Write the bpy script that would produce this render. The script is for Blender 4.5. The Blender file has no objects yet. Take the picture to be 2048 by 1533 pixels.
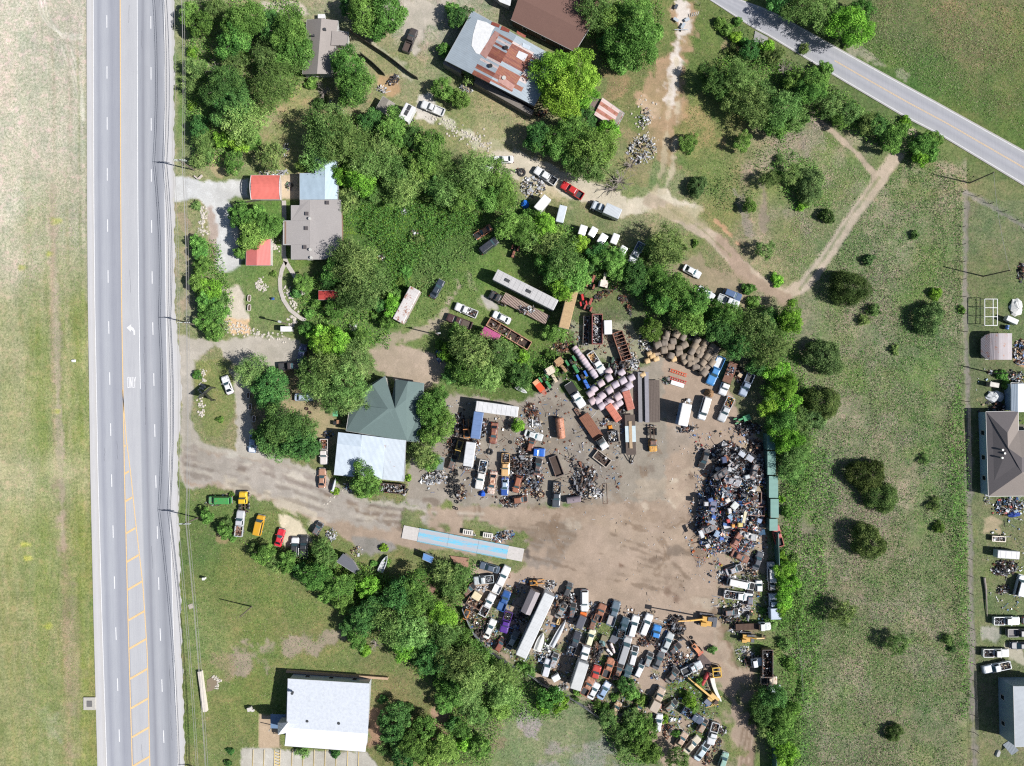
import bpy, math, random
import numpy as np
from mathutils import Vector, Matrix
R = math.radians
# ------------------------------------------------------------------ camera, world, sun, exposure
S = 8.35          # photo pixels per metre on the ground
H = 164.0         # height of the drone
sc = bpy.context.scene
def at(px, py, h=0.0):
    k = (1 - h / H) / S
    return ((px - 1024) * k, (766.5 - py) * k)
cam = bpy.data.objects.new('camera', bpy.data.cameras.new('camera'))
sc.collection.objects.link(cam)
cam.location = (0, 0, H)
cam.data.sensor_width = 36
cam.data.lens = 36 * S * H / 2048
cam.data.clip_end = 5000
sc.camera = cam
SUN_EL, SUN_AZ = R(42), R(-13.5)      # azimuth measured from +X, towards the sun
w = bpy.data.worlds.new('World'); sc.world = w; w.use_nodes = True
nt = w.node_tree
sky = nt.nodes.new('ShaderNodeTexSky'); sky.sky_type = 'NISHITA'; sky.sun_disc = False
sky.sun_elevation = SUN_EL; sky.sun_rotation = math.pi / 2 - SUN_AZ
nt.links.new(sky.outputs[0], nt.nodes['Background'].inputs[0])
nt.nodes['Background'].inputs[1].default_value = 0.055
sd = bpy.data.lights.new('sun', 'SUN'); sd.energy = 4.9; sd.angle = R(0.5); sd.color = (1, 0.972, 0.93)
so = bpy.data.objects.new('sun', sd); sc.collection.objects.link(so)
d = Vector((math.cos(SUN_EL) * math.cos(SUN_AZ), math.cos(SUN_EL) * math.sin(SUN_AZ), math.sin(SUN_EL)))
so.rotation_euler = d.to_track_quat('Z', 'Y').to_euler(); so.location = d * 200
sc.view_settings.view_transform = 'Standard'; sc.view_settings.look = 'None'
sc.view_settings.exposure = 0.72; sc.view_settings.gamma = 1
sc.cycles.filter_width = 1.2; sc.cycles.use_denoising = False; sc.cycles.max_bounces = 5; sc.cycles.diffuse_bounces = 2; sc.cycles.glossy_bounces = 2
sc.cycles.transmission_bounces = 3; sc.cycles.transparent_max_bounces = 6
sc.cycles.caustics_reflective = False; sc.cycles.caustics_refractive = False

# ------------------------------------------------------------------ colours and materials
def lin(c):
    c = np.asarray(c, float) / 255.0
    return np.where(c <= 0.04045, c / 12.92, ((c + 0.055) / 1.055) ** 2.4)
GAIN = 1.52
def C(r, g, b): return tuple(float(x) for x in np.clip(lin((r, g, b)) / GAIN, 0.004, 0.82))
_m = {}
def N(t, kind, **kw):
    n = t.nodes.new(kind)
    for k, v in kw.items(): setattr(n, k, v)
    return n
def noise(t, co, scale, detail=4, rough=0.6):
    n = N(t, 'ShaderNodeTexNoise'); n.inputs['Scale'].default_value = scale
    n.inputs['Detail'].default_value = detail; n.inputs['Roughness'].default_value = rough
    t.links.new(co, n.inputs['Vector']); return n.outputs['Fac']
def ramp(t, fac, pts):
    n = N(t, 'ShaderNodeValToRGB'); e = n.color_ramp.elements
    while len(e) < len(pts): e.new(0.5)
    for i, (p, c) in enumerate(pts):
        e[i].position = p; e[i].color = (*c, 1) if len(c) == 3 else c
    t.links.new(fac, n.inputs[0]); return n.outputs[0]
def mixc(t, fac, a, b, bt='MIX'):
    n = N(t, 'ShaderNodeMix', data_type='RGBA', blend_type=bt)
    for s, v in ((0, fac), (6, a), (7, b)):
        if isinstance(v, (int, float)): n.inputs[s].default_value = v
        elif isinstance(v, tuple): n.inputs[s].default_value = (*v, 1)
        else: t.links.new(v, n.inputs[s])
    return n.outputs[2]
def bump(t, p, h, strength, dist):
    b = N(t, 'ShaderNodeBump'); b.inputs['Strength'].default_value = strength
    b.inputs['Distance'].default_value = dist
    t.links.new(h, b.inputs['Height']); t.links.new(b.outputs[0], p.inputs['Normal'])
def newmat(name):
    m = bpy.data.materials.new(name); m.use_nodes = True
    t = m.node_tree; p = t.nodes['Principled BSDF']
    return m, t, p
RUST = (0.135, 0.045, 0.022)
def mat(kind, rgb=(128, 128, 128), amt=0.0):
    """kind: paint, flat, metal (ribbed sheet), shingle, wood, glass, rubber, rusty, concrete, cloth"""
    key = (kind, rgb, amt)
    if key in _m: return _m[key]
    m, t, p = newmat('%s_%02x%02x%02x' % (kind, *rgb)); c = C(*rgb)
    co = N(t, 'ShaderNodeTexCoord').outputs['Object']
    oi = N(t, 'ShaderNodeObjectInfo').outputs['Random']
    off = N(t, 'ShaderNodeVectorMath', operation='ADD'); sc_ = N(t, 'ShaderNodeMath', operation='MULTIPLY')
    sc_.inputs[1].default_value = 37.0; t.links.new(oi, sc_.inputs[0])
    t.links.new(co, off.inputs[0]); t.links.new(sc_.outputs[0], off.inputs[1]); v = off.outputs[0]
    dark = tuple(x * 0.62 for x in c)
    if kind == 'paint':
        n = noise(t, v, 1.6, 5, 0.65)
        col = mixc(t, ramp(t, n, [(0.3, (0, 0, 0)), (0.75, (1, 1, 1))]), c, tuple(0.8 * x + 0.03 for x in c))
        col = mixc(t, ramp(t, noise(t, v, 1.1, 7, .8), [(.5, (0, 0, 0)), (.75, (.22 + amt,) * 3)]), col, C(150, 138, 124))
        if amt > 0:
            n2 = noise(t, v, 2.3, 6, 0.7)
            f = ramp(t, n2, [(0.62 - 0.3 * amt, (0, 0, 0)), (0.70 - 0.25 * amt, (1, 1, 1))])
            n3 = noise(t, v, 9, 4, 0.7)
            col = mixc(t, f, col, ramp(t, n3, [(0.3, RUST), (0.7, (0.30, 0.12, 0.06))]))
        t.links.new(col, p.inputs['Base Color'])
        p.inputs['Roughness'].default_value = 0.38 + 0.4 * min(amt, 1)
        p.inputs['Coat Weight'].default_value = 0.25 * (1 - min(amt, 1)); p.inputs['Coat Roughness'].default_value = 0.15
    elif kind == 'glass':
        p.inputs['Base Color'].default_value = (*c, 1); p.inputs['Roughness'].default_value = 0.12
    elif kind == 'rubber':
        p.inputs['Base Color'].default_value = (*c, 1); p.inputs['Roughness'].default_value = 0.9
    elif kind == 'metal':
        wv = N(t, 'ShaderNodeTexWave', bands_direction='X'); wv.inputs['Scale'].default_value = 1.1
        t.links.new(co, wv.inputs[0])
        n = noise(t, v, 0.5, 6, 0.7)
        mod = mixc(t, ramp(t, n, [(0.35, (0, 0, 0)), (0.7, (1, 1, 1))]), c, tuple(0.82 * x for x in c))
        mod = mixc(t, ramp(t, wv.outputs[1], [(0.0, (1, 1, 1)), (0.18, (0, 0, 0))]), mod, tuple((0.84 if amt < .1 else .7) * x for x in c))
        if amt > 0:
            f = ramp(t, noise(t, v, 0.9, 7, 0.75), [(0.64 - 0.34 * amt, (0, 0, 0)), (0.70 - 0.28 * amt, (1, 1, 1))])
            mod = mixc(t, f, mod, ramp(t, noise(t, v, 6, 4, 0.7), [(0.3, RUST), (0.75, (0.33, 0.14, 0.08))]))
        t.links.new(mod, p.inputs['Base Color']); p.inputs['Roughness'].default_value = 0.55
        p.inputs['Metallic'].default_value = 0.0
        bump(t, p, wv.outputs[1], 0.35, 0.03)
    elif kind == 'shingle':
        br = N(t, 'ShaderNodeTexBrick'); br.inputs['Scale'].default_value = 2.2
        br.inputs['Color1'].default_value = (*c, 1); br.inputs['Color2'].default_value = (*(0.8 * x for x in c), 1)
        br.inputs['Mortar'].default_value = (*(0.6 * x for x in c), 1); br.inputs['Mortar Size'].default_value = 0.012
        t.links.new(co, br.inputs['Vector'])
        n = noise(t, v, 0.45, 6, 0.7)
        col = mixc(t, ramp(t, n, [(0.3, (0, 0, 0)), (0.75, (1, 1, 1))]), br.outputs[0], tuple(0.75 * x for x in c))
        col = mixc(t, 0.35, col, ramp(t, noise(t, v, 14, 3, 0.8), [(0.3, dark), (0.7, tuple(1.25 * x for x in c))]))
        t.links.new(col, p.inputs['Base Color']); p.inputs['Roughness'].default_value = 0.95
        bump(t, p, noise(t, v, 14, 3, 0.8), 0.4, 0.02)
    elif kind == 'wood':
        wv = N(t, 'ShaderNodeTexWave', bands_direction='Y'); wv.inputs['Scale'].default_value = 1.6
        wv.inputs['Distortion'].default_value = 1.0; t.links.new(co, wv.inputs[0])
        n = noise(t, v, 2.0, 6, 0.75)
        col = mixc(t, ramp(t, n, [(0.3, (0, 0, 0)), (0.7, (1, 1, 1))]), c, dark)
        col = mixc(t, ramp(t, wv.outputs[1], [(0, (1, 1, 1)), (0.2, (0, 0, 0))]), col, tuple(0.4 * x for x in c))
        t.links.new(col, p.inputs['Base Color']); p.inputs['Roughness'].default_value = 0.9
    elif kind == 'rusty':
        n = noise(t, v, 2.5, 7, 0.75)
        col = ramp(t, n, [(0.25, tuple(0.45 * x for x in c)), (0.5, c), (0.75, tuple(min(0.8, 1.35 * x) for x in c))])
        t.links.new(col, p.inputs['Base Color']); p.inputs['Roughness'].default_value = 0.85
        bump(t, p, n, 0.5, 0.05)
    else:
        n = noise(t, v, 1.8, 6, 0.7)
        col = mixc(t, ramp(t, n, [(0.3, (0, 0, 0)), (0.75, (1, 1, 1))]), c, tuple(0.76 * x for x in c))
        if amt > 0:
            f = ramp(t, noise(t, v, 3.1, 6, 0.7), [(0.6 - 0.3 * amt, (0, 0, 0)), (0.66 - 0.25 * amt, (1, 1, 1))])
            col = mixc(t, f, col, RUST)
        t.links.new(col, p.inputs['Base Color']); p.inputs['Roughness'].default_value = 0.9
        bump(t, p, n, 0.3, 0.04)
    _m[key] = m; return m

# ------------------------------------------------------------------ mesh building
class MB:
    def __init__(s): s.v = []; s.f = []; s.m = []
    def add(s, vs, fs, m=0):
        o = len(s.v); s.v.extend(vs)
        for f in fs: s.f.append(tuple(i + o for i in f)); s.m.append(m)
        return s
    def box(s, cx, cy, cz, sx, sy, sz, rz=0, m=0, M=None, top=1.0):
        vs = []
        for z in (-.5, .5):
            k = top if z > 0 else 1
            for x, y in ((-.5, -.5), (.5, -.5), (.5, .5), (-.5, .5)): vs.append(Vector((x * sx * k, y * sy * k, z * sz)))
        rot = M if M is not None else Matrix.Rotation(rz, 3, 'Z')
        c = Vector((cx, cy, cz)); vs = [tuple(rot @ q + c) for q in vs]
        return s.add(vs, [(3, 2, 1, 0), (4, 5, 6, 7), (0, 1, 5, 4), (1, 2, 6, 5), (2, 3, 7, 6), (3, 0, 4, 7)], m)
    def loft(s, rings, m=0, cap=True, base=False):
        n = len(rings[0]); vs = [q for r in rings for q in r]; fs = []
        for k in range(len(rings) - 1):
            for i in range(n):
                j = (i + 1) % n; fs.append((k * n + i, k * n + j, k * n + n + j, k * n + n + i))
        if cap: fs.append(tuple(range((len(rings) - 1) * n, len(rings) * n)))
        if base: fs.append(tuple(reversed(range(n))))
        return s.add(vs, fs, m)
    def cyl(s, p0, p1, r0, r1=None, n=10, m=0, cap=True):
        r1 = r0 if r1 is None else r1
        a, b = Vector(p0), Vector(p1); ax = (b - a).normalized()
        u = ax.orthogonal().normalized(); w_ = ax.cross(u); vs = []
        for c, r in ((a, r0), (b, r1)):
            for i in range(n):
                t_ = 2 * math.pi * i / n; vs.append(tuple(c + u * (r * math.cos(t_)) + w_ * (r * math.sin(t_))))
        fs = [(i, (i + 1) % n, n + (i + 1) % n, n + i) for i in range(n)]
        if cap: fs += [tuple(reversed(range(n))), tuple(range(n, 2 * n))]
        return s.add(vs, fs, m)
    def poly(s, pts, m=0): return s.add([tuple(p) for p in pts], [tuple(range(len(pts)))], m)
    def prism(s, pts, z0, z1, m=0):
        return s.loft([[(x, y, z0) for x, y in pts], [(x, y, z1) for x, y in pts]], m, True, True)
    def bar(s, p0, p1, w_, h_, m=0):
        a, b = Vector(p0), Vector(p1); d_ = b - a; L = d_.length
        M_ = d_.to_track_quat('X', 'Z').to_matrix()
        c = (a + b) / 2
        return s.box(c.x, c.y, c.z, L, w_, h_, m=m, M=M_)
    def mesh(s, name, smooth=False):
        me = bpy.data.meshes.new(name); me.from_pydata(s.v, [], s.f)
        if any(s.m): me.polygons.foreach_set('material_index', s.m)
        if smooth: me.polygons.foreach_set('use_smooth', [True] * len(s.f))
        me.update(); return me
def arr_mesh(name, V, F, attrs=None):
    """V (n,3), F (k,4) numpy -> mesh quickly"""
    me = bpy.data.meshes.new(name); k = F.shape[1]
    me.vertices.add(len(V)); me.vertices.foreach_set('co', V.astype('f4').ravel())
    me.loops.add(F.size); me.loops.foreach_set('vertex_index', F.astype('i4').ravel())
    me.polygons.add(len(F)); me.polygons.foreach_set('loop_start', np.arange(0, F.size, k, dtype='i4'))
    me.polygons.foreach_set('loop_total', np.full(len(F), k, 'i4'))
    me.update(calc_edges=True)
    for nm, (dom, ty, a) in (attrs or {}).items():
        at_ = me.attributes.new(nm, ty, dom)
        at_.data.foreach_set('color' if ty == 'FLOAT_COLOR' else 'value', a.astype('f4').ravel())
    return me
LK = sc.collection.objects.link
def tag(o, label=None, cat=None, group=None, kind=None):
    if label: o['label'] = label
    if cat: o['category'] = cat
    if group: o['group'] = group
    if kind: o['kind'] = kind
    return o
def thing(name, label, cat, loc=(0, 0, 0), rz=0.0, group=None):
    o = bpy.data.objects.new(name, None); LK(o); o.empty_display_size = 0.3
    o.location = loc; o.rotation_euler = (0, 0, rz)
    return tag(o, label, cat, group)
_mc = {}
def obj(name, me, mats, parent=None, loc=(0, 0, 0), rz=0.0, scale=None):
    """me: MB or mesh. mats: material or list; shared meshes get object-level materials"""
    if isinstance(me, MB): me = me.mesh(name)
    if not isinstance(mats, (list, tuple)): mats = [mats]
    o = bpy.data.objects.new(name, me); LK(o)
    while len(me.materials) < len(mats): me.materials.append(None)
    for i, mm in enumerate(mats):
        o.material_slots[i].link = 'OBJECT'; o.material_slots[i].material = mm
    o.location = loc; o.rotation_euler = (0, 0, rz)
    if scale: o.scale = scale
    if parent: o.parent = parent
    return o
def cached(key, fn, smooth=False):
    if key not in _mc:
        mb = fn(); _mc[key] = mb.mesh(str(key[0]) if isinstance(key, tuple) else key, smooth) if isinstance(mb, MB) else mb
    return _mc[key]
ORD = ['first', 'second', 'third', 'fourth', 'fifth', 'sixth', 'seventh', 'eighth', 'ninth', 'tenth', 'eleventh', 'twelfth',
       'thirteenth', 'fourteenth', 'fifteenth', 'sixteenth', 'seventeenth', 'eighteenth', 'nineteenth', 'twentieth']
def ordinal(i):
    if i < 20: return ORD[i]
    n = i + 1; t_ = {2: 'twenty', 3: 'thirty', 4: 'forty', 5: 'fifty'}[n // 10]
    return t_ + ('-' + ORD[n % 10 - 1] if n % 10 else '-ieth')
# ------------------------------------------------------------------ ground: one sheet, colours from surveyed samples
STEP = 3.0
GX = np.arange(-330, 2380, STEP); GY = np.arange(-260, 1800, STEP)
PX, PY = np.meshgrid(GX, GY); gh, gw = PX.shape
rng = np.random.default_rng(7)
def vnoise(cell, seed):
    r_ = np.random.default_rng(seed); a = r_.random((int(gh / cell) + 4, int(gw / cell) + 4))
    y = np.arange(gh) / cell; x = np.arange(gw) / cell
    yi, xi = y.astype(int), x.astype(int); fy, fx = y - yi, x - xi
    fy = fy * fy * (3 - 2 * fy); fx = fx * fx * (3 - 2 * fx)
    a00 = a[np.ix_(yi, xi)]; a01 = a[np.ix_(yi, xi + 1)]; a10 = a[np.ix_(yi + 1, xi)]; a11 = a[np.ix_(yi + 1, xi + 1)]
    fx = fx[None, :]; fy = fy[:, None]
    return (a00 * (1 - fx) + a01 * fx) * (1 - fy) + (a10 * (1 - fx) + a11 * fx) * fy
def fbm(cell, seed, octv=4):
    s_ = 0; a = 0.5; t_ = 0
    for i in range(octv):
        s_ = s_ + a * vnoise(max(cell / 2 ** i, 1.01), seed + i); t_ += a; a *= 0.55
    return s_ / t_
NA, NB_, NC, ND = fbm(24, 1, 5) - .5, fbm(8, 11, 3) - .5, fbm(60, 21, 5) - .5, fbm(3, 51, 2) - .5
wx = PX + 60 * (fbm(30, 31, 4) - .5); wy = PY + 60 * (fbm(30, 41, 4) - .5)
SAMP = [(30,50,208,200,185),(90,50,200,190,175),(150,60,190,182,170),(30,250,210,200,182),(90,250,200,190,172),(150,250,185,180,165),  # left field paleness: dry straw plus haze and overexposure put into the colour
(30,400,205,196,178),(80,430,172,168,135),(140,430,178,170,150),(30,520,190,182,158),(80,560,155,155,108),(140,560,160,158,120),(165,600,140,145,85),
(30,700,165,162,118),(80,700,142,149,88),(140,700,147,151,92),(30,850,160,158,110),(80,850,141,149,85),(150,850,137,146,80),(20,940,175,168,128),
(80,935,176,168,128),(30,1100,142,146,88),(90,1100,134,143,82),(150,1100,142,144,78),(30,1300,142,144,87),(90,1300,148,147,95),(150,1300,140,143,76),
(40,1480,140,143,85),(100,1480,140,145,93),(170,1480,137,141,78),
(355,200,112,136,72),(368,450,150,150,105),(372,600,165,152,128),(390,1100,102,120,66),(400,1300,132,138,84),(400,1480,130,135,82),
(520,1180,122,130,72),(470,1150,116,126,66),(620,1240,126,128,76),(500,1400,118,128,66),(450,1450,126,130,76),(650,1310,128,130,76),(780,1360,130,125,80),
(870,1480,120,120,70),(1030,1480,128,138,98),(1120,1500,135,142,105),(1200,1500,125,128,95),
(1700,650,122,123,93),(1800,600,106,115,77),(1850,800,110,117,79),(1800,950,116,118,86),(1850,1150,110,118,75),(1700,1150,118,116,88),
(1800,1350,113,118,77),(1700,1450,116,113,87),(1880,1450,111,115,82),(1640,1000,120,115,94),(1660,880,120,118,92),(1620,1300,98,112,66),(1590,1450,95,108,66),
(1985,450,126,129,87),(1985,560,112,121,73),(2000,900,97,111,63),(1990,1050,121,125,81),(1985,1200,116,125,77),(1985,1500,128,125,86),
(1800,60,110,115,76),(1950,50,130,121,87),(1850,150,88,115,58),(1980,200,106,115,67),(2030,270,97,115,62),(1750,120,97,115,62),
(450,80,148,149,104),(560,230,148,148,95),(820,40,175,165,150),(780,110,155,148,110),(900,250,142,143,94),(1000,280,165,155,116),
(1280,160,120,125,76),(1400,230,135,134,77),(1400,330,127,134,77),(1420,100,108,123,65),(1330,380,150,145,110),(1450,440,130,133,77),
(1500,480,146,138,108),(1560,460,115,118,82),(1650,330,102,118,70),(1600,280,138,129,112),(1640,450,112,119,78),
(850,600,116,132,73),(950,560,106,130,63),(780,480,84,115,50),(900,450,80,110,48),(1000,620,110,130,67),(480,570,116,133,76),
(1050,750,88,110,54),(1200,600,106,111,80),(640,620,110,125,70),(560,800,150,135,105),(1100,1480,130,138,100),(1300,1420,100,110,68)]
num = np.zeros((gh, gw, 3)); den = np.zeros((gh, gw))
for x, y, r_, g_, b_ in SAMP:
    ww = 1.0 / (((wx - x) ** 2 + (wy - y) ** 2) / 900 + 1) ** 2.0
    num += ww[..., None] * lin((r_, g_, b_)); den += ww
COL = num / den[..., None]
VEG = np.ones((gh, gw)); REG = np.zeros((gh, gw), int); NAMES = ['ground']
def pinpoly(X, Y, P):
    ins = np.zeros(X.shape, bool); n = len(P)
    for i in range(n):
        x0, y0 = P[i]; x1, y1 = P[(i + 1) % n]
        if y0 == y1: continue
        c = (Y < max(y0, y1)) & (Y >= min(y0, y1)) & (X < (x1 - x0) * (Y - y0) / (y1 - y0) + x0); ins ^= c
    return ins
def segdist(X, Y, P, close):
    d_ = np.full(X.shape, 1e9); n = len(P)
    for i in range(n if close else n - 1):
        x0, y0 = P[i]; x1, y1 = P[(i + 1) % n]; dx, dy = x1 - x0, y1 - y0; L = dx * dx + dy * dy + 1e-9
        t_ = np.clip(((X - x0) * dx + (Y - y0) * dy) / L, 0, 1)
        d_ = np.minimum(d_, np.hypot(X - x0 - t_ * dx, Y - y0 - t_ * dy))
    return d_
def layer(P, rgb, feather=10, wob=18, veg=0.0, name=None, width=None, op=1.0, patch=0.0):
    """polygon (or polyline with a width) of another ground colour with a ragged edge"""
    xs = [p[0] for p in P]; ys = [p[1] for p in P]; mg = (width or 0) + feather + wob + 6
    ix = np.where((GX > min(xs) - mg) & (GX < max(xs) + mg))[0]; iy = np.where((GY > min(ys) - mg) & (GY < max(ys) + mg))[0]
    if not len(ix) or not len(iy): return
    sl = np.ix_(iy, ix); X, Y = PX[sl], PY[sl]
    if width: sdv = width / 2 - segdist(X, Y, P, False)
    else: sdv = np.where(pinpoly(X, Y, P), 1, -1) * segdist(X, Y, P, True)
    sdv = sdv + wob * (NA[sl] * 1.5 + NB_[sl] * 1.5) + min(wob, 16) * ND[sl] * 1.1
    a = np.clip(sdv / feather + .5, 0, 1); a = a * a * (3 - 2 * a)
    if patch: a = a * np.clip(.5 + (NA[sl] * 1.5 + NB_[sl] * 1.6) * 3 + (1 - patch) * 1.2 - .3, 0, 1)
    a = a * op
    COL[sl] = COL[sl] * (1 - a[..., None]) + lin(rgb) * a[..., None]
    VEG[sl] = VEG[sl] * (1 - a) + veg * a
    if name:
        if name not in NAMES: NAMES.append(name)
        q = REG[sl]; q[a > .5] = NAMES.index(name); REG[sl] = q
G = layer
# left field: worn strips, tyre arcs, tracks
G([(105,370),(108,560),(115,760),(122,960),(128,1100)],(176,160,140),8,8,.4,None,12,.8)
G([(112,960),(120,1060),(124,1110)],(165,142,125),8,8,.3,None,20,.7,.5)
G([(138,1150),(145,1280),(150,1400),(150,1500)],(160,142,118),10,16,.5,None,26,.6,.6)
G([(170,0),(172,300),(176,600)],(150,150,120),5,5,.7,None,6,.6)
for k in range(3):
    G([(75+k*7,0),(82+k*7,30),(100+k*5,55),(125,68+k*4),(165,70+k*5)],(222,216,205),3,1,.2,None,3,.65)
    G([(125+k*8,95),(140+k*8,140),(155+k*5,190),(165+k*2,240)],(218,212,200),3,1,.2,None,3,.55)
for x, y, r_ in ((50,1090,14),(57,1117,11),(116,441,11),(110,824,9),(95,1253,9),(44,536,7),(100,508,7)): G([(x-r_*.5,y),(x+r_*.5,y)],(190,190,60),6,6,1,None,r_*.7,.7)
G([(0,925),(170,925),(170,955),(0,960)],(188,178,138),12,20,.6,None,None,.7,.5)
G([(75,1420),(110,1410),(120,1480),(90,1500)],(165,165,135),10,20,.8,None,None,.7,.5)
# verge beside highway
G([(362,430),(380,480),(372,600),(362,640)],(172,150,128),8,14,.3,None,14,.7)
G([(352,0),(352,340)],(160,158,120),5,6,.8,None,6,.6)
# concrete and gravel drive to the red-roofed carport
G([(344,352),(372,358),(400,364),(430,366),(470,360),(495,358),(497,395),(470,392),(455,400),(470,440),(478,470),(490,520),(475,540),(440,545),(428,520),(420,470),(415,440),(410,415),(395,395),(372,398),(344,410)],(208,204,202),6,7,0,'driveway')
G([(420,420),(428,470),(425,520)],(165,135,115),6,8,.1,None,16,.7)
G([(455,440),(480,450),(490,490),(470,500)],(150,140,132),8,10,.1,None,None,.5)
G([(560,350),(598,348),(598,400),(562,398)],(205,182,155),5,6,.1,'driveway')
G([(425,575),(480,572),(486,600),(500,640),(470,650),(450,630)],(206,192,176),5,8,.1,'stone_patio')
G([(455,640),(500,640),(500,668),(465,668)],(222,184,148),5,8,.2)
G([(560,400),(640,402),(640,520),(575,560)],(105,128,62),6,6,1)
G([(470,402),(560,402),(562,440),(520,430)],(96,132,58),4,3,1)
# dead reeds and lawn marks near the church
G([(468,1285),(520,1290),(570,1275),(640,1262),(690,1262),(640,1300),(580,1330),(520,1345),(470,1350),(462,1310)],(158,142,124),6,16,.3,None,None,.95,.35)
G([(425,1310),(460,1300),(462,1360),(440,1370)],(150,134,105),8,18,.6,None,None,.7,.6)
G([(740,1410),(770,1420),(760,1500),(740,1490)],(165,130,105),8,14,.4)
G([(866,1400),(895,1430),(890,1490),(870,1500)],(165,135,112),8,12,.3)
G([(1045,1410),(1080,1440),(1075,1480),(1030,1470)],(158,150,148),8,16,.7,None,None,.9,.7)
G([(1100,1480),(1200,1470),(1240,1533),(1080,1533)],(150,146,138),10,24,.8,None,None,.8,.8)
G([(960,1460),(1000,1440),(1010,1480),(980,1510)],(140,120,98),8,16,.5,None,None,.7,.6)
# church car park and walk
G([(483,1497),(735,1505),(760,1533),(780,1800),(490,1800)],(190,182,172),3,5,0,'parking_lot')
G([(519,1428),(545,1432),(560,1440),(560,1495),(518,1495)],(190,165,140),2,2,0,'footpath')
# pool below the culvert
# top-left properties
G([(520,0),(600,5),(620,30),(560,40),(520,20)],(200,185,170),6,10,.2)
G([(800,0),(900,0),(890,40),(850,55),(830,100),(808,60)],(190,178,165),8,14,.15,'driveway')
G([(760,40),(790,80),(770,110),(820,150),(800,180),(740,140),(720,100)],(165,150,115),10,20,.6,None,None,.7)
G([(742,85),(790,120),(822,160)],(200,188,170),5,10,.3,None,12,.7)
G([(755,150),(790,150),(800,190),(770,200)],(185,150,115),8,12,.2)
G([(835,190),(870,185),(880,235),(860,250),(830,240)],(208,198,188),6,12,.05,'driveway')
G([(500,200),(540,190),(580,210),(560,250),(520,300),(495,330)],(170,155,120),8,20,.5,None,None,.8,.4)
G([(560,190),(640,200),(640,240),(560,250)],(172,150,110),8,18,.5,None,None,.7,.4)
G([(425,300),(500,330),(440,355),(420,340)],(180,160,125),8,14,.4)
G([(870,230),(900,245),(940,270),(960,290),(1000,290)],(208,200,178),8,18,.3,None,18,.8,.4)
G([(960,250),(1030,260),(1020,310),(960,300)],(182,168,130),10,20,.4,None,None,.6)
G([(960,315),(1010,300),(1070,310),(1110,330),(1200,370),(1260,395),(1330,380),(1400,420),(1400,450),(1330,420),(1240,430),(1140,400),(1070,380),(980,335)],(206,192,172),8,14,.1,'driveway')
G([(1040,350),(1140,400),(1150,440),(1040,420)],(180,166,130),10,20,.4,None,None,.8,.4)
# track down from the top
G([(1330,0),(1388,0),(1385,60),(1378,130),(1370,200),(1360,260),(1350,330),(1320,320),(1300,280),(1270,200),(1300,150),(1335,90),(1345,50)],(170,142,112),12,26,.3,'dirt_track')
G([(1362,0),(1366,50),(1352,100),(1352,150),(1338,200)],(216,202,192),8,16,0,'dirt_track',24)
G([(1352,120),(1357,200),(1352,270),(1345,340),(1325,385)],(200,184,160),6,10,.1,None,6,.8)
G([(1338,160),(1335,260),(1325,340),(1305,390)],(190,172,145),6,10,.1,None,6,.8)
G([(1280,200),(1330,180),(1330,230),(1260,250)],(200,170,145),8,20,.2,None,None,.8,.5)
G([(1240,255),(1310,250),(1300,380),(1240,370)],(158,138,105),10,24,.5,None,None,.8)
G([(1370,210),(1400,215),(1460,290),(1400,300),(1370,240)],(185,150,110),10,24,.5,None,None,.6,.6)
G([(1425,60),(1480,80),(1500,110),(1450,100)],(165,140,110),8,14,.4,None,None,.7)
G([(1370,130),(1450,140),(1440,200),(1370,190)],(112,132,66),10,20,1,None,None,.8)
G([(1210,140),(1260,150),(1250,200),(1215,190)],(168,135,105),10,16,.5,None,None,.6)
# east loop track
G([(1300,402),(1370,440),(1430,478),(1478,530),(1520,565),(1570,592),(1615,565),(1655,510),(1700,440),(1760,360),(1790,315),(1822,270)],(184,165,146),6,4,.15,'dirt_track',27)
G([(1440,480),(1500,560),(1575,600)],(165,140,122),7,10,.1,'dirt_track',26,.8)
G([(1620,235),(1662,262),(1712,305),(1745,345),(1752,372)],(176,157,138),4,3,.2,'dirt_track',11)
G([(1340,420),(1400,455),(1460,510)],(130,130,90),3,4,.7,None,4,.6)
G([(1600,578),(1650,515),(1700,436),(1758,356)],(124,128,90),3,3,.6,None,5,.75)
G([(1290,420),(1400,420),(1440,470),(1360,440)],(168,156,120),8,16,.4,None,None,.7)
G([(1340,540),(1400,520),(1470,560),(1520,620),(1440,600),(1380,570)],(160,142,118),8,16,.2,None,None,.9)
G([(1430,440),(1450,460),(1478,490)],(195,150,120),4,10,.1,None,8,.8)
G([(1545,270),(1600,250),(1640,250),(1650,300),(1580,330),(1540,330)],(146,134,124),10,20,.7,None,None,.8,.6)
G([(1470,380),(1490,440),(1500,470)],(150,138,130),6,14,.4,None,14,.7)
G([(1525,370),(1530,420),(1525,460)],(140,124,112),5,12,.3,None,12,.8)
for x, y, r_ in ((1702,600,62),(1648,714,56),(1648,800,54),(1745,980,60),(1737,1090,52),(1600,690,30),(1720,1050,40)):
    G([(x-6,y),(x+6,y)],(150,132,118),14,26,.5,None,r_*2,.55,.6)
for x, y, r_ in ((1760,760,24),(1800,860,30),(1700,1180,30),(1850,950,36),(1820,1100,30),(1880,760,26),(1780,1230,30),(1860,1240,28),(1700,1370,34),(1800,1440,34),(1680,1500,30),(1640,930,34),(1850,1330,30),(1600,1330,20),(1770,520,24),(1600,440,20),(1560,330,22)):
    G([(x-10,y-8),(x+10,y+8)],(142,132,116),14,30,.7,None,r_*1.6,.6,.7)
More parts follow.
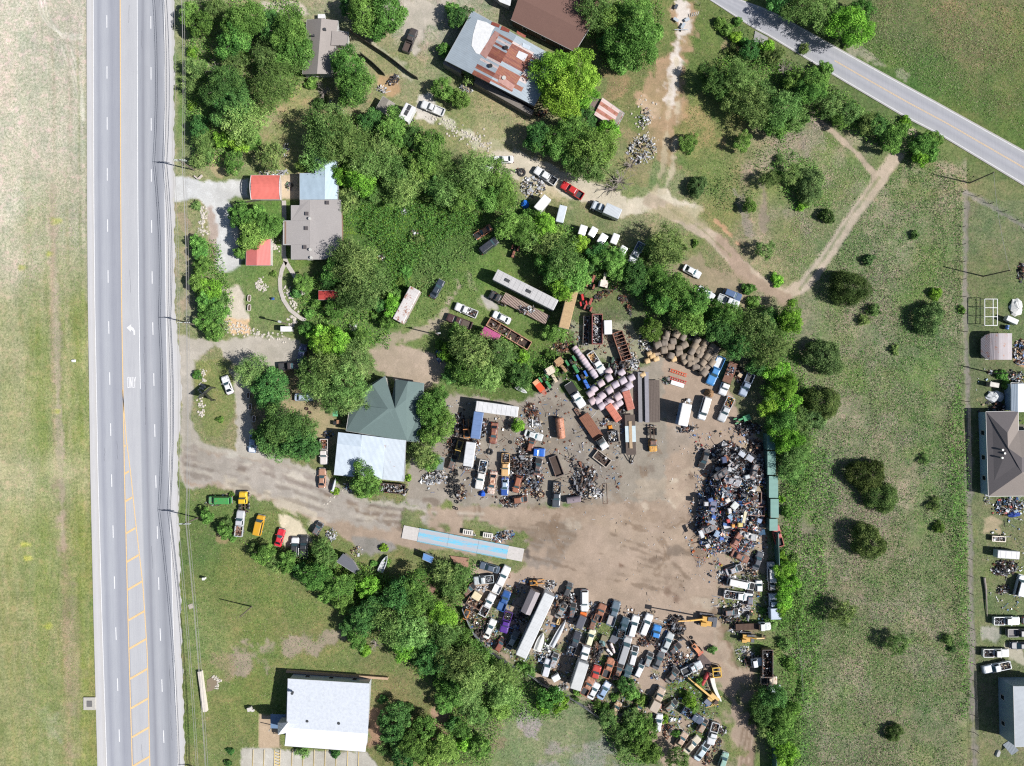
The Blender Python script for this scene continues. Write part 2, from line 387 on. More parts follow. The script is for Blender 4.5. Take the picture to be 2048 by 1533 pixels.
for x, y, r_ in ((1820,700,40),(1700,760,30),(1860,880,30),(1760,1150,40),(1720,1300,40),(1860,1400,30),(1600,1200,30),(1660,1400,30),(1900,1020,20),(1850,560,30)):
    G([(x,y-10),(x,y+10)],(98,120,62),16,34,1,None,r_*1.6,.6,.5)
# NE field
G([(1720,110),(1800,130),(1870,170),(1960,215),(2048,290)],(88,116,56),14,26,1,None,40,.7)
G([(1860,20),(1960,30),(2048,80),(2048,20),(1900,0)],(146,128,92),16,34,.8,None,None,.7,.6)
G([(1698,95),(1760,125),(1810,150)],(165,158,140),5,14,.4,None,8,.7,.6)
# right-hand lots
G([(1932,385),(1930,600),(1936,830),(1940,1100),(1945,1400),(1952,1600)],(140,130,120),4,6,.3,None,11,.9)
G([(1930,385),(1985,415),(2060,460)],(150,142,132),4,6,.3,None,10,.8)
G([(1965,1035),(2010,1025),(2000,1070),(1970,1065)],(175,155,120),6,12,.3)
G([(2010,1290),(2048,1285),(2048,1330),(2015,1320)],(185,175,155),6,8,.1)
G([(2025,700),(2060,700),(2060,740),(2030,735)],(185,140,105),5,6,.1)
G([(1965,1255),(2000,1260),(1990,1285),(1965,1280)],(165,160,145),6,10,.4)
G([(2025,850),(2060,850),(2060,900),(2025,900)],(120,110,100),4,4,.1)
# mid lots
G([(870,640),(895,600),(915,560),(930,570),(905,610),(880,650),(850,680),(800,690),(745,720),(735,700),(790,660)],(168,154,132),6,14,.2,'dirt_track')
G([(740,700),(800,690),(850,700),(900,720),(880,760),(850,770),(790,760),(745,740)],(180,160,142),8,12,.1,'dirt_yard')
G([(920,520),(940,560),(960,600),(985,610),(960,590)],(175,162,140),6,12,.3,None,14,.6,.5)
G([(960,590),(985,595),(1000,620),(975,615)],(185,176,168),5,6,.1)
G([(470,1062),(450,1080),(440,1075)],(170,140,110),5,8,.2,None,12,.7)
# drives from the highway and the yard
G([(358,672),(440,682),(500,672),(600,680),(600,720),(520,740),(470,730),(430,690),(395,720),(390,760),(385,840),(400,880),(470,900),(470,800),(455,740),(500,760),(505,860),(520,905),(640,940),(660,960),(650,1000),(560,1000),(430,965),(375,975),(360,960)],(184,173,161),6,8,.05,'dirt_yard')
G([(390,725),(440,722),(468,760),(470,830),(440,880),(410,875),(388,800)],(132,138,82),7,8,.9)
G([(520,795),(640,800),(690,860),(670,900),(640,900),(600,870)],(170,152,118),10,16,.4)
G([(365,890),(450,905),(560,925),(640,955),(740,1010),(820,1020),(900,1010),(1000,1010),(1100,1015),(1180,1000),(1300,900),(1330,840),(1300,740),(1290,690),(1420,735),(1440,760),(1470,800),(1475,850),(1530,880),(1535,1140),(1500,1240),(1520,1400),(1500,1533),(1420,1560),(1340,1560),(1270,1420),(1180,1400),(1090,1370),(1000,1310),(930,1270),(920,1210),(940,1130),(1040,1120),(800,1095),(700,1085),(640,1050),(560,1010),(420,970),(370,965)],(171,149,132),7,9,.03,'dirt_yard')
G([(700,830),(860,870),(900,790),(1040,800),(1120,760),(1130,800),(1180,800),(1270,740),(1330,700),(1330,1000),(1100,1015),(820,1010),(820,890)],(158,146,134),8,12,.05,'dirt_yard')
G([(1130,640),(1260,650),(1300,720),(1240,740),(1160,700)],(150,146,122),8,14,.4,'dirt_yard')
G([(365,890),(450,905),(560,925),(640,955),(740,1000),(860,1015),(860,1055),(740,1060),(640,1040),(540,1000),(420,965),(372,950)],(172,163,155),10,14,.03,None,None,.8)
G([(380,915),(520,935),(640,975),(760,1030),(900,1035)],(150,134,126),8,20,0,None,22,.6,.4)
G([(440,960),(560,1000),(640,1050)],(200,184,164),8,16,.1,None,22,.7,.4)
G([(560,1030),(600,1040),(620,1080),(570,1090)],(214,198,172),7,10,.1)
G([(440,905),(500,920),(520,900)],(200,192,180),8,18,.1,None,16,.6,.5)
G([(700,1070),(780,1080),(800,1100),(720,1110)],(150,142,136),8,8,.1)
for P, c_, w_, o_ in (([(1050,1090),(1100,1110),(1130,1080)],(130,122,116),50,.6),([(1180,1080),(1280,1060),(1380,1080)],(172,150,130),60,.5),([(1340,1180),(1370,1190)],(118,92,78),26,.7),
    ([(1330,1150),(1345,1155)],(125,100,88),10,.6),([(1300,980),(1350,990),(1390,960)],(190,170,150),40,.5),([(1310,900),(1360,870)],(150,140,130),40,.5),([(1050,1010),(1250,1010),(1330,1040)],(148,126,108),24,.5),
    ([(1380,1010),(1395,1080),(1400,1110)],(118,98,86),14,.6),([(1440,1190),(1445,1260),(1470,1330),(1500,1400)],(178,160,142),30,.6),([(1160,930),(1200,950)],(150,146,144),40,.6),
    ([(1130,840),(1150,900)],(150,144,140),30,.5),([(1440,1230),(1460,1300),(1490,1380)],(150,126,106),4,.6),([(1275,930),(1300,940)],(120,100,88),14,.4),([(900,1040),(1040,1060),(1180,1070)],(146,130,116),20,.5)):
    G(P, c_, 12, 24, 0, None, w_, o_, .5)
for k in range(7):   # wheel ruts and oil marks sweeping through the yard
    G([(640+k*14,985+k*7),(800,1030+k*5),(1000,1045+k*8),(1200,1060+k*16),(1330+k*12,1110+k*14),(1420+k*6,1200+k*10)],(134+6*(k%3),114+6*(k%3),98+6*(k%3)),4,8,0,None,4,.75,.4)
for k in range(4): G([(1452+k*9,1120+k*10),(1440+k*9,1200),(1452+k*10,1270),(1480+k*9,1350),(1490+k*9,1440),(1470+k*10,1533)],(132,110,92),3,5,0,None,4,.75,.3)
for P in ([(930,1150),(1030,1180),(1110,1260),(1200,1250),(1300,1280),(1400,1330),(1440,1400),(1420,1480),(1300,1440),(1180,1390),(1040,1330),(940,1250)],[(1330,1350),(1430,1370),(1440,1440),(1480,1540),(1340,1540),(1290,1440)],[(1430,1110),(1540,1100),(1540,1420),(1500,1420),(1470,1300),(1440,1200)]):
    G(P,(118,122,84),10,20,.85,None,None,.75,.75)
G([(850,880),(1080,800),(1250,850),(1230,980),(1000,1000),(860,980)],(138,124,112),10,20,.05,None,None,.6,.6)
for k in range(9):
    ang0 = k * .7; c0 = ((1360,1060,60),(1300,1000,80),(1400,1150,50),(1200,1060,90),(1340,940,50),(1120,1050,60),(1470,1300,60),(900,1020,50),(1260,1110,70))[k]
    for d_ in (0, 9): G([(c0[0]+(c0[2]+d_)*math.cos(ang0+j*.22),c0[1]+(c0[2]+d_)*.7*math.sin(ang0+j*.22)) for j in range(8)],(138,116,98),3,5,0,None,3.5,.7,.3)
for x, y, r_, c_ in ((1240,1130,8,(122,96,80)),(1352,1100,14,(128,112,100)),(1390,960,12,(120,98,84)),(1290,1010,9,(196,178,160)),(1330,1005,12,(204,188,170)),(1350,960,8,(198,182,164)),(1150,1050,10,(186,170,154)),(1440,1020,14,(124,102,88)),(1060,1105,10,(96,88,84)),(870,1000,12,(128,112,100)),(480,940,9,(132,116,106)),(740,1040,12,(196,184,170)),(590,950,12,(200,188,176)),(1400,1200,16,(188,170,152)),(1310,1120,10,(130,110,96))):
    G([(x-r_*.6,y),(x+r_*.6,y+r_*.3)],c_,8,16,0,None,r_,.8,.3)
for k in range(6): G([(372,905+k*8),(470,925+k*9),(580,950+k*10),(700,995+k*9),(860,1025+k*5),(1010,1030+k*6)],(132,118,108) if k % 2 else (196,184,170),4,7,0,None,4,.55,.4)
# weeds inside the yard
for P in ([(820,1038),(880,1045),(940,1050),(1000,1065),(1040,1085)],[(1190,1300),(1230,1340),(1250,1380)],[(1310,1330),(1350,1370),(1400,1400)],[(1440,1400),(1460,1450)],[(1480,1360),(1490,1420)],[(1240,1260),(1210,1250)],[(1470,1500),(1450,1460)],[(1060,1330),(1130,1380)],[(1000,1118),(1030,1125)]):
    G(P, (112,124,66), 10, 22, .9, None, 22, .8, .6)
G([(1440,1180),(1460,1215),(1500,1240)],(120,120,75),8,18,.8,None,20,.7,.5)
mo = np.clip((fbm(14, 61, 5) - .5) * 3.2, -1, 1); mo2 = np.clip((fbm(5, 71, 4) - .5) * 3.5, -1, 1); mo3 = np.clip((fbm(34, 81, 5) - .5) * 3, -1, 1)
VG = (VEG * np.where(PX < 178, .45, 1))[..., None]
tint = 1 + VG * (mo[..., None] * np.array([.15, .03, .10]) + mo2[..., None] * np.array([.16, .12, .12]) + mo3[..., None] * np.array([.10, .02, .05])) + (1 - VG) * (mo[..., None] * .08 + mo2[..., None] * .09 + mo3[..., None] * np.array([.06, .07, .09]))
lum = (COL @ np.array([.3, .6, .1]))[..., None]; gs = .08 * VEG[..., None] + .03 + .12 * ((PX > 1600) & (PY > 400))[..., None]; COL = (COL * (1 - gs) + lum * gs * np.array([.98, 1.0, 1.03])) * np.array([.99, 1.035, 1.04])
def streak(sx, sy, seed):
    r_ = np.random.default_rng(seed); a_ = r_.random((int(gh / sy) + 3, int(gw / sx) + 3)); y = np.arange(gh) / sy; x = np.arange(gw) / sx; yi, xi = y.astype(int), x.astype(int); fy, fx = (y - yi)[:, None], (x - xi)[None, :]
    return (a_[np.ix_(yi, xi)] * (1 - fx) + a_[np.ix_(yi, xi + 1)] * fx) * (1 - fy) + (a_[np.ix_(yi + 1, xi)] * (1 - fx) + a_[np.ix_(yi + 1, xi + 1)] * fx) * fy
stk = (streak(1.6, 11, 3) * .5 + streak(3, 26, 4) * .3 + streak(1.1, 4, 5) * .4 - .35) * np.clip((PX < 178) * 1.0, 0, 1)
sa = (np.clip(stk * 1.25, 0, .5) * np.interp(PY, [200, 560, 900], [.6, .5, .3]))[..., None]; COL = COL * (1 - sa) + lin((206, 198, 176)) * sa
dead = np.clip((fbm(20, 91, 5) - .5) * 5 - .1, 0, 1) * VEG * ((PX > 1480) & (PX < 1935) & (PY > 250)) * .75; dead = dead[..., None]; COL = COL * (1 - dead) + lin((152, 142, 128)) * dead
gg = np.clip((fbm(26, 95, 5) - .5) * 5 - .2, 0, 1) * VEG * (PX > 330) * .5; gg = gg[..., None]; COL = COL * (1 - gg) + lin((108, 132, 68)) * gg
for xa, wd, y0_, y1_, c_, o_ in ((160,26,520,1800,(128,142,70),.55),(82,44,560,1800,(130,146,78),.45),(20,30,700,1800,(160,160,110),.35),(110,10,380,960,(176,158,138),.7),(128,16,960,1800,(168,148,124),.55),(140,10,300,1000,(176,170,132),.5),(168,6,0,600,(142,148,104),.6),(60,20,250,700,(168,166,128),.4),(150,12,0,420,(176,164,148),.5),(30,40,0,420,(214,202,184),.5),(118,8,0,400,(184,170,152),.5)):
    m_ = np.clip(1 - np.abs(PX - xa - 8 * NC * 2 - (PY - 900) * .012) / (wd * .7), 0, 1) * np.clip((PY - y0_) / 120, 0, 1) * np.clip((y1_ - PY) / 120, 0, 1) * np.clip(.9 + NA * 2.2 + NB_, 0, 1) * o_; m_ = m_[..., None]; COL = COL * (1 - m_) + lin(c_) * m_
pl_ = (VEG * ((PX > 1500) & (PX < 1935) & (PY > 250)))[..., None]; COL = COL * (1 + pl_ * np.array([.17, .19, .14]))
COL2 = np.clip(COL * tint * (1 + 0.16 * NC[..., None]) / GAIN, 0.01, .75)
ROUGHV = VEG
Z = (0.10 * NB_ * (0.3 + VEG) + 0.16 * NA * VEG).astype(float)
ROADMASK = ((PX < 374) & (PX > 165)) | ((PY < (PX - 1421) * .585 + 22) & (PY > (PX - 1479) * .55 - 20))
Z = np.where(ROADMASK, np.minimum(Z, 0) - 0.06, Z)
def zat(x, y):
    ix = int(round((x * S + 1024 + 330) / STEP)); iy = int(round((766.5 - y * S + 260) / STEP))
    return float(Z[min(max(iy, 0), gh - 1), min(max(ix, 0), gw - 1)])
gm, t, p = newmat('ground_soil_and_grass')
co = N(t, 'ShaderNodeTexCoord').outputs['Object']
ca = N(t, 'ShaderNodeAttribute', attribute_name='col'); va = N(t, 'ShaderNodeAttribute', attribute_name='veg')
n1 = noise(t, co, 1.7, 8, .8); n2 = noise(t, co, 0.6, 7, .75); n3 = noise(t, co, 3.0, 6, .85)
c1 = mixc(t, ramp(t, n1, [(.36, (0, 0, 0)), (.64, (1, 1, 1))]), mixc(t, 1.0, ca.outputs[0], (.50, .60, .46), 'MULTIPLY'), mixc(t, 1.0, ca.outputs[0], (1.42, 1.38, 1.36), 'MULTIPLY'))
straw = mixc(t, ramp(t, n2, [(.5, (0, 0, 0)), (.66, (1, 1, 1))]), c1, mixc(t, 1.0, ca.outputs[0], (1.42, 1.18, 1.28), 'MULTIPLY'))
soil = mixc(t, ramp(t, n3, [(.38, (0, 0, 0)), (.62, (1, 1, 1))]), mixc(t, 1.0, ca.outputs[0], (.90, .89, .88), 'MULTIPLY'), mixc(t, 1.0, ca.outputs[0], (1.09, 1.09, 1.09), 'MULTIPLY'))
soil = mixc(t, ramp(t, n2, [(.52, (0, 0, 0)), (.70, (1, 1, 1))]), soil, mixc(t, 1.0, ca.outputs[0], (1.20, 1.21, 1.22), 'MULTIPLY'))
fin = mixc(t, va.outputs['Fac'], soil, straw)
t.links.new(fin, p.inputs['Base Color']); p.inputs['Roughness'].default_value = 1.0; p.inputs['Specular IOR Level'].default_value = 0.1
mvv = N(t, 'ShaderNodeMath', operation='MULTIPLY_ADD'); mvv.inputs[1].default_value = .8; mvv.inputs[2].default_value = .2; t.links.new(va.outputs['Fac'], mvv.inputs[0]); mh = N(t, 'ShaderNodeMath', operation='MULTIPLY'); t.links.new(n1, mh.inputs[0]); t.links.new(mvv.outputs[0], mh.inputs[1])
bump(t, p, mh.outputs[0], 1.0, 0.22)
X3 = (PX - 1024) / S; Y3 = (766.5 - PY) / S
def sheet(name, mask, dz, kind='structure'):
    idx = np.arange(gh * gw).reshape(gh, gw)
    q = mask[:-1, :-1]
    F = np.stack([idx[:-1, :-1][q], idx[1:, :-1][q], idx[1:, 1:][q], idx[:-1, 1:][q]], 1)
    used = np.unique(F); re = np.full(gh * gw, -1); re[used] = np.arange(len(used))
    V = np.stack([X3.ravel(), Y3.ravel(), Z.ravel() + dz], 1)[used]
    c4 = np.concatenate([COL2.reshape(-1, 3), np.ones((gh * gw, 1))], 1)[used]
    me = arr_mesh(name, V, re[F], {'col': ('POINT', 'FLOAT_COLOR', c4), 'veg': ('POINT', 'FLOAT', VEG.ravel()[used])})
    me.polygons.foreach_set('use_smooth', [True] * len(F))
    o = obj(name, me, gm); tag(o, kind=kind); return o
g_o = sheet('ground', np.ones((gh, gw), bool), 0.0)
for i, nm in enumerate(NAMES):
    if i: sheet(nm, REG == i, 0.03)
# land beyond the surveyed sheet, to the horizon
far = MB(); x0, x1, y0, y1 = X3.min(), X3.max(), Y3.min(), Y3.max(); B = 2500
far.add([(-B,-B,-.12),(B,-B,-.12),(B,y0+1,-.12),(-B,y0+1,-.12),(-B,y1-1,-.12),(B,y1-1,-.12),(B,B,-.12),(-B,B,-.12),(x0+1,y0+1,-.12),(x0+1,y1-1,-.12),(x1-1,y0+1,-.12),(x1-1,y1-1,-.12)],
        [(0,1,2,3),(4,5,6,7),(3,8,9,4),(10,2,5,11)])
tag(obj('terrain', far, mat('flat', (122, 128, 80))), kind='structure')

# ------------------------------------------------------------------ roads
def offx(y): return float(np.interp(y, [-260, 0, 400, 600, 950, 1240, 1533, 1800], [0, 0, 1.2, 3, 9.5, 17.5, 27, 38]))
def strip_mesh(name, xl, xr, z, ys=None, base=0.0):
    ys = ys if ys is not None else list(range(-1500, 3001, 20))
    V = []; F = []; U = []
    for i, y in enumerate(ys):
        for k in range(2):
            x = (xl, xr)[k](y); a = at(x, y); V.append((a[0], a[1], z)); U.append(k)
        if i: F.append((2 * i - 2, 2 * i, 2 * i + 1, 2 * i - 1))
    me = bpy.data.meshes.new(name); me.from_pydata(V, [], F)
    a_ = me.attributes.new('u', 'FLOAT', 'POINT'); a_.data.foreach_set('value', U); me.update(); return me
def roadmat(name, stops, spread=.1):
    m, t, p = newmat(name); u = N(t, 'ShaderNodeAttribute', attribute_name='u').outputs['Fac']
    co = N(t, 'ShaderNodeTexCoord').outputs['Object']
    mp = N(t, 'ShaderNodeMapping'); mp.inputs['Scale'].default_value = (3, .12, 1); t.links.new(co, mp.inputs[0])
    c = ramp(t, u, [(a, C(*b)) for a, b in stops])
    c = mixc(t, 1.0, c, (.90, .91, .93), 'MULTIPLY') if 'highway' in name else c; st = noise(t, mp.outputs[0], 1.2, 6, .7); fi = noise(t, co, 6, 5, .8); bg = noise(t, co, .15, 5, .6)
    c = mixc(t, ramp(t, st, [(.3, (0, 0, 0)), (.75, (1, 1, 1))]), c, mixc(t, 1.0, c, (.87, .87, .885), 'MULTIPLY'))
    c = mixc(t, ramp(t, bg, [(.35, (0, 0, 0)), (.7, (1, 1, 1))]), c, mixc(t, 1.0, c, (1.05, 1.05, 1.04), 'MULTIPLY'))
    c = mixc(t, ramp(t, fi, [(.3, (0, 0, 0)), (.7, (1, 1, 1))]), mixc(t, 1.0, c, (.93, .93, .93), 'MULTIPLY'), c)
    t.links.new(c, p.inputs['Base Color']); p.inputs['Roughness'].default_value = .9; p.inputs['Specular IOR Level'].default_value = .2
    return m
EL = lambda y: 186.8 + offx(y); ER = lambda y: 328.8 + offx(y)
L0 = lambda y: 173.3 + offx(y) * .8; R0 = lambda y: 348 + offx(y) * .82 + (10 * math.sin((y - 640) / 260 * math.pi) if 640 < y < 900 else 0) + 1.5 * math.sin(y * .09) + math.sin(y * .31)
def uu(x): return (x - 186.8) / 142.0
A1, A2, CT = (178,180,188), (193,195,201), (208,208,210)
stops = [(0, (194,194,199)), (uu(191), A2), (uu(197), (174,176,185)), (uu(206), A2), (uu(213), A2), (uu(223), (172,174,183)), (uu(232), A1), (uu(239.5), (172,174,183)), (uu(242), CT), (uu(258), (203,203,206)), (uu(272), CT),
         (uu(275.5), (182,184,190)), (uu(281), (176,178,185)), (uu(286), (160,161,169)), (uu(290), (180,182,188)), (uu(296), (192,193,198)), (uu(304), (182,184,190)), (uu(314), (160,162,169)), (uu(320), (172,174,181)), (1, (186,187,192))]
hw = obj('highway', strip_mesh('highway', EL, ER, .04), roadmat('worn_highway_asphalt', stops)); tag(hw, kind='structure')
shm = roadmat('pale_shoulder', [(0, (206,204,203)), (.5, (212,211,213)), (1, (206,203,200))])
obj('shoulder', strip_mesh('shoulder', L0, EL, .036), shm, hw); obj('shoulder', strip_mesh('shoulder', ER, R0, .036, list(range(-1500, 3001, 5))), shm, hw)
tar = mat('flat', (112, 114, 122)); q = random.Random(3)
for k in range(16):
    x = q.choice((200, 226, 284, 291, 313, 319, 258)); y = q.uniform(-100, 1560); n_ = q.randint(4, 9); P_ = [at(x + offx(y + i * 9) + q.gauss(0, .7), y + i * 9) for i in range(n_)]; mb = MB()
    for a_, b_ in zip(P_[:-1], P_[1:]): mb.bar((*a_, .043), (*b_, .043), .05, .006)
    obj('crack_seal', mb, tar, hw)
white = mat('flat', (250, 250, 252)); yel = mat('flat', (247, 212, 158)); whi2 = mat('flat', (226, 227, 232))
def line(name, fx, w_, y0, y1, m_, z=.055, parent=hw):
    ys = list(range(int(y0), int(y1), 20)) + [y1]
    return obj(name, strip_mesh(name, lambda y: fx(y) - w_ / 2, lambda y: fx(y) + w_ / 2, z, ys), m_, parent)
line('edge_line', EL, 1.4, -1500, 3000, white); line('edge_line', ER, 1.4, -1500, 3000, white)
line('centre_line', lambda y: 240.6 + offx(y) * .9, 2.0, -1500, 3000, yel)
line('lane_line', lambda y: 274.6 + offx(y), 1.6, -1500, 778, white)
for y in range(-240, 1800, 102):
    yy = y - 35
    line('lane_dash', lambda q: 213.8 + offx(q), 1.7, yy, yy + 25, white); line('lane_dash', lambda q: 301.8 + offx(q) * 1.03, 1.7, yy + 2, yy + 27, white)
RL = lambda y: float(np.interp(y, [780, 880, 950, 1040, 1170, 1310, 1533, 1800], [245, 253, 262, 271, 286, 295, 300, 309]))
line('centre_line', RL, 1.8, 780, 1800, yel)
LL = lambda y: 240.6 + offx(y) * .9
for y in (893, 948, 1003, 1067, 1124, 1180, 1241, 1298, 1358, 1417, 1475, 1533, 1592, 1650):
    xa, xb = LL(y) + 1, RL(y - 18) - 1; w_ = (xb - xa)
    pa, pb = at(xa, y + 2), at(xb, y + 2 - w_ * .58); pc, pd = at(xb, y - 2.5 - w_ * .58), at(xa, y - 2.5)
    obj('hatch_bar', MB().poly([(*pa, .062), (*pb, .062), (*pc, .062), (*pd, .062)]), yel, hw)
# painted arrow and ONLY
def strokes(name, segs, w_, m_=white, z=.06):
    mb = MB()
    for k, (x0_, y0_, x1_, y1_) in enumerate(segs):
        a, b = at(x0_, y0_), at(x1_, y1_); d_ = Vector((b[0] - a[0], b[1] - a[1])); n_ = Vector((-d_.y, d_.x)).normalized() * w_ / S / 2
        zz = z + k * .002
        mb.poly([(a[0] + n_.x, a[1] + n_.y, zz), (a[0] - n_.x, a[1] - n_.y, zz), (b[0] - n_.x, b[1] - n_.y, zz), (b[0] + n_.x, b[1] + n_.y, zz)])
    return obj(name, mb, m_, hw)
ar = MB(); P_ = [(253.5,656),(262.5,649),(262.5,653.5),(267,656.5),(270.3,662),(270.5,670.5),(267.3,670.5),(267,664),(264,660.5),(262,659.5),(262,664)]
ar.poly([(*at(x, y), .06) for x, y in reversed(P_)]); obj('turn_arrow', ar, white, hw)
X0, Y0, Y1 = 255.8, 754.5, 776
strokes('painted_word', [(X0,Y0,X0,Y1),(X0+3,Y0,X0+3,Y1),(X0,Y0+.6,X0+3,Y0+.6),(X0,Y1-.6,X0+3,Y1-.6),
    (X0+5,Y0,X0+5,Y1),(X0+5,Y0,X0+8.4,Y1),(X0+8.4,Y0,X0+8.4,Y1),(X0+10.2,Y0,X0+10.2,Y1),(X0+10.2,Y1-.7,X0+12.6,Y1-.7),
    (X0+12.2,Y0,X0+14,Y0+10),(X0+15.8,Y0,X0+14,Y0+10),(X0+14,Y0+10,X0+14,Y1)], 1.3, white)
# country road, top right
CLL = [(1250,-104),(1421,0),(1507,55),(1536,70),(1703,170),(1807,231),(1886,272),(2048,369),(2380,575)]
CUU = [(1300,-104),(1479,0),(1536,21),(1597,54),(1666,93),(1780,156),(1870,205),(2048,304),(2380,492)]
def rs(Pl, n=60):
    P = np.array(Pl, float); d_ = np.r_[0, np.cumsum(np.hypot(*np.diff(P, axis=0).T))]; q = np.linspace(0, d_[-1], n)
    return np.stack([np.interp(q, d_, P[:, 0]), np.interp(q, d_, P[:, 1])], 1)
ra, rb = rs(CLL), rs(CUU)
def cross_strip(name, u0, u1, z, i0=0, i1=60):
    V = []; F = []; U = []
    for j, i in enumerate(range(i0, i1)):
        for k, u_ in enumerate((u0, u1)):
            q = ra[i] * (1 - u_) + rb[i] * u_; V.append((*at(*q), z)); U.append(u_)
        if j: F.append((2 * j - 2, 2 * j - 1, 2 * j + 1, 2 * j))
    me = bpy.data.meshes.new(name); me.from_pydata(V, [], F); a_ = me.attributes.new('u', 'FLOAT', 'POINT'); a_.data.foreach_set('value', U); me.update(); return me
cr = obj('road', cross_strip('road', -.05, 1.05, .04), roadmat('worn_country_asphalt', [(0, (185,182,180)), (.08, (178,179,184)), (.25, (168,169,176)), (.4, (180,181,187)), (.5, (172,173,180)), (.62, (182,182,188)), (.78, (168,169,176)), (.92, (178,179,184)), (1, (188,184,180))])); tag(cr, kind='structure')
obj('edge_line', cross_strip('edge_line', .0, .03, .052), whi2, cr); obj('edge_line', cross_strip('edge_line', .965, .995, .052), whi2, cr)
obj('centre_line', cross_strip('centre_line', .478, .492, .052, 21), yel, cr); obj('centre_line', cross_strip('centre_line', .508, .522, .052, 21), yel, cr)
# culvert apron beside the country road
tag(obj('culvert_apron', MB().prism([at(1510,62), at(1536,76), at(1532,90), at(1506,84)], 0, .12), mat('concrete', (168,166,166))), 'grey concrete culvert apron at the edge of the country road', 'culvert')
# parking bays
pk = [o for o in sc.objects if o.name == 'parking_lot'][0]
for i, x in enumerate((507, 529, 585, 607, 629, 651, 673, 696, 718)): 
    a, b = at(x, 1499), at(x - 3, 1600); obj('bay_line', MB().bar((*a, .2), (*b, .2), .12, .01), mat('flat', (250, 222, 150)), pk)
for x in (550, 561): a, b = at(x, 1499), at(x - 3, 1600); obj('bay_line', MB().bar((*a, .2), (*b, .2), .14, .01), mat('flat', (250, 222, 150)), pk)
for i in range(9): y = 1503 + i * 6; a, b = at(549, y), at(560, y + 4); obj('hatch_bar', MB().bar((*a, .21), (*b, .21), .16, .01), mat('flat', (250, 222, 150)), pk)
# ------------------------------------------------------------------ vegetation
def leafmat(name, c1, c2, c3, tr=.24):
    c1, c2, c3 = [tuple(x * 1.2 for x in q) for q in (c1, c2, c3)]
    m, t, p = newmat(name); ti = N(t, 'ShaderNodeAttribute', attribute_name='tint').outputs['Fac']
    c = ramp(t, ti, [(0, c1), (.55, c2), (1, c3)])
    oi = N(t, 'ShaderNodeObjectInfo').outputs['Random']
    hs = N(t, 'ShaderNodeHueSaturation'); t.links.new(c, hs.inputs['Color'])
    for s_, a, b in (('Value', .74, 1.32), ('Hue', .480, .514)):
        mr = N(t, 'ShaderNodeMapRange'); mr.inputs['To Min'].default_value = a; mr.inputs['To Max'].default_value = b
        src = oi
        if s_ == 'Hue':
            fr = N(t, 'ShaderNodeMath', operation='FRACT'); mu = N(t, 'ShaderNodeMath', operation='MULTIPLY'); mu.inputs[1].default_value = 7.13
            t.links.new(oi, mu.inputs[0]); t.links.new(mu.outputs[0], fr.inputs[0]); src = fr.outputs[0]
        t.links.new(src, mr.inputs['Value']); t.links.new(mr.outputs[0], hs.inputs[s_])
    df = N(t, 'ShaderNodeBsdfDiffuse'); tl = N(t, 'ShaderNodeBsdfTranslucent'); mx = N(t, 'ShaderNodeMixShader'); mx.inputs[0].default_value = tr
    t.links.new(hs.outputs[0], df.inputs[0]); t.links.new(hs.outputs[0], tl.inputs[0])
    t.links.new(df.outputs[0], mx.inputs[1]); t.links.new(tl.outputs[0], mx.inputs[2])
    t.links.new(mx.outputs[0], t.nodes['Material Output'].inputs[0]); t.nodes.remove(p)
    return m
LEAF = {
 'B': leafmat('leaves_mid_green', (0.039,0.095,0.026), (0.093,0.204,0.044), (0.186,0.340,0.080)),
 'D': leafmat('leaves_dark_green', (0.032,0.081,0.026), (0.069,0.164,0.046), (0.135,0.260,0.070)),
 'Y': leafmat('leaves_bright_yellow_green', (0.071,0.161,0.024), (0.158,0.322,0.040), (0.293,0.501,0.076)),
 'L': leafmat('leaves_olive', (0.063,0.128,0.037), (0.139,0.246,0.067), (0.245,0.368,0.118)),
 'C': leafmat('cedar_foliage', (0.035,0.065,0.021), (0.072,0.113,0.033), (0.130,0.174,0.057), .15),
 'G': leafmat('leaves_grey_green', (0.059,0.110,0.034), (0.128,0.209,0.064), (0.237,0.322,0.107)),
 'T': leafmat('dry_straw', (.20,.16,.11), (.36,.30,.22), (.52,.45,.34), .2),
 'E': leafmat('leaves_fresh_green', (.060,.125,.030), (.120,.235,.050), (.210,.345,.090)),
 'K': leafmat('cedar_grey_foliage', (0.042,0.079,0.030), (0.088,0.148,0.051), (0.156,0.227,0.083), .15)}
BARK = mat('wood', (120, 108, 98)); DEADWOOD = mat('wood', (178, 166, 158))
def leaf_quads(P, Nn, size, rs_, spread=.8, asp=.62, jit=.35):
    n = len(P); d_ = Nn + rs_.normal(0, spread, (n, 3)); d_ /= np.linalg.norm(d_, axis=1)[:, None] + 1e-9
    a = np.cross(d_, rs_.normal(0, 1, (n, 3))); a /= np.linalg.norm(a, axis=1)[:, None] + 1e-9
    b = np.cross(d_, a); s_ = size * rs_.uniform(.6, 1.35, (n, 1)); a = a * s_ / 2; b = b * s_ / 2 * asp
    j = lambda: 1 + rs_.uniform(-jit, jit, (n, 1))
    V = np.stack([P - a * j(), P - b * j() * .9, P + a * j(), P + b * j()], 1).reshape(-1, 3)
    return V, np.arange(4 * n).reshape(n, 4)
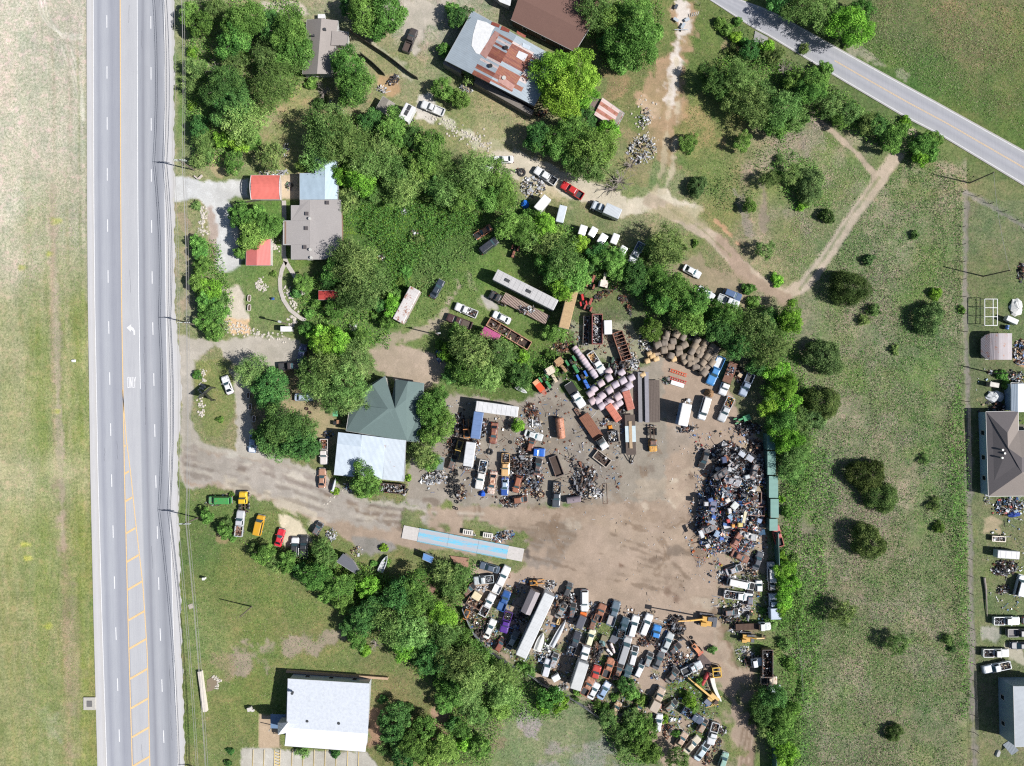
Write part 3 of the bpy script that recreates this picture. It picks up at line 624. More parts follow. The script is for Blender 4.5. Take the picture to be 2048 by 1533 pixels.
def crown_mesh(kind, r, seed):
    """foliage of one crown: lumps of leaf clusters over the crown's volume, base at z=0"""
    q = np.random.default_rng(seed); k = r / 3.0
    conif = kind in 'CK'
    zr = {'S': .62}.get(kind, .95 if conif else .78)
    nl = int(np.clip(9 + 5 * r, 9, 44)) if not conif else int(np.clip(16 + 9 * r, 16, 60))
    P = []; Nn = []; T = []
    ph = q.uniform(0, 6.28, 4); size = {'F': .34, 'C': .25}.get(kind, .30) * (.8 + .12 * min(r, 5) / 2)
    per = int(np.clip((8200 if not conif else 10500) * (r / 5.0) ** 1.5, 800, 11000) / nl)
    for i in range(nl):
        u = q.uniform(-.15, 1) ** 1 if not conif else q.uniform(-.2, 1); th = q.uniform(0, 2 * math.pi)
        if i < nl * .42: u = q.uniform(-.1, .35)
        rr = math.sqrt(max(0, 1 - u * u)); out = 1 + .16 * math.sin(2 * th + ph[0]) + .12 * math.sin(3 * th + ph[1]) + .08 * math.sin(5 * th + ph[2])
        f = q.uniform(.62, .86) if not conif else q.uniform(.72, .82)
        c = np.array([rr * math.cos(th) * f * out, rr * math.sin(th) * f * out, u * f * zr + .35 * zr])
        if q.random() < .16 and not conif: c[:2] *= .45
        lr = q.uniform(.17, .31) if not conif else q.uniform(.16, .24)
        if kind == 'F': lr = q.uniform(.24, .36)
        d_ = q.normal(0, 1, (per, 3)); d_[:, 2] = np.abs(d_[:, 2]) * 1.1 - .35; d_ /= np.linalg.norm(d_, axis=1)[:, None]
        rad = lr * q.uniform(.35, 1.12, (per, 1)) ** .6
        if kind == 'F':   # loose sprays: streaks running outwards
            ns = 14; sd_ = q.normal(0, 1, (ns, 3)); sd_[:, 2] = np.abs(sd_[:, 2]) * .6; sd_ += 1.1 * c / (np.linalg.norm(c) + .01); sd_ /= np.linalg.norm(sd_, axis=1)[:, None]
            d_ = sd_[q.integers(0, ns, per)] + q.normal(0, .13, (per, 3)); rad = lr * q.uniform(.1, 1.45, (per, 1))
        pts = c + d_ * rad
        P.append(pts); Nn.append(d_ + np.array([0, 0, .35])); T.append(np.clip(q.uniform(.12, .88) + q.normal(0, .2, per), 0, 1))  # per-lump tint also puts light and dark clumps into the leaf colour
    nb = int(per * nl * (.42 if not conif else .8)); u = q.uniform(-.1, .97, nb); th = q.uniform(0, 6.2832, nb); rr_ = np.sqrt(1 - u * u) * (1 + .16 * np.sin(2 * th + ph[0]) + .12 * np.sin(3 * th + ph[1]) + .08 * np.sin(5 * th + ph[2])) * q.uniform(.55, .86 if not conif else .93, nb)
    b_ = np.stack([rr_ * np.cos(th), rr_ * np.sin(th), u * zr * .75 + .3 * zr], 1); P.append(b_); Nn.append(b_ + np.array([0, 0, .3])); T.append(np.clip(q.normal(.42, .18, nb), 0, 1))
    P = np.concatenate(P) * r; Nn = np.concatenate(Nn); T = np.concatenate(T)
    P[:, 2] = np.maximum(P[:, 2], -.05)
    V, F = leaf_quads(P, Nn, size, q, .75 if kind != 'F' else .9, .62 if kind != 'F' else .38)
    return arr_mesh('crown_' + kind, V, F, {'tint': ('FACE', 'FLOAT', T)})
def limb_mesh(r, seed, bare=False):
    q = random.Random(seed); mb = MB(); hgt = r * (.9 if not bare else .55)
    tr = .045 * r + .05
    mb.cyl((0, 0, -.3), (0, 0, hgt * .55), tr * 1.25, tr, 8)
    n = 7 if not bare else 13
    for i in range(n):
        th = i * 2.4 + q.uniform(-.4, .4); z = hgt * q.uniform(.35, .55); L = r * q.uniform(.55, .85)
        a = Vector((0, 0, z)); b = a + Vector((math.cos(th) * L * .55, math.sin(th) * L * .55, L * .45)); c = b + Vector((math.cos(th + .3) * L * .45, math.sin(th + .3) * L * .45, L * .25))
        mb.cyl(a, b, tr * .55, tr * .34, 6); mb.cyl(b, c, tr * .34, tr * .12, 5)
        if bare:
            for _ in range(9):
                u = q.random(); p_ = a.lerp(b, u) if u < .5 else b.lerp(c, u); t2 = th + q.uniform(-1.3, 1.3); l2 = L * q.uniform(.2, .5)
                e = p_ + Vector((math.cos(t2) * l2, math.sin(t2) * l2, l2 * .4)); mb.cyl(p_, e, tr * .2, tr * .07, 4)
    return mb
CLS = (0.9, 1.7, 2.8, 4.2, 5.6)
SHAPE = {'E': 'B', 'B': 'B', 'D': 'B', 'Y': 'B', 'L': 'F', 'G': 'F', 'C': 'C', 'K': 'C'}
def crown(code, r, seed):
    kl = min(CLS, key=lambda c: abs(math.log(c / r))); sh = SHAPE[code]
    if kl < 1.2 and sh == 'B': sh = 'S'
    v = seed % (3 if kl > 2 else 2)
    return cached(('crown', sh, kl, v), lambda: crown_mesh(sh, kl, int(kl * 100) + v * 17 + ord(sh))), r / kl
TONE = {'E': 'fresh-green leafy', 'B': 'mid-green leafy', 'D': 'dark-green leafy', 'Y': 'yellow-green leafy', 'L': 'olive feathery', 'G': 'grey-green feathery', 'C': 'olive cedar', 'K': 'grey-green cedar', 'X': 'bare grey'}
def short(l):
    w_=l.split()
    assert len(w_)<=16,(len(w_),l)
    return l
def plant(px, py, rp, code, label, group, seed, cat=None):
    r = rp / S * 1.04
    if code == 'X': hh = r * 1.0
    else: hh = min(r * (1.68 if rp > 26 else 1.5), 9.5)
    zr = .78 if code not in 'CK' else .95
    small = rp < 15; base = 0.0 if (code in 'CK' or small) else max(0.0, hh - r * 1.2 * zr)
    x, y = at(px, py, base + r * .6)
    q = random.Random(seed)
    nm = 'shrub' if small else ('cedar_tree' if code in 'CK' else ('dead_tree' if code == 'X' else 'tree'))
    o = thing(nm, label, cat or ('shrub' if small else 'tree'), (x, y, zat(x, y)), q.uniform(0, 6.28), group)
    kl = min(CLS, key=lambda c: abs(math.log(c / r))); f = r / kl
    if code == 'X':
        obj('branches', cached(('bare', kl, seed % 2), lambda: limb_mesh(kl, seed, True)), DEADWOOD, o, scale=(f, f, f)); return
    me, s_ = crown(code, r, seed)
    if True:
        obj('trunk', cached(('trunk', kl), lambda: limb_mesh(kl, 5)), BARK, o, scale=(f, f, (base + r * .5) / (kl * .9)))
    obj('crown', me, LEAF[code], o, (0, 0, base), scale=(s_, s_ * q.uniform(.9, 1.08), s_ * q.uniform(.92, 1.08)))
# place phrase: list of (x, y, crown radius px, kind)
WOODS = {
 'beside the highway, north of the red-roofed carport': [(375,25,22,'B'),(397,45,26,'B'),(430,14,22,'G'),(483,40,42,'B'),(466,72,36,'B'),(383,104,13,'Y'),(391,136,21,'G'),(381,170,15,'G'),(383,209,11,'Y'),(467,125,26,'G'),(430,140,22,'X'),(446,167,40,'D'),(452,195,34,'D'),(467,216,38,'D'),(488,246,36,'B'),(446,276,20,'Y'),(480,287,20,'Y'),(500,280,20,'B'),(397,251,21,'D'),(404,284,20,'L'),(395,322,16,'G'),(465,324,23,'B'),(416,312,14,'G')],
 'around the grey-shingled house': [(574,60,40,'B'),(588,95,36,'B'),(548,166,40,'L'),(535,112,28,'G'),(540,45,28,'D'),(560,130,28,'B'),(695,128,37,'B'),(703,172,38,'B'),(720,160,26,'G'),(648,183,17,'X'),(622,166,13,'B'),(640,205,14,'D'),(725,25,36,'B'),(775,22,38,'B'),(752,56,24,'B'),(700,12,24,'D')],
 'in the belt above the grey flat-roofed house': [(540,313,27,'G'),(608,328,18,'B'),(660,262,46,'L'),(697,284,46,'L'),(735,320,38,'L'),(640,296,36,'L'),(741,240,28,'D'),(783,256,34,'B'),(723,362,30,'Y'),(765,300,30,'G'),(796,350,30,'L'),(738,383,26,'L'),(805,376,34,'L'),(700,400,22,'G'),(854,298,38,'B'),(818,278,28,'D'),(835,330,32,'B'),(880,326,28,'B'),(948,352,40,'B'),(998,362,34,'B'),(896,380,30,'B'),(930,392,32,'B'),(975,392,34,'B'),(1005,395,28,'B'),(845,355,22,'D'),(690,348,26,'Y'),(870,365,26,'D')],
 'around the rusty-roofed barn': [(920,31,23,'D'),(905,18,16,'B'),(886,97,15,'B'),(940,148,16,'G'),(884,176,22,'B'),(920,197,20,'B'),(903,190,14,'B'),(1112,138,42,'Y'),(1155,150,44,'Y'),(1128,186,44,'Y'),(1098,170,26,'Y'),(1165,190,30,'Y'),(1076,271,30,'D'),(1108,285,32,'B'),(1141,262,40,'B'),(1190,290,42,'B'),(1215,262,26,'Y'),(1180,328,36,'L'),(1150,318,28,'B'),(1170,240,26,'D'),(1189,12,34,'L'),(1228,28,32,'B'),(1275,34,42,'B'),(1272,84,46,'B'),(1250,112,34,'B'),(1300,62,26,'B'),(1225,80,26,'D')],
 'on the grass beside the pale north track': [(1377,282,18,'B'),(1378,296,13,'B'),(1395,373,21,'K'),(1242,360,26,'X'),(1262,330,18,'X'),(1228,376,22,'X')],
 'in the thicket below the country road': [(1487,282,20,'B'),(1427,157,28,'D'),(1444,180,20,'D'),(1482,152,32,'L'),(1470,200,24,'G'),(1508,214,32,'G'),(1535,190,26,'G'),(1568,217,32,'B'),(1594,238,26,'L'),(1552,250,26,'B'),(1502,99,20,'D'),(1536,92,15,'Y'),(1552,110,16,'G'),(1570,135,18,'X'),(1590,160,22,'B'),(1633,162,28,'B'),(1654,136,16,'B'),(1609,98,11,'G'),(1476,42,10,'B'),(1440,45,13,'B'),(1455,60,13,'B'),(1473,73,14,'Y'),(1490,84,12,'B'),(1627,180,28,'B'),(1659,206,24,'G'),(1600,180,22,'D'),(1700,226,22,'G'),(1680,240,18,'B'),(1735,245,20,'G'),(1757,250,22,'D'),(1786,280,24,'B'),(1813,243,14,'Y'),(1800,262,18,'B'),(1849,287,24,'B'),(1842,314,17,'Y'),(1870,277,18,'B'),(1864,310,16,'B'),(1480,120,14,'G'),(1465,100,12,'G')],
 'above the bend of the country road': [(1706,48,40,'Y'),(1724,22,26,'B'),(1646,20,32,'L'),(1680,40,24,'B'),(1600,14,30,'L'),(1620,30,20,'L'),(1565,2,26,'D'),(1700,80,14,'B')],
 'along the grey flat-roofed house\'s driveway': [(478,432,26,'B'),(500,470,30,'B'),(530,450,28,'B'),(512,430,22,'B'),(555,452,17,'B'),(482,505,15,'B'),(392,412,10,'G'),(394,485,17,'B'),(398,507,17,'B'),(402,530,19,'B'),(396,568,22,'B'),(420,578,22,'Y'),(411,602,22,'B'),(429,622,24,'B'),(408,640,20,'B'),(424,662,22,'B'),(444,598,14,'B'),(546,548,7,'B')],
 'behind the grey flat-roofed house': [(692,515,36,'G'),(713,540,40,'G'),(740,566,38,'G'),(719,590,36,'G'),(674,535,28,'B'),(655,560,18,'D'),(605,566,20,'B'),(592,585,13,'D'),(671,618,22,'B'),(690,600,18,'B'),(785,612,22,'Y'),(790,590,16,'B'),(776,644,18,'B'),(760,610,16,'D'),(815,500,12,'B'),(812,540,13,'B'),(800,565,13,'B'),(833,480,12,'G'),(752,634,12,'B'),(618,628,12,'B'),(632,605,14,'B')],
 'around the green-roofed house': [(500,743,29,'G'),(541,767,33,'D'),(532,795,28,'D'),(562,850,42,'D'),(541,884,32,'D'),(590,885,38,'D'),(608,858,24,'L'),(620,900,22,'D'),(523,868,22,'D'),(638,675,26,'Y'),(652,690,30,'Y'),(675,690,28,'Y'),(614,660,18,'B'),(719,680,20,'B'),(668,668,18,'Y'),(712,725,34,'G'),(655,735,34,'L'),(632,765,34,'L'),(690,768,40,'L'),(702,800,28,'G'),(660,795,30,'L'),(620,740,24,'L'),(862,822,34,'B'),(880,850,32,'B'),(862,868,26,'B'),(873,797,22,'B'),(845,905,26,'G'),(862,925,20,'B'),(832,900,16,'G'),(728,964,32,'B'),(740,945,18,'Y'),(817,957,7,'Y'),(673,956,8,'B'),(670,983,9,'Y'),(438,840,8,'B'),(393,751,10,'B'),(728,985,16,'B')],
 'in the thicket below the pink-topped trailer': [(915,676,24,'B'),(895,705,20,'Y'),(945,700,36,'G'),(930,736,32,'B'),(997,704,30,'G'),(967,752,30,'L'),(905,745,22,'D'),(1000,740,20,'L'),(1039,752,26,'D'),(1110,667,22,'B'),(1102,712,13,'B'),(1047,712,14,'Y'),(1036,851,15,'Y'),(1050,770,12,'G'),(880,690,12,'B'),(1110,735,9,'B')],
 'in the belt below the white insulated boxes': [(1022,447,32,'B'),(1047,464,28,'B'),(1067,480,26,'B'),(1088,453,28,'Y'),(1098,485,28,'G'),(1120,470,16,'B'),(1109,541,32,'B'),(1130,518,36,'B'),(1150,550,34,'B'),(1125,572,28,'Y'),(1161,487,18,'Y'),(1196,505,22,'D'),(1223,518,28,'B'),(1240,540,22,'B'),(1276,547,28,'D'),(1298,560,22,'D'),(1060,430,16,'B'),(1180,530,18,'D')],
 'between the white pickup and the brown hay bales': [(1334,490,34,'G'),(1313,500,24,'G'),(1352,500,20,'B'),(1391,487,8,'B'),(1316,556,28,'B'),(1350,576,36,'B'),(1386,604,34,'B'),(1330,598,28,'B'),(1378,638,32,'B'),(1415,612,24,'B'),(1457,630,32,'B'),(1443,658,32,'D'),(1483,690,30,'D'),(1509,665,36,'G'),(1535,643,26,'D'),(1584,636,28,'Y'),(1558,655,20,'B'),(1548,700,34,'G'),(1305,662,22,'B'),(1300,650,16,'Y'),(1509,604,14,'B'),(1498,578,14,'B'),(1520,730,22,'D'),(1408,650,20,'B'),(1277,575,18,'D'),(1480,660,24,'G')],
 'in the east hedge behind the scrap heap': [(1557,745,26,'Y'),(1571,775,28,'Y'),(1548,785,24,'B'),(1543,815,24,'Y'),(1580,812,26,'Y'),(1564,845,28,'B'),(1597,842,24,'G'),(1575,880,30,'Y'),(1600,880,22,'G'),(1590,912,28,'L'),(1585,945,24,'L'),(1572,918,16,'L'),(1565,999,8,'Y'),(1532,1028,6,'Y'),(1535,980,7,'L'),(1571,1142,22,'Y'),(1578,1170,22,'Y'),(1565,1120,14,'Y'),(1570,1198,20,'Y'),(1562,1220,16,'Y'),(1544,1247,14,'B'),(1527,1222,8,'B'),(1598,960,14,'G'),(1575,1025,12,'B'),(1572,1290,14,'G'),(1580,1330,13,'B'),(1590,1120,12,'G')],
 'in the pasture east of the scrap yard': [(1702,577,40,'C'),(1650,714,37,'K'),(1648,806,34,'C'),(1628,838,26,'K'),(1735,952,36,'C'),(1765,996,32,'C'),(1737,1084,35,'C'),(1688,1232,26,'G'),(1798,1290,22,'G'),(1790,1467,18,'C'),(1860,637,32,'K'),(1873,588,14,'Y'),(1532,500,18,'G'),(1501,411,15,'B'),(1621,369,32,'K'),(1587,350,20,'G'),(1540,356,18,'G'),(1556,352,12,'B'),(1605,411,12,'Y'),(1655,432,16,'C'),(1556,560,14,'Y'),(1748,620,14,'G'),(1738,520,12,'K'),(1728,640,12,'G'),(1560,320,10,'G'),(1790,700,9,'G'),(1830,470,9,'G'),(1925,620,8,'B'),(1870,1010,12,'G'),(1880,1055,13,'B'),(1850,920,10,'G'),(1896,1280,12,'G'),(1905,1298,8,'K')],
 'beside the bare track at the bottom right': [(1528,1420,28,'D'),(1569,1439,30,'B'),(1545,1398,28,'D'),(1561,1470,26,'B'),(1573,1509,24,'Y'),(1535,1452,22,'G'),(1590,1420,14,'Y'),(1510,1440,12,'G')],
 'among the wrecks south in the yard': [(1381,1403,15,'Y'),(1386,1420,12,'B'),(1368,1388,9,'B'),(1299,1463,20,'B'),(1287,1445,18,'B'),(1352,1470,9,'B'),(1303,1510,22,'B'),(1355,1517,22,'L'),(1252,1372,18,'D'),(1263,1388,16,'B'),(1283,1405,14,'B'),(1239,1366,11,'D'),(1209,1419,12,'B'),(1275,1425,12,'B'),(1400,1365,10,'B'),(1425,1300,9,'L'),(1330,1440,9,'Y'),(1230,1395,9,'B')],
 'in the wood south-west of the yard': [(572,1126,22,'B'),(527,1110,22,'B'),(508,1098,14,'G'),(548,1128,18,'G'),(628,1156,30,'B'),(605,1145,20,'D'),(677,1175,28,'B'),(683,1203,26,'B'),(655,1190,20,'B'),(642,1100,20,'L'),(655,1118,20,'L'),(748,1128,8,'B'),(736,1177,24,'Y'),(722,1160,18,'B'),(767,1097,9,'Y'),(775,1126,8,'B'),(800,1192,34,'D'),(824,1178,30,'B'),(832,1208,32,'B'),(765,1205,24,'D'),(726,1236,32,'D'),(745,1222,26,'D'),(713,1275,24,'B'),(785,1257,34,'L'),(814,1262,36,'L'),(805,1298,26,'Y'),(850,1240,26,'G'),(883,1236,30,'Y'),(889,1268,30,'B'),(922,1281,26,'B'),(942,1304,24,'B'),(870,1300,26,'D'),(893,1324,28,'D'),(853,1326,26,'D'),(908,1171,24,'L'),(893,1146,24,'G'),(922,1146,18,'L'),(905,1195,16,'G'),(730,1302,13,'Y'),(752,1290,14,'X'),(700,1250,22,'D'),(840,1290,18,'B')],
 'in the wood below the wreck-filled lot': [(920,1329,36,'G'),(948,1352,36,'L'),(910,1385,30,'B'),(890,1368,22,'B'),(937,1388,30,'G'),(968,1322,26,'B'),(1007,1350,28,'L'),(1005,1385,30,'L'),(975,1375,18,'X'),(1000,1420,22,'B'),(985,1340,22,'B'),(1100,1398,26,'B'),(1118,1408,22,'Y'),(1090,1415,16,'Y'),(1139,1405,11,'X'),(954,1431,20,'L'),(922,1463,20,'B'),(905,1450,16,'D'),(959,1498,22,'B'),(930,1490,16,'Y'),(844,1317,24,'D'),(890,1410,20,'B'),(1155,1385,10,'B'),(1150,1400,8,'G'),(1060,1345,13,'L'),(1045,1335,11,'B')],
 'between the white-roofed church hall and the wood': [(849,1456,24,'B'),(826,1500,28,'B'),(885,1500,28,'B'),(805,1522,24,'D'),(855,1525,22,'B'),(798,1430,24,'D'),(815,1420,14,'D'),(784,1470,26,'D'),(768,1440,16,'D'),(765,1400,10,'D'),(800,1495,22,'D'),(606,1502,14,'L'),(670,1507,11,'D'),(459,1504,8,'D'),(455,1528,8,'D'),(770,1500,14,'G')],
 'by the fence below the south wrecks': [(1215,1439,18,'G'),(1240,1432,16,'X'),(1262,1438,18,'G'),(1276,1463,24,'B'),(1246,1500,16,'G'),(1283,1490,24,'B'),(1195,1410,10,'B'),(1240,1465,16,'L'),(1180,1415,9,'X')],
 'beside the parked green van and yellow truck': [(413,1034,15,'B'),(405,1020,9,'G'),(448,1064,16,'B'),(455,1045,11,'G'),(466,1076,9,'B'),(462,990,6,'B')],
 'beside the blue-roofed shed on the right': [(2006,750,12,'B'),(2017,771,12,'B')]}
seed = 0
for place, L_ in WOODS.items():
    L_ = [(x, y, r_, 'E' if c_ == 'B' and (x * 7 + y * 13) % 5 < 2 else ('L' if c_ == 'B' and (x * 7 + y * 13) % 11 == 3 else c_)) for x, y, r_, c_ in L_]
    srt = sorted(range(len(L_)), key=lambda i: (L_[i][0], L_[i][1])); rank = {i: k for k, i in enumerate(srt)}
    for i, (x, y, r_, c_) in enumerate(L_):
        seed += 1; kind_ = 'shrub' if r_ < 15 else 'tree'
        same = [k for k in range(len(L_)) if L_[k][3] == c_ and (L_[k][2] < 15) == (r_ < 15)]; same.sort(key=lambda k: (L_[k][0], L_[k][1])); n_ = same.index(i)
        what = ('%s %s' % (TONE[c_], kind_)).replace('cedar tree', 'cedar').replace('cedar shrub', 'small cedar')
        if len(same) == 1: lb = 'only %s %s' % (what, place)
        elif n_ == len(same) - 1: lb = 'rightmost %s %s' % (what, place)
        elif n_ == 0: lb = 'leftmost %s %s' % (what, place)
        else: lb = '%s %s from the left %s' % (ordinal(n_), what, place)
        plant(x, y, r_, c_, lb, 'trees and shrubs ' + place, seed * 7 + 3)
# undergrowth: vines, brambles and rank weeds nobody could count
def cover(name, polys, code, dens, hmax, size, label, seed, asp=.6, thr=-.22):
    q = np.random.default_rng(seed); PP = []
    for P in polys:
        xs = [a[0] for a in P]; ys = [a[1] for a in P]; A = (max(xs) - min(xs)) * (max(ys) - min(ys)) / S / S
        n = int(A * dens); X = q.uniform(min(xs), max(xs), n); Y = q.uniform(min(ys), max(ys), n)
        ix = np.clip(((X + 330) / STEP).astype(int), 0, gw - 1); iy = np.clip(((Y + 260) / STEP).astype(int), 0, gh - 1)
        nz = (NB_[iy, ix] * 1.3 + NA[iy, ix] * 1.6)
        edge = segdist(X, Y, P, True); k = pinpoly(X, Y, P) & (nz > thr - np.clip(edge / 22, 0, .6)) & ~((edge < 8) & (q.random(n) < .5))
        if name not in ('undergrowth', 'brambles', 'dry_reeds'): k &= (VEG[iy, ix] > .5) & ~(ROADMASK[iy, ix])
        X, Y, nz, ix, iy = X[k], Y[k], nz[k], ix[k], iy[k]
        z = np.clip(.5 + nz * 1.5, .05, 1) * hmax * q.uniform(.25, 1, len(X)) + Z[iy, ix]
        PP.append(np.stack([(X - 1024) / S, (766.5 - Y) / S, z], 1))
    P = np.concatenate(PP); Nn = np.tile([0, 0, .9], (len(P), 1)) + q.normal(0, .3, (len(P), 3))
    V, F = leaf_quads(P, Nn, size, q, .6, asp); T = np.clip(q.normal(.5, .22, len(P)), 0, 1)
    o = obj(name, arr_mesh(name, V, F, {'tint': ('FACE', 'FLOAT', T)}), LEAF[code]); tag(o, label, 'plants', kind='stuff')
VINE = [(684,430),(700,400),(780,405),(870,400),(930,415),(965,430),(960,465),(905,475),(860,500),(835,530),(822,590),(790,640),(765,650),(760,600),(775,560),(765,500),(735,470),(690,480)]
BELT = [[(380,0),(600,0),(620,100),(600,190),(500,260),(470,340),(390,330),(370,200)],[(600,240),(700,230),(820,230),(900,320),(1030,340),(1040,420),(950,430),(800,420),(690,420),(640,330)],[(1400,130),(1500,90),(1620,140),(1760,230),(1880,280),(1850,320),(1760,300),(1640,240),(1560,280),(1480,240)],
 [(1000,400),(1060,400),(1110,440),(1240,500),(1320,480),(1345,530),(1365,585),(1440,625),(1520,610),(1600,620),(1600,740),(1540,740),(1470,700),(1300,640),(1240,570),(1100,600),(1060,520),(990,460)],[(1520,700),(1600,700),(1640,820),(1625,900),(1610,1060),(1560,1060),(1562,860),(1530,800)],
 [(1562,1050),(1600,1050),(1610,1240),(1560,1260),(1550,1180)],[(480,1080),(560,1110),(640,1090),(740,1130),(790,1150),(880,1120),(950,1130),(930,1220),(960,1290),(1040,1340),(1040,1420),(960,1440),(900,1400),(760,1290),(640,1190),(560,1130)],
 [(880,1330),(1030,1340),(1120,1390),(1130,1440),(1010,1440),(980,1530),(800,1530),(780,1450),(840,1440),(900,1440)],[(1180,1400),(1260,1440),(1300,1440),(1320,1533),(1240,1533),(1200,1450)],[(640,540),(750,480),(790,600),(780,700),(620,690),(590,590)],[(880,690),(960,650),(1010,665),(1060,700),(1120,720),(1110,760),(1000,775),(900,775)],
 [(1500,1400),(1600,1390),(1600,1533),(1540,1533)],[(1160,0),(1330,0),(1320,120),(1210,140),(1160,60)],[(380,480),(440,480),(470,600),(460,670),(400,660),(385,560)]]
LAWN = [[(350,0),(1930,0),(1930,700),(1500,1533),(350,1560)],[(1930,380),(2060,420),(2060,1560),(1955,1560)]]
cover('grass', LAWN, 'L', 4.5, .22, .28, 'rough grass of the yards and lawns', 51, .3, thr=-.3)
cover('dry_grass', LAWN, 'T', 2.2, .2, .28, 'dry straw tufts in the yards and lawns', 52, .22, thr=0)
cover('grass', [[(1730,0),(2200,0),(2200,380),(2048,290),(1700,90)]], 'L', 12, .4, .34, 'long rough grass of the north-east field', 53, .3)
cover('dry_grass', [[(1730,0),(2200,0),(2200,380),(2048,290),(1700,90)]], 'T', 9, .4, .3, 'bleached seed heads of the north-east field', 54, .2, thr=-.02)
cover('undergrowth', BELT, 'B', 13, 1.5, .36, 'rank bushes filling the gaps between the trees', 31)
cover('undergrowth', BELT, 'Y', 5, 1.1, .32, 'bright yellow-green weeds among the trees', 45, thr=.04)
cover('undergrowth', BELT, 'G', 9, 2.4, .34, 'grey-green brush among the trees', 32, thr=.02)
cover('brambles', [VINE], 'B', 26, 2.0, .36, 'tall mid-green brambles in the overgrown lot', 33, thr=.06)
cover('brambles', [VINE, [(800,490),(960,440),(1000,480),(880,560),(830,640)]], 'G', 14, 1.2, .34, 'grey-green weeds in the overgrown lot', 34, thr=-.02)
cover('dry_grass', [[(1640,450),(1760,360),(1830,300),(1930,380),(1935,1600),(1600,1600),(1640,1200),(1600,900),(1620,640)],[(1490,560),(1560,480),(1660,300),(1740,350),(1600,560)],[(1540,260),(1640,240),(1700,300),(1600,340),(1530,330)]], 'T', 13, .4, .34, 'bleached dry tufts of the pasture', 35, .2, thr=-.05)
cover('weeds', [[(1640,450),(1760,360),(1830,300),(1930,380),(1935,1600),(1600,1600),(1640,1200),(1600,900),(1620,640)]], 'D', 6, .8, .36, 'dark weed clumps of the pasture', 36, .4, thr=.16)
cover('weeds', [[(860,800),(1100,780),(1230,640),(1180,600),(1060,640),(1040,760)],[(930,1150),(1030,1180),(1110,1260),(1200,1250),(1300,1280),(1400,1330),(1440,1400),(1420,1520),(1300,1500),(1280,1440),(1180,1390),(1040,1330),(940,1250)],[(1440,1110),(1540,1100),(1540,1420),(1500,1420),(1470,1300)]], 'B', 7, .7, .28, 'weeds growing between the parked wrecks', 37, .4, thr=.05)
cover('undergrowth', [[(1590,1050),(1650,1070),(1660,1130),(1640,1300),(1620,1533),(1590,1533)],[(1600,880),(1660,900),(1680,1000),(1640,1060),(1600,1060)],[(1890,850),(1925,700),(1935,850),(1940,1100),(1945,1400),(1920,1533),(1910,1200),(1890,1000)],[(1560,270),(1640,330),(1660,420),(1580,420),(1530,340)],[(1545,1235),(1600,1230),(1620,1420),(1590,1410),(1560,1380),(1552,1300)]], 'B', 12, 1.4, .36, 'scrubby green brush along the edges of the pasture', 41, thr=.03)
cover('dry_grass', [[(20,360),(172,360),(180,900),(180,1500),(20,1500)],[(1730,0),(2100,0),(2100,300),(1700,90)],[(470,1260),(700,1250),(560,1350),(470,1350)]], 'T', 2, .2, .26, 'bleached dry tufts in the outer fields', 38, .2)
cover('undergrowth', [[(684,430),(700,400),(780,405),(870,400),(930,415),(965,430),(960,465),(905,475),(860,500),(835,530),(822,590),(790,640),(765,650),(760,600),(775,560),(765,500),(735,470),(690,480)],
  [(640,1095),(680,1100),(730,1130),(790,1150),(800,1200),(760,1240),(700,1200),(640,1170),(580,1130)]], 'Y', 15, .9, .34, 'bright green vines and brambles behind the grey flat-roofed house', 3)
cover('undergrowth', [[(890,690),(960,660),(1010,665),(1060,700),(1110,720),(1120,760),(1060,780),(1000,775),(900,780),(880,760)],[(640,640),(760,640),(740,700),(640,710)],[(1000,400),(1060,400),(1110,430),(1240,500),(1300,560),(1270,580),(1100,600),(1060,520),(990,460)],
  [(880,1110),(960,1120),(960,1180),(920,1220),(880,1200)],[(1530,1060),(1590,1050),(1600,1240),(1560,1260),(1545,1180)],[(1585,870),(1625,900),(1610,1060),(1560,1060)],[(1520,700),(1600,700),(1620,860),(1560,900),(1530,800)]], 'B', 13, .9, .34, 'rank green weeds between the trees around the yard', 4)
cover('undergrowth', [[(1440,20),(1500,60),(1620,140),(1760,230),(1900,300),(1960,360),(1900,380),(1860,330),(1760,300),(1640,230),(1520,140),(1430,80)],[(1500,300),(1540,260),(1600,220),(1640,230),(1560,330),(1520,360),(1480,340)],[(1400,370),(1480,330),(1520,380),(1500,420),(1430,420)],
  [(1590,1050),(1640,1080),(1660,1200),(1620,1400),(1600,1533),(1580,1533),(1575,1300),(1590,1200)],[(700,430),(940,430),(960,600),(800,660)]], 'G', 8, .6, .34, 'grey-green scrub weeds along the country road and pasture edge', 5)
cover('grass', [[(1640,450),(1760,360),(1830,300),(1930,380),(1935,1600),(1600,1600),(1640,1200),(1600,900),(1620,640)],[(1490,560),(1560,480),(1660,300),(1740,350),(1600,560)]], 'L', 10, .45, .34, 'rough tussocky grass of the pasture east of the scrap yard', 6, .3)
cover('grass', [[(1730,0),(2048,0),(2200,0),(2200,380),(2048,290),(1700,90)],[(355,0),(375,0),(378,340),(352,340)],[(372,1000),(480,1090),(640,1150),(720,1260),(560,1260),(450,1290),(372,1500)],[(1380,60),(1440,80),(1490,240),(1480,420),(1400,440),(1360,300)],[(800,480),(1000,480),(1060,640),(900,640),(840,660)]], 'L', 6, .2, .26, 'short rough grass of the lawns and the north-east field', 7, .3)
cover('dry_reeds', [[(468,1285),(520,1290),(570,1275),(640,1262),(690,1262),(640,1300),(580,1330),(520,1345),(470,1350),(462,1310)]], 'L', 9, .5, .3, 'dry reed patch above the church hall lawn', 8, .25)
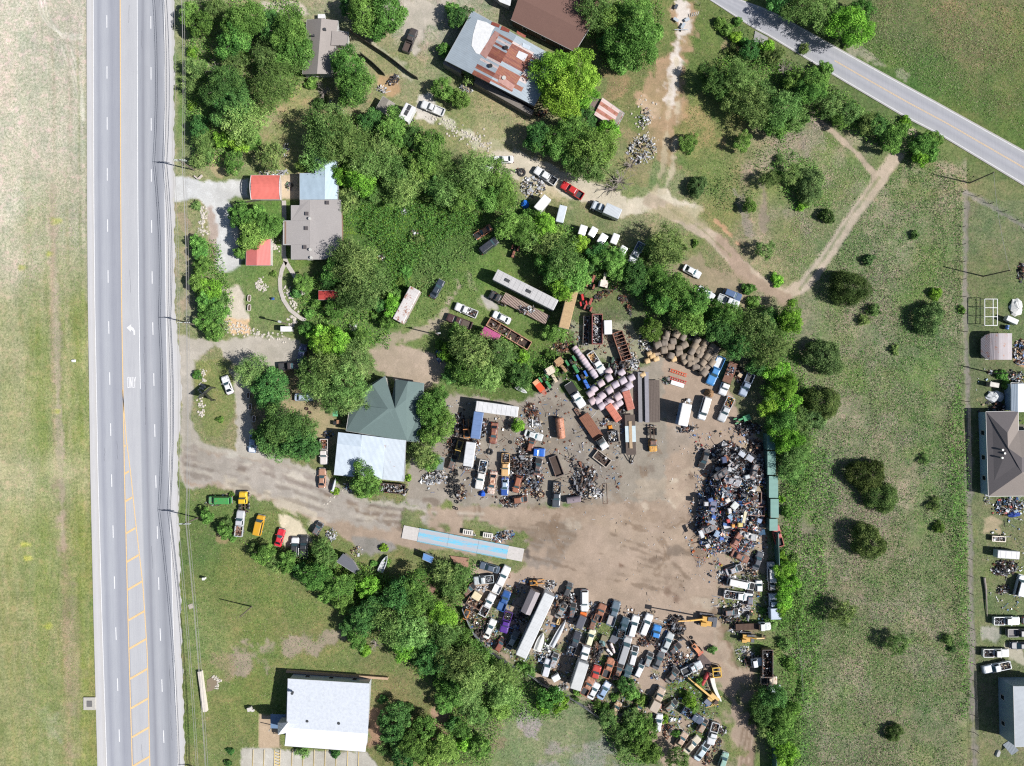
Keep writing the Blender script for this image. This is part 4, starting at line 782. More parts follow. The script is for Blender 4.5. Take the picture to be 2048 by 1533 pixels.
cover('grass', [[(30,380),(172,380),(180,900),(180,1500),(40,1500),(40,600)]], 'L', 5, .15, .24, 'sparse mown grass on the field left of the highway', 9, .3)
# ------------------------------------------------------------------ vehicles (forward = +X, metres)
GL = mat('glass', (34, 44, 52)); GLL = mat('glass', (70, 96, 104)); TY = mat('rubber', (44, 44, 46)); RIM = mat('paint', (176, 178, 180)); LAMP = mat('glass', (225, 228, 230)); TAIL = mat('glass', (150, 30, 26))
BLK = mat('flat', (42, 43, 46)); DK = mat('flat', (70, 72, 76)); STEEL = mat('metal', (168, 172, 176)); FRM = mat('rusty', (92, 74, 64))
def rr(x0, x1, hw, z, r=.28, n=3, rb=None):
    rb = r if rb is None else rb; pts = []
    for cx, cy, a0, q in ((x1 - r, hw - r, 0, r), (x0 + rb, hw - rb, 90, rb), (x0 + rb, -hw + rb, 180, rb), (x1 - r, -hw + r, 270, r)):
        for i in range(n + 1):
            a = math.radians(a0 + 90 * i / n); pts.append((cx + q * math.cos(a), cy + q * math.sin(a), z))
    return pts
def wheel_parts(o, xs, hw, r=.34, wd=.24):
    me = cached(('tyre', r, wd), lambda: MB().cyl((0, -wd / 2, 0), (0, wd / 2, 0), r, n=14))
    rm = cached(('rim', r, wd), lambda: MB().cyl((0, -wd / 2 - .015, 0), (0, wd / 2 + .015, 0), r * .56, n=10))
    for x in xs:
        for s_ in (-1, 1):
            w_ = obj('wheel', me, TY, o, (x, s_ * (hw - wd * .45), r)); obj('rim', rm, RIM, w_)
def quad(a, b, c, d_, off=.018):
    A, B_, C_, D_ = map(Vector, (a, b, c, d_)); n = (B_ - A).cross(D_ - A).normalized() * off
    return MB().poly([A + n, B_ + n, C_ + n, D_ + n])
def ghouse(x0, x1, x0t, x1t, hb, ht, zb, zt): # greenhouse
    return MB().loft([rr(x0, x1, hb, zb, .12, 2), rr(x0t, x1t, ht, zt, .14, 2), rr(x0t + .12, x1t - .12, ht - .12, zt + .05, .14, 2)])
def glass_parts(o, key, x0, x1, x0t, x1t, hb, ht, zb, zt, g=GL, rear=True, ws=GL):
    def L(t_, a, b): return a + (b - a) * t_
    f = lambda t_, s_: (L(t_, x1, x1t), s_ * (L(t_, hb, ht) - .1), L(t_, zb, zt))
    b = lambda t_, s_: (L(t_, x0, x0t), s_ * (L(t_, hb, ht) - .1), L(t_, zb, zt))
    obj('windshield', cached(('ws', key), lambda: quad(f(.1, -1), f(.1, 1), f(.93, 1), f(.93, -1))), ws, o)
    if rear: obj('rear_window', cached(('rw', key), lambda: quad(b(.15, 1), b(.15, -1), b(.9, -1), b(.9, 1))), g, o)
    for s_ in (-1, 1):
        sd_ = lambda t_, xb, xt: (L(t_, xb, xt), s_ * L(t_, hb, ht), L(t_, zb, zt))
        p_ = (sd_(.12, x0 + .25, x0t + .1), sd_(.12, x1 - .3, x1t - .1), sd_(.86, x1 - .3, x1t - .1), sd_(.86, x0 + .25, x0t + .1))
        if s_ > 0: p_ = tuple(reversed(p_))
        obj('side_window', cached(('sw', key, s_), lambda: quad(*p_)), g, o)
DIM = {  # length, half width, hood z, belt z
 'sedan': dict(L=4.75, hw=.90, hz=.90, g=(-1.75, 1.02, -1.02, .32, .80, .60, .90, 1.38), hood=(1.08, 2.2), trunk=(-2.25, -1.85)),
 'coupe': dict(L=4.45, hw=.90, hz=.86, g=(-1.75, .72, -.95, 0.0, .78, .56, .86, 1.24), hood=(.8, 2.05), trunk=(-2.15, -1.85)),
 'suv':   dict(L=4.85, hw=.94, hz=1.02, g=(-2.30, 1.05, -2.08, .42, .84, .70, 1.02, 1.70), hood=(1.12, 2.3), trunk=None),
 'van':   dict(L=5.1, hw=.97, hz=1.05, g=(-2.48, 1.55, -2.34, .95, .90, .78, 1.05, 1.92), hood=(1.62, 2.42), trunk=None),
 'hatch': dict(L=4.1, hw=.84, hz=.90, g=(-1.95, .95, -1.6, .30, .76, .60, .90, 1.42), hood=(1.0, 1.95), trunk=None)}
def vehicle(px, py, ang, kind, rgb, label, cat='car', L=None, rust=0.0, hood=None, roof=None, nm=None, open_hood=False, load=None, group=None, glass=None, W=None, box=None, crew=False, z=0.0, bed=None, name=None):
    """ang: heading in degrees counter-clockwise from the right of the photograph"""
    x, y = at(px, py, .9); P = mat('paint', rgb, rust); Pr = mat('paint', roof, rust) if roof else P; Ph = mat('paint', hood, rust) if hood else P
    g = mat('glass', glass) if glass else GL
    name = name or {'sedan': 'car', 'coupe': 'car', 'hatch': 'car', 'suv': 'sport_utility_vehicle', 'van': 'van', 'pickup': 'pickup_truck', 'boxtruck': 'box_truck', 'flatbed': 'flatbed_truck', 'cabtruck': 'truck'}[kind]
    o = thing(name, label, cat, (x, y, zat(x, y) + z), R(ang), group)
    if kind in DIM:
        D = DIM[kind]; L0_ = D['L']; f = (L or L0_) / L0_; wf = (W or 2 * D['hw']) / (2 * D['hw']); o.scale = (f, wf, 1)
        h = L0_ / 2; hw, hz = D['hw'], D['hz']; G_ = D['g']
        obj('body', cached(('body', kind), lambda: MB().loft([rr(-h + .1, h - .1, hw - .08, .24, .3), rr(-h, h, hw, .5, .34), rr(-h + .02, h - .03, hw, hz - .18, .36), rr(-h + .1, h - .14, hw - .06, hz - .04, .38), rr(-h + .24, h - .32, hw - .16, hz, .34)])), P, o)
        obj('roof', cached(('roof', kind), lambda: ghouse(*G_)), Pr, o)
        glass_parts(o, kind, *G_, g=g, ws=GLL if not glass else g)
        a, b = D['hood']
        obj('hood' if not open_hood else 'engine', cached(('hood', kind, open_hood), lambda: MB().loft([rr(a, b, hw - .2, hz - (0 if not open_hood else -.0), .2), rr(a + .05, b - .04, hw - .26, hz + .03, .2)])), BLK if open_hood else Ph, o)
        if D['trunk']: a2, b2 = D['trunk']; obj('trunk_lid', cached(('trunk', kind), lambda: MB().loft([rr(a2, b2, hw - .2, hz, .1), rr(a2 + .04, b2 - .02, hw - .25, hz + .03, .1)])), P, o)
        xs = (-h * .58, h * .60)
    elif kind == 'pickup':
        L0_ = 5.6; f = (L or L0_) / L0_; wf = (W or 1.94) / 1.94; o.scale = (f, wf, 1); h = 2.8; hw = .97
        c0 = -1.05 if crew else -.45; G_ = (c0, 1.15, c0 + .16, .62, .86, .72, 1.10, 1.72)
        obj('body', cached(('pbody', crew), lambda: MB().loft([rr(c0 - .05, h - .1, hw - .06, .32, .26, 3, .05), rr(c0 - .05, h, hw, .6, .3, 3, .05), rr(c0 - .05, h - .03, hw, .95, .32, 3, .05), rr(c0 - .05, h - .16, hw - .06, 1.08, .34, 3, .05), rr(c0, h - .34, hw - .15, 1.12, .3, 3, .05)])), P, o)
        obj('cab', cached(('pcab', crew), lambda: ghouse(*G_)), Pr, o); glass_parts(o, ('p', crew), *G_, g=g, ws=GLL if not glass else g)
        obj('hood' if not open_hood else 'engine', cached(('phood', open_hood), lambda: MB().loft([rr(1.22, 2.5, .78, 1.12, .2), rr(1.28, 2.44, .70, 1.16, .2)])), BLK if open_hood else Ph, o)
        def bedm():
            mb = MB(); xb = c0 - .12; l_ = h + xb; cx = (xb - h) / 2
            for s_ in (-1, 1): mb.box(cx, s_ * .90, .86, l_, .12, .62)
            mb.box(-h + .05, 0, .86, .1, 1.7, .62); mb.box(xb - .05, 0, .86, .1, 1.7, .62); return mb
        if bed != 'flat':
            obj('cargo_bed', cached(('bed', crew), bedm), P, o)
            obj('bed_floor', cached(('bedf', crew), lambda: MB().box((c0 - .12 - h) / 2, 0, .66, h + c0 - .3, 1.66, .1)), mat('flat', bed) if bed else DK, o)
        else: obj('flatbed', cached(('fbed', crew), lambda: MB().box((c0 - .12 - h) / 2, 0, .95, h + c0, 2.1, .14)), BLK, o)
        obj('tailgate', cached('tailg', lambda: MB().box(-2.84, 0, .86, .05, 1.66, .55)), P, o)
        xs = (-1.75, 1.78)
    elif kind in ('boxtruck', 'flatbed', 'cabtruck'):
        L0_ = L or 7.5; h = L0_ / 2; hw = (W or 2.2) / 2; cl = 2.9; cx0 = h - cl; sw = .96
        obj('cab_body', cached(('cbody',), lambda: MB().loft([rr(-1.45, 1.4, .90, .45, .28, 3, .06), rr(-1.45, 1.45, sw, .8, .3, 3, .06), rr(-1.45, 1.4, sw, 1.2, .3, 3, .06), rr(-1.4, 1.15, .84, 1.36, .28, 3, .06)])), P, o, (cx0 + 1.45, 0, 0))
        G_ = (-1.4, .1, -1.3, -.3, .88, .78, 1.34, 2.05)
        cb = obj('cab', cached(('ccab',), lambda: ghouse(*G_)), Pr, o, (cx0 + 1.45, 0, 0)); glass_parts(cb, 'c', *G_, g=g, ws=GLL)
        obj('hood', cached(('chood',), lambda: MB().loft([rr(.2, 1.15, .72, 1.36, .18), rr(.26, 1.1, .64, 1.40, .18)])), Ph, o, (cx0 + 1.45, 0, 0))
        bl = L0_ - cl - .15; bx = -h + bl / 2
        obj('chassis', MB().box(bx, -.42, .72, bl + .4, .16, .22).box(bx, .42, .72, bl + .4, .16, .22).box(bx - bl * .3, 0, .7, .2, 1.6, .2).box(bx + bl * .2, 0, .7, .2, 1.2, .2), FRM, o)
        if kind == 'boxtruck':
            bh, brgb, rrgb = box; body = MB().box(bx, 0, .95 + bh / 2, bl, hw * 2, bh)
            for i in range(int(bl / .6)):
                for s_ in (-1, 1): body.box(bx - bl / 2 + .3 + i * .6, s_ * (hw + .015), .95 + bh / 2, .05, .03, bh - .1)
            obj('cargo_box', body, mat('paint', brgb, rust), o)
            obj('cargo_roof', MB().loft([rr(bx - bl / 2 + .02, bx + bl / 2 - .02, hw - .02, .95 + bh + .003, .05, 1), rr(bx - bl / 2 + .1, bx + bl / 2 - .1, hw - .1, .95 + bh + .05, .05, 1)]), mat('metal', rrgb, rust * .5), o)
            obj('rear_door', MB().box(bx - bl / 2 - .03, 0, .95 + bh / 2, .05, hw * 1.8, bh * .9), mat('metal', brgb), o)
        elif kind == 'flatbed':
            mb = MB().box(bx, 0, 1.06, bl, hw * 2, .12)
            for i in range(int(bl / .3)): mb.box(bx - bl / 2 + .15 + i * .3, 0, 1.135, .16, hw * 2 - .06, .03)
            obj('deck', mb, mat('wood', bed or (150, 110, 92)), o); obj('headboard', MB().box(bx + bl / 2, 0, 1.6, .08, hw * 2, 1.0), FRM, o)
        wheel_parts(o, (-h + 1.0, -h + 1.9, h - .85), hw, .46, .30); xs = None
    else: raise ValueError(kind)
    if xs: wheel_parts(o, xs, hw)
    zb = .62 if kind in DIM else .72; hh = {'boxtruck': (L or 7.5) / 2, 'flatbed': (L or 7.5) / 2, 'cabtruck': (L or 7.5) / 2}.get(kind, (DIM[kind]['L'] / 2 if kind in DIM else 2.8))
    for s_ in (-1, 1):
        obj('headlight', cached('hl', lambda: MB().box(0, 0, 0, .1, .34, .16)), LAMP, o, (hh - .06, s_ * (hw - .32), zb))
        obj('tail_light', cached('tl', lambda: MB().box(0, 0, 0, .08, .22, .2)), TAIL, o, (-hh + .02, s_ * (hw - .16), zb + .1))
        if kind in DIM or kind == 'pickup': obj('side_mirror', cached('mir', lambda: MB().box(0, 0, 0, .14, .2, .13)), P, o, (1.0 if kind != 'coupe' else .6, s_ * (hw + .08), 1.02))
    obj('front_bumper', cached(('bump', round(hw, 2)), lambda: MB().loft([rr(-.08, .1, hw - .06, -.12, .05, 1), rr(-.08, .1, hw - .06, .12, .05, 1)], base=True)), BLK if rust > .5 else mat('paint', (150, 152, 155)), o, (hh - .02, 0, .45))
    obj('rear_bumper', cached(('bump', round(hw, 2)), lambda: MB()), BLK if rust > .5 else mat('paint', (150, 152, 155)), o, (-hh + .0, 0, .45))
    if load: junk_on(o, load, label, kind, L or 5.6, crew)
    return o
# ------------------------------------------------------------------ scrap: one mesh of many bits
SCR = [mat('paint', (218, 220, 224), .15), mat('paint', (150, 152, 158), .3), mat('flat', (58, 58, 62)), mat('rusty', (128, 80, 58)), mat('paint', (58, 112, 180), .2), mat('rusty', (84, 62, 52)), mat('flat', (196, 176, 148)), mat('paint', (214, 108, 44), .2), mat('paint', (188, 44, 40), .2), mat('metal', (190, 196, 202)), mat('paint', (92, 138, 176), .2), mat('paint', (220, 186, 70), .2), mat('paint', (60, 120, 82), .2)]
PAL = {'mix': (0, 0, 1, 2, 2, 2, 3, 3, 5, 6, 9, 10, 4), 'rust': (3, 3, 5, 5, 2, 2, 6, 1), 'dark': (2, 2, 2, 2, 5, 5, 1, 3, 9, 0), 'white': (0, 0, 0, 1, 9, 2, 6), 'col': (0, 0, 1, 1, 2, 2, 2, 10, 4, 9, 0, 6, 11, 1, 8, 2, 9, 2, 5, 10, 9, 0, 2, 10, 3, 4, 2, 7, 9, 1), 'wood': (6, 6, 3, 5, 0), 'blue': (4, 10, 10, 2, 0, 5), 'yel': (11, 7, 11, 2, 3), 'green': (12, 12, 2, 5, 1)}
def scrap_mb(hx, hy, hz, n, pal, seed, s0=.25, s1=1.1, mound=True):
    q = random.Random(seed); mb = MB(); pl = PAL[pal]
    for _ in range(n):
        while True:
            x, y = q.uniform(-1, 1), q.uniform(-1, 1)
            if not mound or x * x + y * y < 1: break
        k = max(0.05, 1 - (x * x + y * y) ** .8) if mound else 1
        z = q.uniform(.1, 1) * hz * k; s_ = q.uniform(s0, s1) * q.uniform(.5, 1); t_ = q.random(); m = q.choice(pl)
        Mx = Matrix.Rotation(q.uniform(0, 6.28), 3, 'Z') @ Matrix.Rotation(q.gauss(0, .45), 3, 'X') @ Matrix.Rotation(q.gauss(0, .45), 3, 'Y')
        X, Y = x * hx, y * hy
        if t_ < .34: mb.box(X, Y, z, s_, s_ * q.uniform(.5, .9), .04 + q.random() * .06, m=m, M=Mx)
        elif t_ < .58: mb.box(X, Y, z, s_ * .6, s_ * .5, s_ * q.uniform(.25, .5), m=m, M=Mx)
        elif t_ < .82: mb.box(X, Y, z, s_ * 2.0, .05 + .05 * q.random(), .06, m=m, M=Mx)
        elif t_ < .92:
            dv = Mx @ Vector((0, 0, 1)); c = Vector((X, Y, z)); mb.cyl(c - dv * .1, c + dv * .1, s_ * .3, n=9, m=2)
        else:
            dv = Mx @ Vector((1, 0, 0)); c = Vector((X, Y, z)); mb.cyl(c - dv * s_ * .4, c + dv * s_ * .4, s_ * .2, n=8, m=m)
    return mb
def compact(mb):
    used = sorted(set(mb.m)); re = {u: i for i, u in enumerate(used)}; mb.m = [re[i] for i in mb.m]; return mb, [SCR[u] for u in used]
def scrap(px, py, w_, h_, ang, hz, n, pal, label, seed=1, name='scrap_pile', cat='scrap', z=0, s0=.25, s1=1.1, mound=True, kind='stuff'):
    """w_, h_ in photo pixels"""
    x, y = at(px, py, hz * .5 + z); mb, ms = compact(scrap_mb(w_ / S / 2, h_ / S / 2, hz, n, pal, seed, s0, s1, mound))
    o = obj(name, mb, ms, None, (x, y, zat(x, y) + z), R(ang)); return tag(o, label, cat, kind=kind)
def junk_on(o, load, label, kind, L_, crew):
    pal, desc = load; c0 = -1.05 if crew else -.45; f = o.scale[0]; cx = (c0 - 2.8) / 2 * f; a = o.rotation_euler.z
    ln = (2.8 + c0 - .25) * f; mb, ms = compact(scrap_mb(ln / 2, .72, .65, 34, pal, int(abs(o.location.x * 91)) + 3, .2, .7, False))
    if kind == 'flatbed': cx = -L_ / 2 + 2.2
    tag(obj('scrap_load', mb, ms, None, (o.location.x + cx * math.cos(a), o.location.y + cx * math.sin(a), o.location.z + (.70 if bed_low(kind) else 1.1)), a), desc, 'scrap', kind='stuff')
def bed_low(k): return k == 'pickup'
V = vehicle
WRK = 'wrecks parked in the scrap yard'
# --- north
V(820.5,81,69,'pickup',(74,66,66),'dark brown pickup alone on the drive left of the rusty-roofed barn','pickup',L=5.9,bed=(96,80,74))
V(865,217,157,'pickup',(238,238,238),'white pickup with a red box in its bed beside the white camper','pickup',L=5.8,bed=(225,225,225),crew=False)
V(1007,319,182,'sedan',(246,246,246),'clean white saloon car on the pale gravel north of the crew-cab trucks','car')
V(1090.6,352,147,'pickup',(242,243,244),'white crew-cab pickup with empty dark bed, just above the red pickup','pickup',L=6.0,crew=True)
V(1144,381,148,'pickup',(208,24,30),'bright red crew-cab pickup on the gravel drive','pickup',L=5.9,crew=True)
V(1211,421,156,'boxtruck',(216,224,232),'pale silver step van with ribbed roof on the gravel drive','step van',L=7.0,W=2.5,box=(1.9,(196,204,212),(206,212,218)))
V(1272,508,242,'pickup',(236,240,244),'white pickup under tree shade right of the five white boxes','pickup',L=5.8,bed=(120,136,170))  # blue reflection put into the bed floor colour
V(966,464,212,'coupe',(204,138,96),'stripped orange-brown convertible shell in the weeds','wrecked car',rust=.35,L=4.6,open_hood=True)
V(977,492,37,'van',(44,50,62),'dark blue minivan with its sliding door open on the grass','minivan',L=4.9)
V(874,578,60,'sedan',(46,62,78),'dark blue saloon car beside the worn track','car')
V(932,621,157,'pickup',(240,240,240),'white pickup with scrap-filled bed, above the maroon pickup','pickup',bed=(90,86,84),load=('dark','dark scrap heaped in the bed of the white pickup above the maroon pickup'))
V(918,643,159,'pickup',(72,40,42),'dark maroon pickup with long bed left of the pink-topped trailer','pickup',L=6.3,bed=(104,92,84),rust=.1)
V(1003,635.5,154,'sedan',(240,242,243),'white saloon car with dark rear glass, right of the scrap-filled white pickup','car',L=4.6)
V(1384,543,-28,'sedan',(238,240,242),'white car facing the bend of the dirt track','car',L=4.6)
V(1412,586,-33,'sedan',(232,236,240),'white car half under the trees behind the saloon on the track','car',L=4.6)
V(1465,590,-22,'suv',(74,104,148),'blue estate car beside the bend of the dirt track','car',L=4.5)
V(1457,603,-22,'pickup',(226,230,234),'white pickup parked against the blue estate car','pickup',L=5.3,bed=(190,195,198))
# --- west entrance
V(454,770.5,110,'coupe',(244,244,246),'white car parked by the grass island with the sign','car',L=4.5)
V(505,887,265,'sedan',(150,176,210),'pale blue and white car nosing out of the tree shade','car',hood=(238,240,244),L=4.5)
V(440,1001,180,'van',(66,160,76),'bright green van with yellow tail on the grass by the highway','van',L=5.5,hood=(110,170,112),rust=.1)
V(487,1004,90,'cabtruck',(240,198,30),'bright yellow truck cab with yellow frame beside the green van','truck',L=5.0,W=2.4,rust=.05)
V(479.5,1047,84,'pickup',(206,208,214),'silver-white pickup right below the yellow truck','pickup',L=6.2,bed=(150,120,105),load=('wood','boards and junk in the bed of the silver pickup below the yellow truck'))
V(518,1051,77,'van',(224,168,28),'golden yellow van left of the red sports car','van',L=4.9)
V(559,1076,74,'coupe',(226,36,56),'bright red sports car on the bare dirt','car',L=4.3)
V(590,1095,88,'suv',(238,238,240),'white sport utility vehicle with black roof, next to the black pickup','car',roof=(52,54,58),L=4.7)
V(608,1095,88,'pickup',(44,48,54),'black pickup next to the white sport utility vehicle','pickup',L=5.3)
V(635,1058,60,'hatch',(96,104,112),'small gutted grey car beside the silver junk panels','wrecked car',L=3.2,rust=.3,open_hood=True)
V(604,709,80,'suv',(60,72,110),'dark blue car hidden in shade north of the green-roofed house','car')
V(579,733,5,'pickup',(70,62,64),'dark pickup in the tree shade beside the gravel entrance','pickup',L=5.0)
V(607,795,0,'sedan',(180,196,214),'pale blue car under the olive trees left of the green roof','car',L=4.5)
V(644,957,88,'coupe',(190,142,116),'tan coupe parked beside the pale metal shed','car',L=4.7,rust=.1)
V(648,904,270,'pickup',(232,224,220),'white flatbed pickup with rusty load beside the pale metal shed','pickup',L=6.0,bed=(150,96,76),load=('rust','rusty scrap on the white pickup beside the pale metal shed'))
# --- central rows
V(987.6,867,265,'sedan',(128,66,54),'dark red-brown rusted saloon, right of the blue-topped trailer','wrecked car',rust=.55,L=5.1)
V(962.5,950,259,'pickup',(236,234,230),'long white pickup with junk-filled bed, left of the orange and white car','pickup',L=7.0,rust=.08,load=('blue','pipes and blue junk in the bed of the long white pickup'))
V(984.5,966,261,'sedan',(224,206,194),'orange-stained white saloon car, right of the long white pickup','wrecked car',rust=.5,L=5.6,roof=(232,188,160))
V(1011,930,268,'pickup',(228,184,122),'tan and yellow pickup with dark bed in the central row','pickup',L=5.4,rust=.25,load=('dark','dark parts in the bed of the tan and yellow pickup'))
V(1009.5,973.6,268,'coupe',(38,84,168),'small bright blue car below the tan and yellow pickup','car',L=4.4,roof=(170,190,214))
V(1034.5,969,255,'hatch',(172,92,60),'rusty orange-brown car right of the small blue car','wrecked car',rust=.6,L=4.1)
V(1066,904,-4,'cabtruck',(24,108,214),'bright blue truck cab on a bare rusty chassis','truck',L=5.8,W=2.1)
V(1067,871,-18,'sedan',(226,230,230),'bare white car roof and body lying among scrap above the blue cab','wrecked car',L=4.6,rust=.12)
V(1113,990,267,'pickup',(66,74,84),'dark slate pickup left of the grey tarped trailer','pickup',L=6.0,bed=(150,140,128),load=('wood','light rubble in the bed of the dark slate pickup'))
V(1151,791,-57,'pickup',(242,243,244),'white truck with a black flat deck in front of the bale stack','pickup',L=6.6,bed='flat',W=2.1)
V(1194,727,-56,'pickup',(236,236,234),'white pickup carrying a plywood sheet beside the wrapped bale tube','pickup',L=6.1,bed=(214,170,116),load=('wood','plywood sheet and oddments in the white pickup beside the bale tube'))
V(1189,864,-56,'flatbed',(240,240,238),'white-nosed truck with a long red-brown plank deck','truck',L=9.6,W=2.5,roof=(52,56,58),bed=(166,112,88))
V(1305,878,-88,'cabtruck',(226,166,52),'rusty yellow-nosed truck at the foot of the long steel beams','truck',L=6.2,rust=.35,roof=(96,66,56))
# --- north-east rows
V(1431,742,246,'pickup',(52,140,210),'blue pickup with a white camper top beside the brown bales','pickup',L=7.2,W=2.1,bed=(235,238,240))
V(1455,758,249,'flatbed',(238,240,243),'white-cab truck with a junk-covered flat deck, right of the blue pickup','truck',L=8.2,W=2.1,load=('col','mixed junk heaped on the deck of the white-cab truck'))
V(1493,770,247,'pickup',(128,146,172),'blue-grey pickup deep in the shade of the east hedge','pickup',L=5.7,hood=(170,184,206))
V(1409,817,254,'van',(240,240,240),'long white van with a black sunroof, right of the white box trailer','van',L=5.6)
V(1452,819,246,'pickup',(206,210,214),'silver pickup with yellow tools in its bed, right of the long white van','pickup',L=6.2,load=('yel','yellow tools and orange parts in the bed of the silver pickup'))
V(1409,919,250,'sedan',(48,48,52),'burnt black car standing just west of the scrap heap','wrecked car',rust=.15,L=4.7,open_hood=True)
# --- east side
V(1480,1114,-26,'sedan',(112,68,56),'flattened rust-brown car at the foot of the scrap heap','wrecked car',rust=.6,L=4.6)
V(1516,1122,70,'sedan',(50,58,74),'black-blue car in the shade by the east fence','wrecked car',L=4.4)
V(1555,1072,104,'pickup',(190,70,62),'faded red pickup outside the teal fence','wrecked car',rust=.3,L=5.2)
V(1543,1145,92,'van',(240,240,240),'white van with blue-grey flank at the east edge','van',L=4.8)
V(1518,1173,90,'hatch',(238,240,240),'small white car beside the long camper at the east edge','car',L=2.7)
V(1544,1171,90,'hatch',(226,226,224),'white car with an orange-stained roof under the white van','wrecked car',L=2.6,rust=.3)
V(1546,1211,92,'boxtruck',(196,212,230),'pale blue camper truck with a tan hatch on the east edge','truck',L=5.6,W=2.4,box=(1.6,(186,204,226),(196,210,228)))
V(1482,1168,-12,'van',(238,238,236),'torn-open white van with its side peeled away','wrecked car',L=6.6,open_hood=True,rust=.08)
V(1477,1192,-8,'pickup',(236,238,240),'crushed white truck below the torn-open white van','wrecked car',L=6.8,rust=.1,load=('dark','crushed parts in the back of the crushed white truck'))
V(1506,1253,2,'flatbed',(238,240,240),'white cab-over truck with bare frame beside the small yellow excavator','truck',L=8.4,W=1.5,bed=(110,84,70))
V(1509,1325,10,'cabtruck',(238,240,244),'white truck cab in front of the black scrap bin','truck',L=4.2)
V(1538,1361,0,'pickup',(222,204,182),'cream and rust pickup below the black scrap bin','wrecked car',L=3.9,rust=.35)
V(1549,1378,2,'hatch',(210,226,232),'small pale blue and white car lowest on the east edge','car',L=3.2)
# --- south-west lot
V(979,1136,164,'sedan',(84,100,118),'dark blue-grey saloon nearest the blue weighbridge','car',L=5.0)
V(1003,1160,64,'pickup',(244,244,244),'long white crew-cab pickup with white cover near the weighbridge','pickup',L=6.9,crew=True,bed=(238,238,238))
V(967,1160,186,'pickup',(202,212,216),'wrecked silver pickup with torn open bed','wrecked car',L=4.8,rust=.15,load=('white','pale broken parts in the wrecked silver pickup'))
V(1008,1202,68,'pickup',(30,88,160),'royal blue pickup below the long white crew-cab','pickup',L=4.9,bed=(70,110,170))
V(975,1210,62,'pickup',(238,238,240),'white pickup with machinery in its bed, left of the royal blue pickup','pickup',L=5.7,rust=.05,load=('dark','machine parts in the bed of the white pickup left of the royal blue one'))
V(1012,1245,254,'pickup',(86,34,150),'purple pickup with its bonnet lifted off','wrecked car',L=5.2,W=2.0,load=('dark','parts in the bed of the purple pickup'))
V(979,1258.7,64,'sedan',(240,241,238),'white saloon car between the purple pickup and the south-west fence','car',L=4.9)
V(1025,1281,62,'sedan',(98,102,104),'silver-grey car with dark bonnet right of the long mobile home','wrecked car',L=4.9,roof=(190,192,192))
# --- south rows
V(1169,1202,270,'suv',(240,242,244),'white estate car facing down at the top of the south rows','car',L=5.2)
V(1136,1180,68,'hatch',(60,62,66),'small black car left of the white estate car','wrecked car',L=3.4,rust=.1)
V(1200,1226,68,'pickup',(160,106,84),'rust-brown pickup right of the dark lidded trailer','wrecked car',L=4.4,rust=.7)
V(1227,1227,72,'pickup',(96,116,132),'slate blue pickup with a pale bed, first in the front row','pickup',L=6.0,crew=False,bed=(190,182,180))
V(1246,1256,70,'pickup',(54,84,102),'teal truck cab with exposed chassis between the slate pickup and white estate','wrecked car',L=5.0,open_hood=False,load=('dark','bare axles behind the teal truck cab'))
V(1267,1253,74,'suv',(244,245,246),'white estate car, left one of the white pair in the front row','car',L=5.2)
V(1292,1250,68,'suv',(242,243,246),'white estate car, right one of the white pair, next to the blue cab','car',L=5.3)
V(1310,1270,74,'cabtruck',(44,140,222),'sky blue truck cab with bare frame in the front row','truck',L=5.0,W=2.0)
V(1335,1286,66,'sedan',(200,206,208),'silver saloon with black sunroof at the end of the front row','car',L=5.0)
V(1317,1322,66,'sedan',(84,90,98),'dull grey car below the silver saloon','wrecked car',L=4.3,rust=.1)
V(1249,1301,72,'van',(196,196,198),'very long white-nosed van with grey roof in the second row','van',L=6.6,roof=(176,178,182))
V(1267,1313,75,'hatch',(232,232,234),'white car with green windscreen right of the long van','car',L=4.8,open_hood=True)
V(1280,1338,64,'hatch',(40,52,66),'black hatchback with a white roof in the second row','car',L=4.6,roof=(240,240,242))
V(1148,1288,68,'pickup',(46,52,66),'black pickup with blue junk in its bed, left of the cream car','pickup',L=6.0,load=('blue','blue junk and a cream box in the bed of the black pickup'))
V(1181,1276,72,'hatch',(242,238,204),'small cream yellow car right of the black pickup','car',L=4.1)
V(1161,1332,72,'boxtruck',(242,244,246),'large white box truck standing in the middle of the south rows','box truck',L=9.6,W=2.5,box=(2.5,(226,228,228),(214,216,216)))
V(1093.5,1336,74,'suv',(226,228,236),'white-topped car between the boats and the white box truck','car',L=4.3)
V(1191,1346,72,'cabtruck',(200,64,50),'bright red truck cab right of the large white box truck','truck',L=3.8,W=2.0)
V(1175,1373,62,'pickup',(198,150,128),'rust-stained pickup hood below the red truck cab','wrecked car',L=4.6,rust=.7)
V(1217,1336,70,'pickup',(204,130,92),'orange rusted pickup between the red cab and the grey car','wrecked car',L=4.9,rust=.6)
V(1237,1343,70,'sedan',(108,104,100),'grey gutted car right of the orange rusted pickup','wrecked car',L=4.4,rust=.5,open_hood=True)
V(1252,1350,66,'pickup',(48,84,96),'dark teal pickup left of the black hatchback','wrecked car',L=4.8,rust=.15)
V(1187,1383,62,'sedan',(236,238,240),'white car with rust-free roof by the lower fence, left of the blue one','car',L=4.2)
V(1208,1382,60,'sedan',(158,184,218),'pale blue car by the lower fence','car',L=4.6,hood=(230,234,240))
V(1314,1397,62,'boxtruck',(206,184,164),'tan camper truck in the weeds south of the front row','truck',L=5.6,W=2.0,box=(1.5,(184,166,148),(196,180,164)),rust=.1)
V(1384,1337,25,'pickup',(214,222,228),'white and rust truck cab beside the brown steel sheet','wrecked car',L=5.2,rust=.3)
V(1386,1432,-33,'pickup',(78,92,116),'dark blue pickup lying nose-up in a rusty frame','wrecked car',L=5.6,load=('blue','blue junk in the dark blue pickup with the rusty frame'))
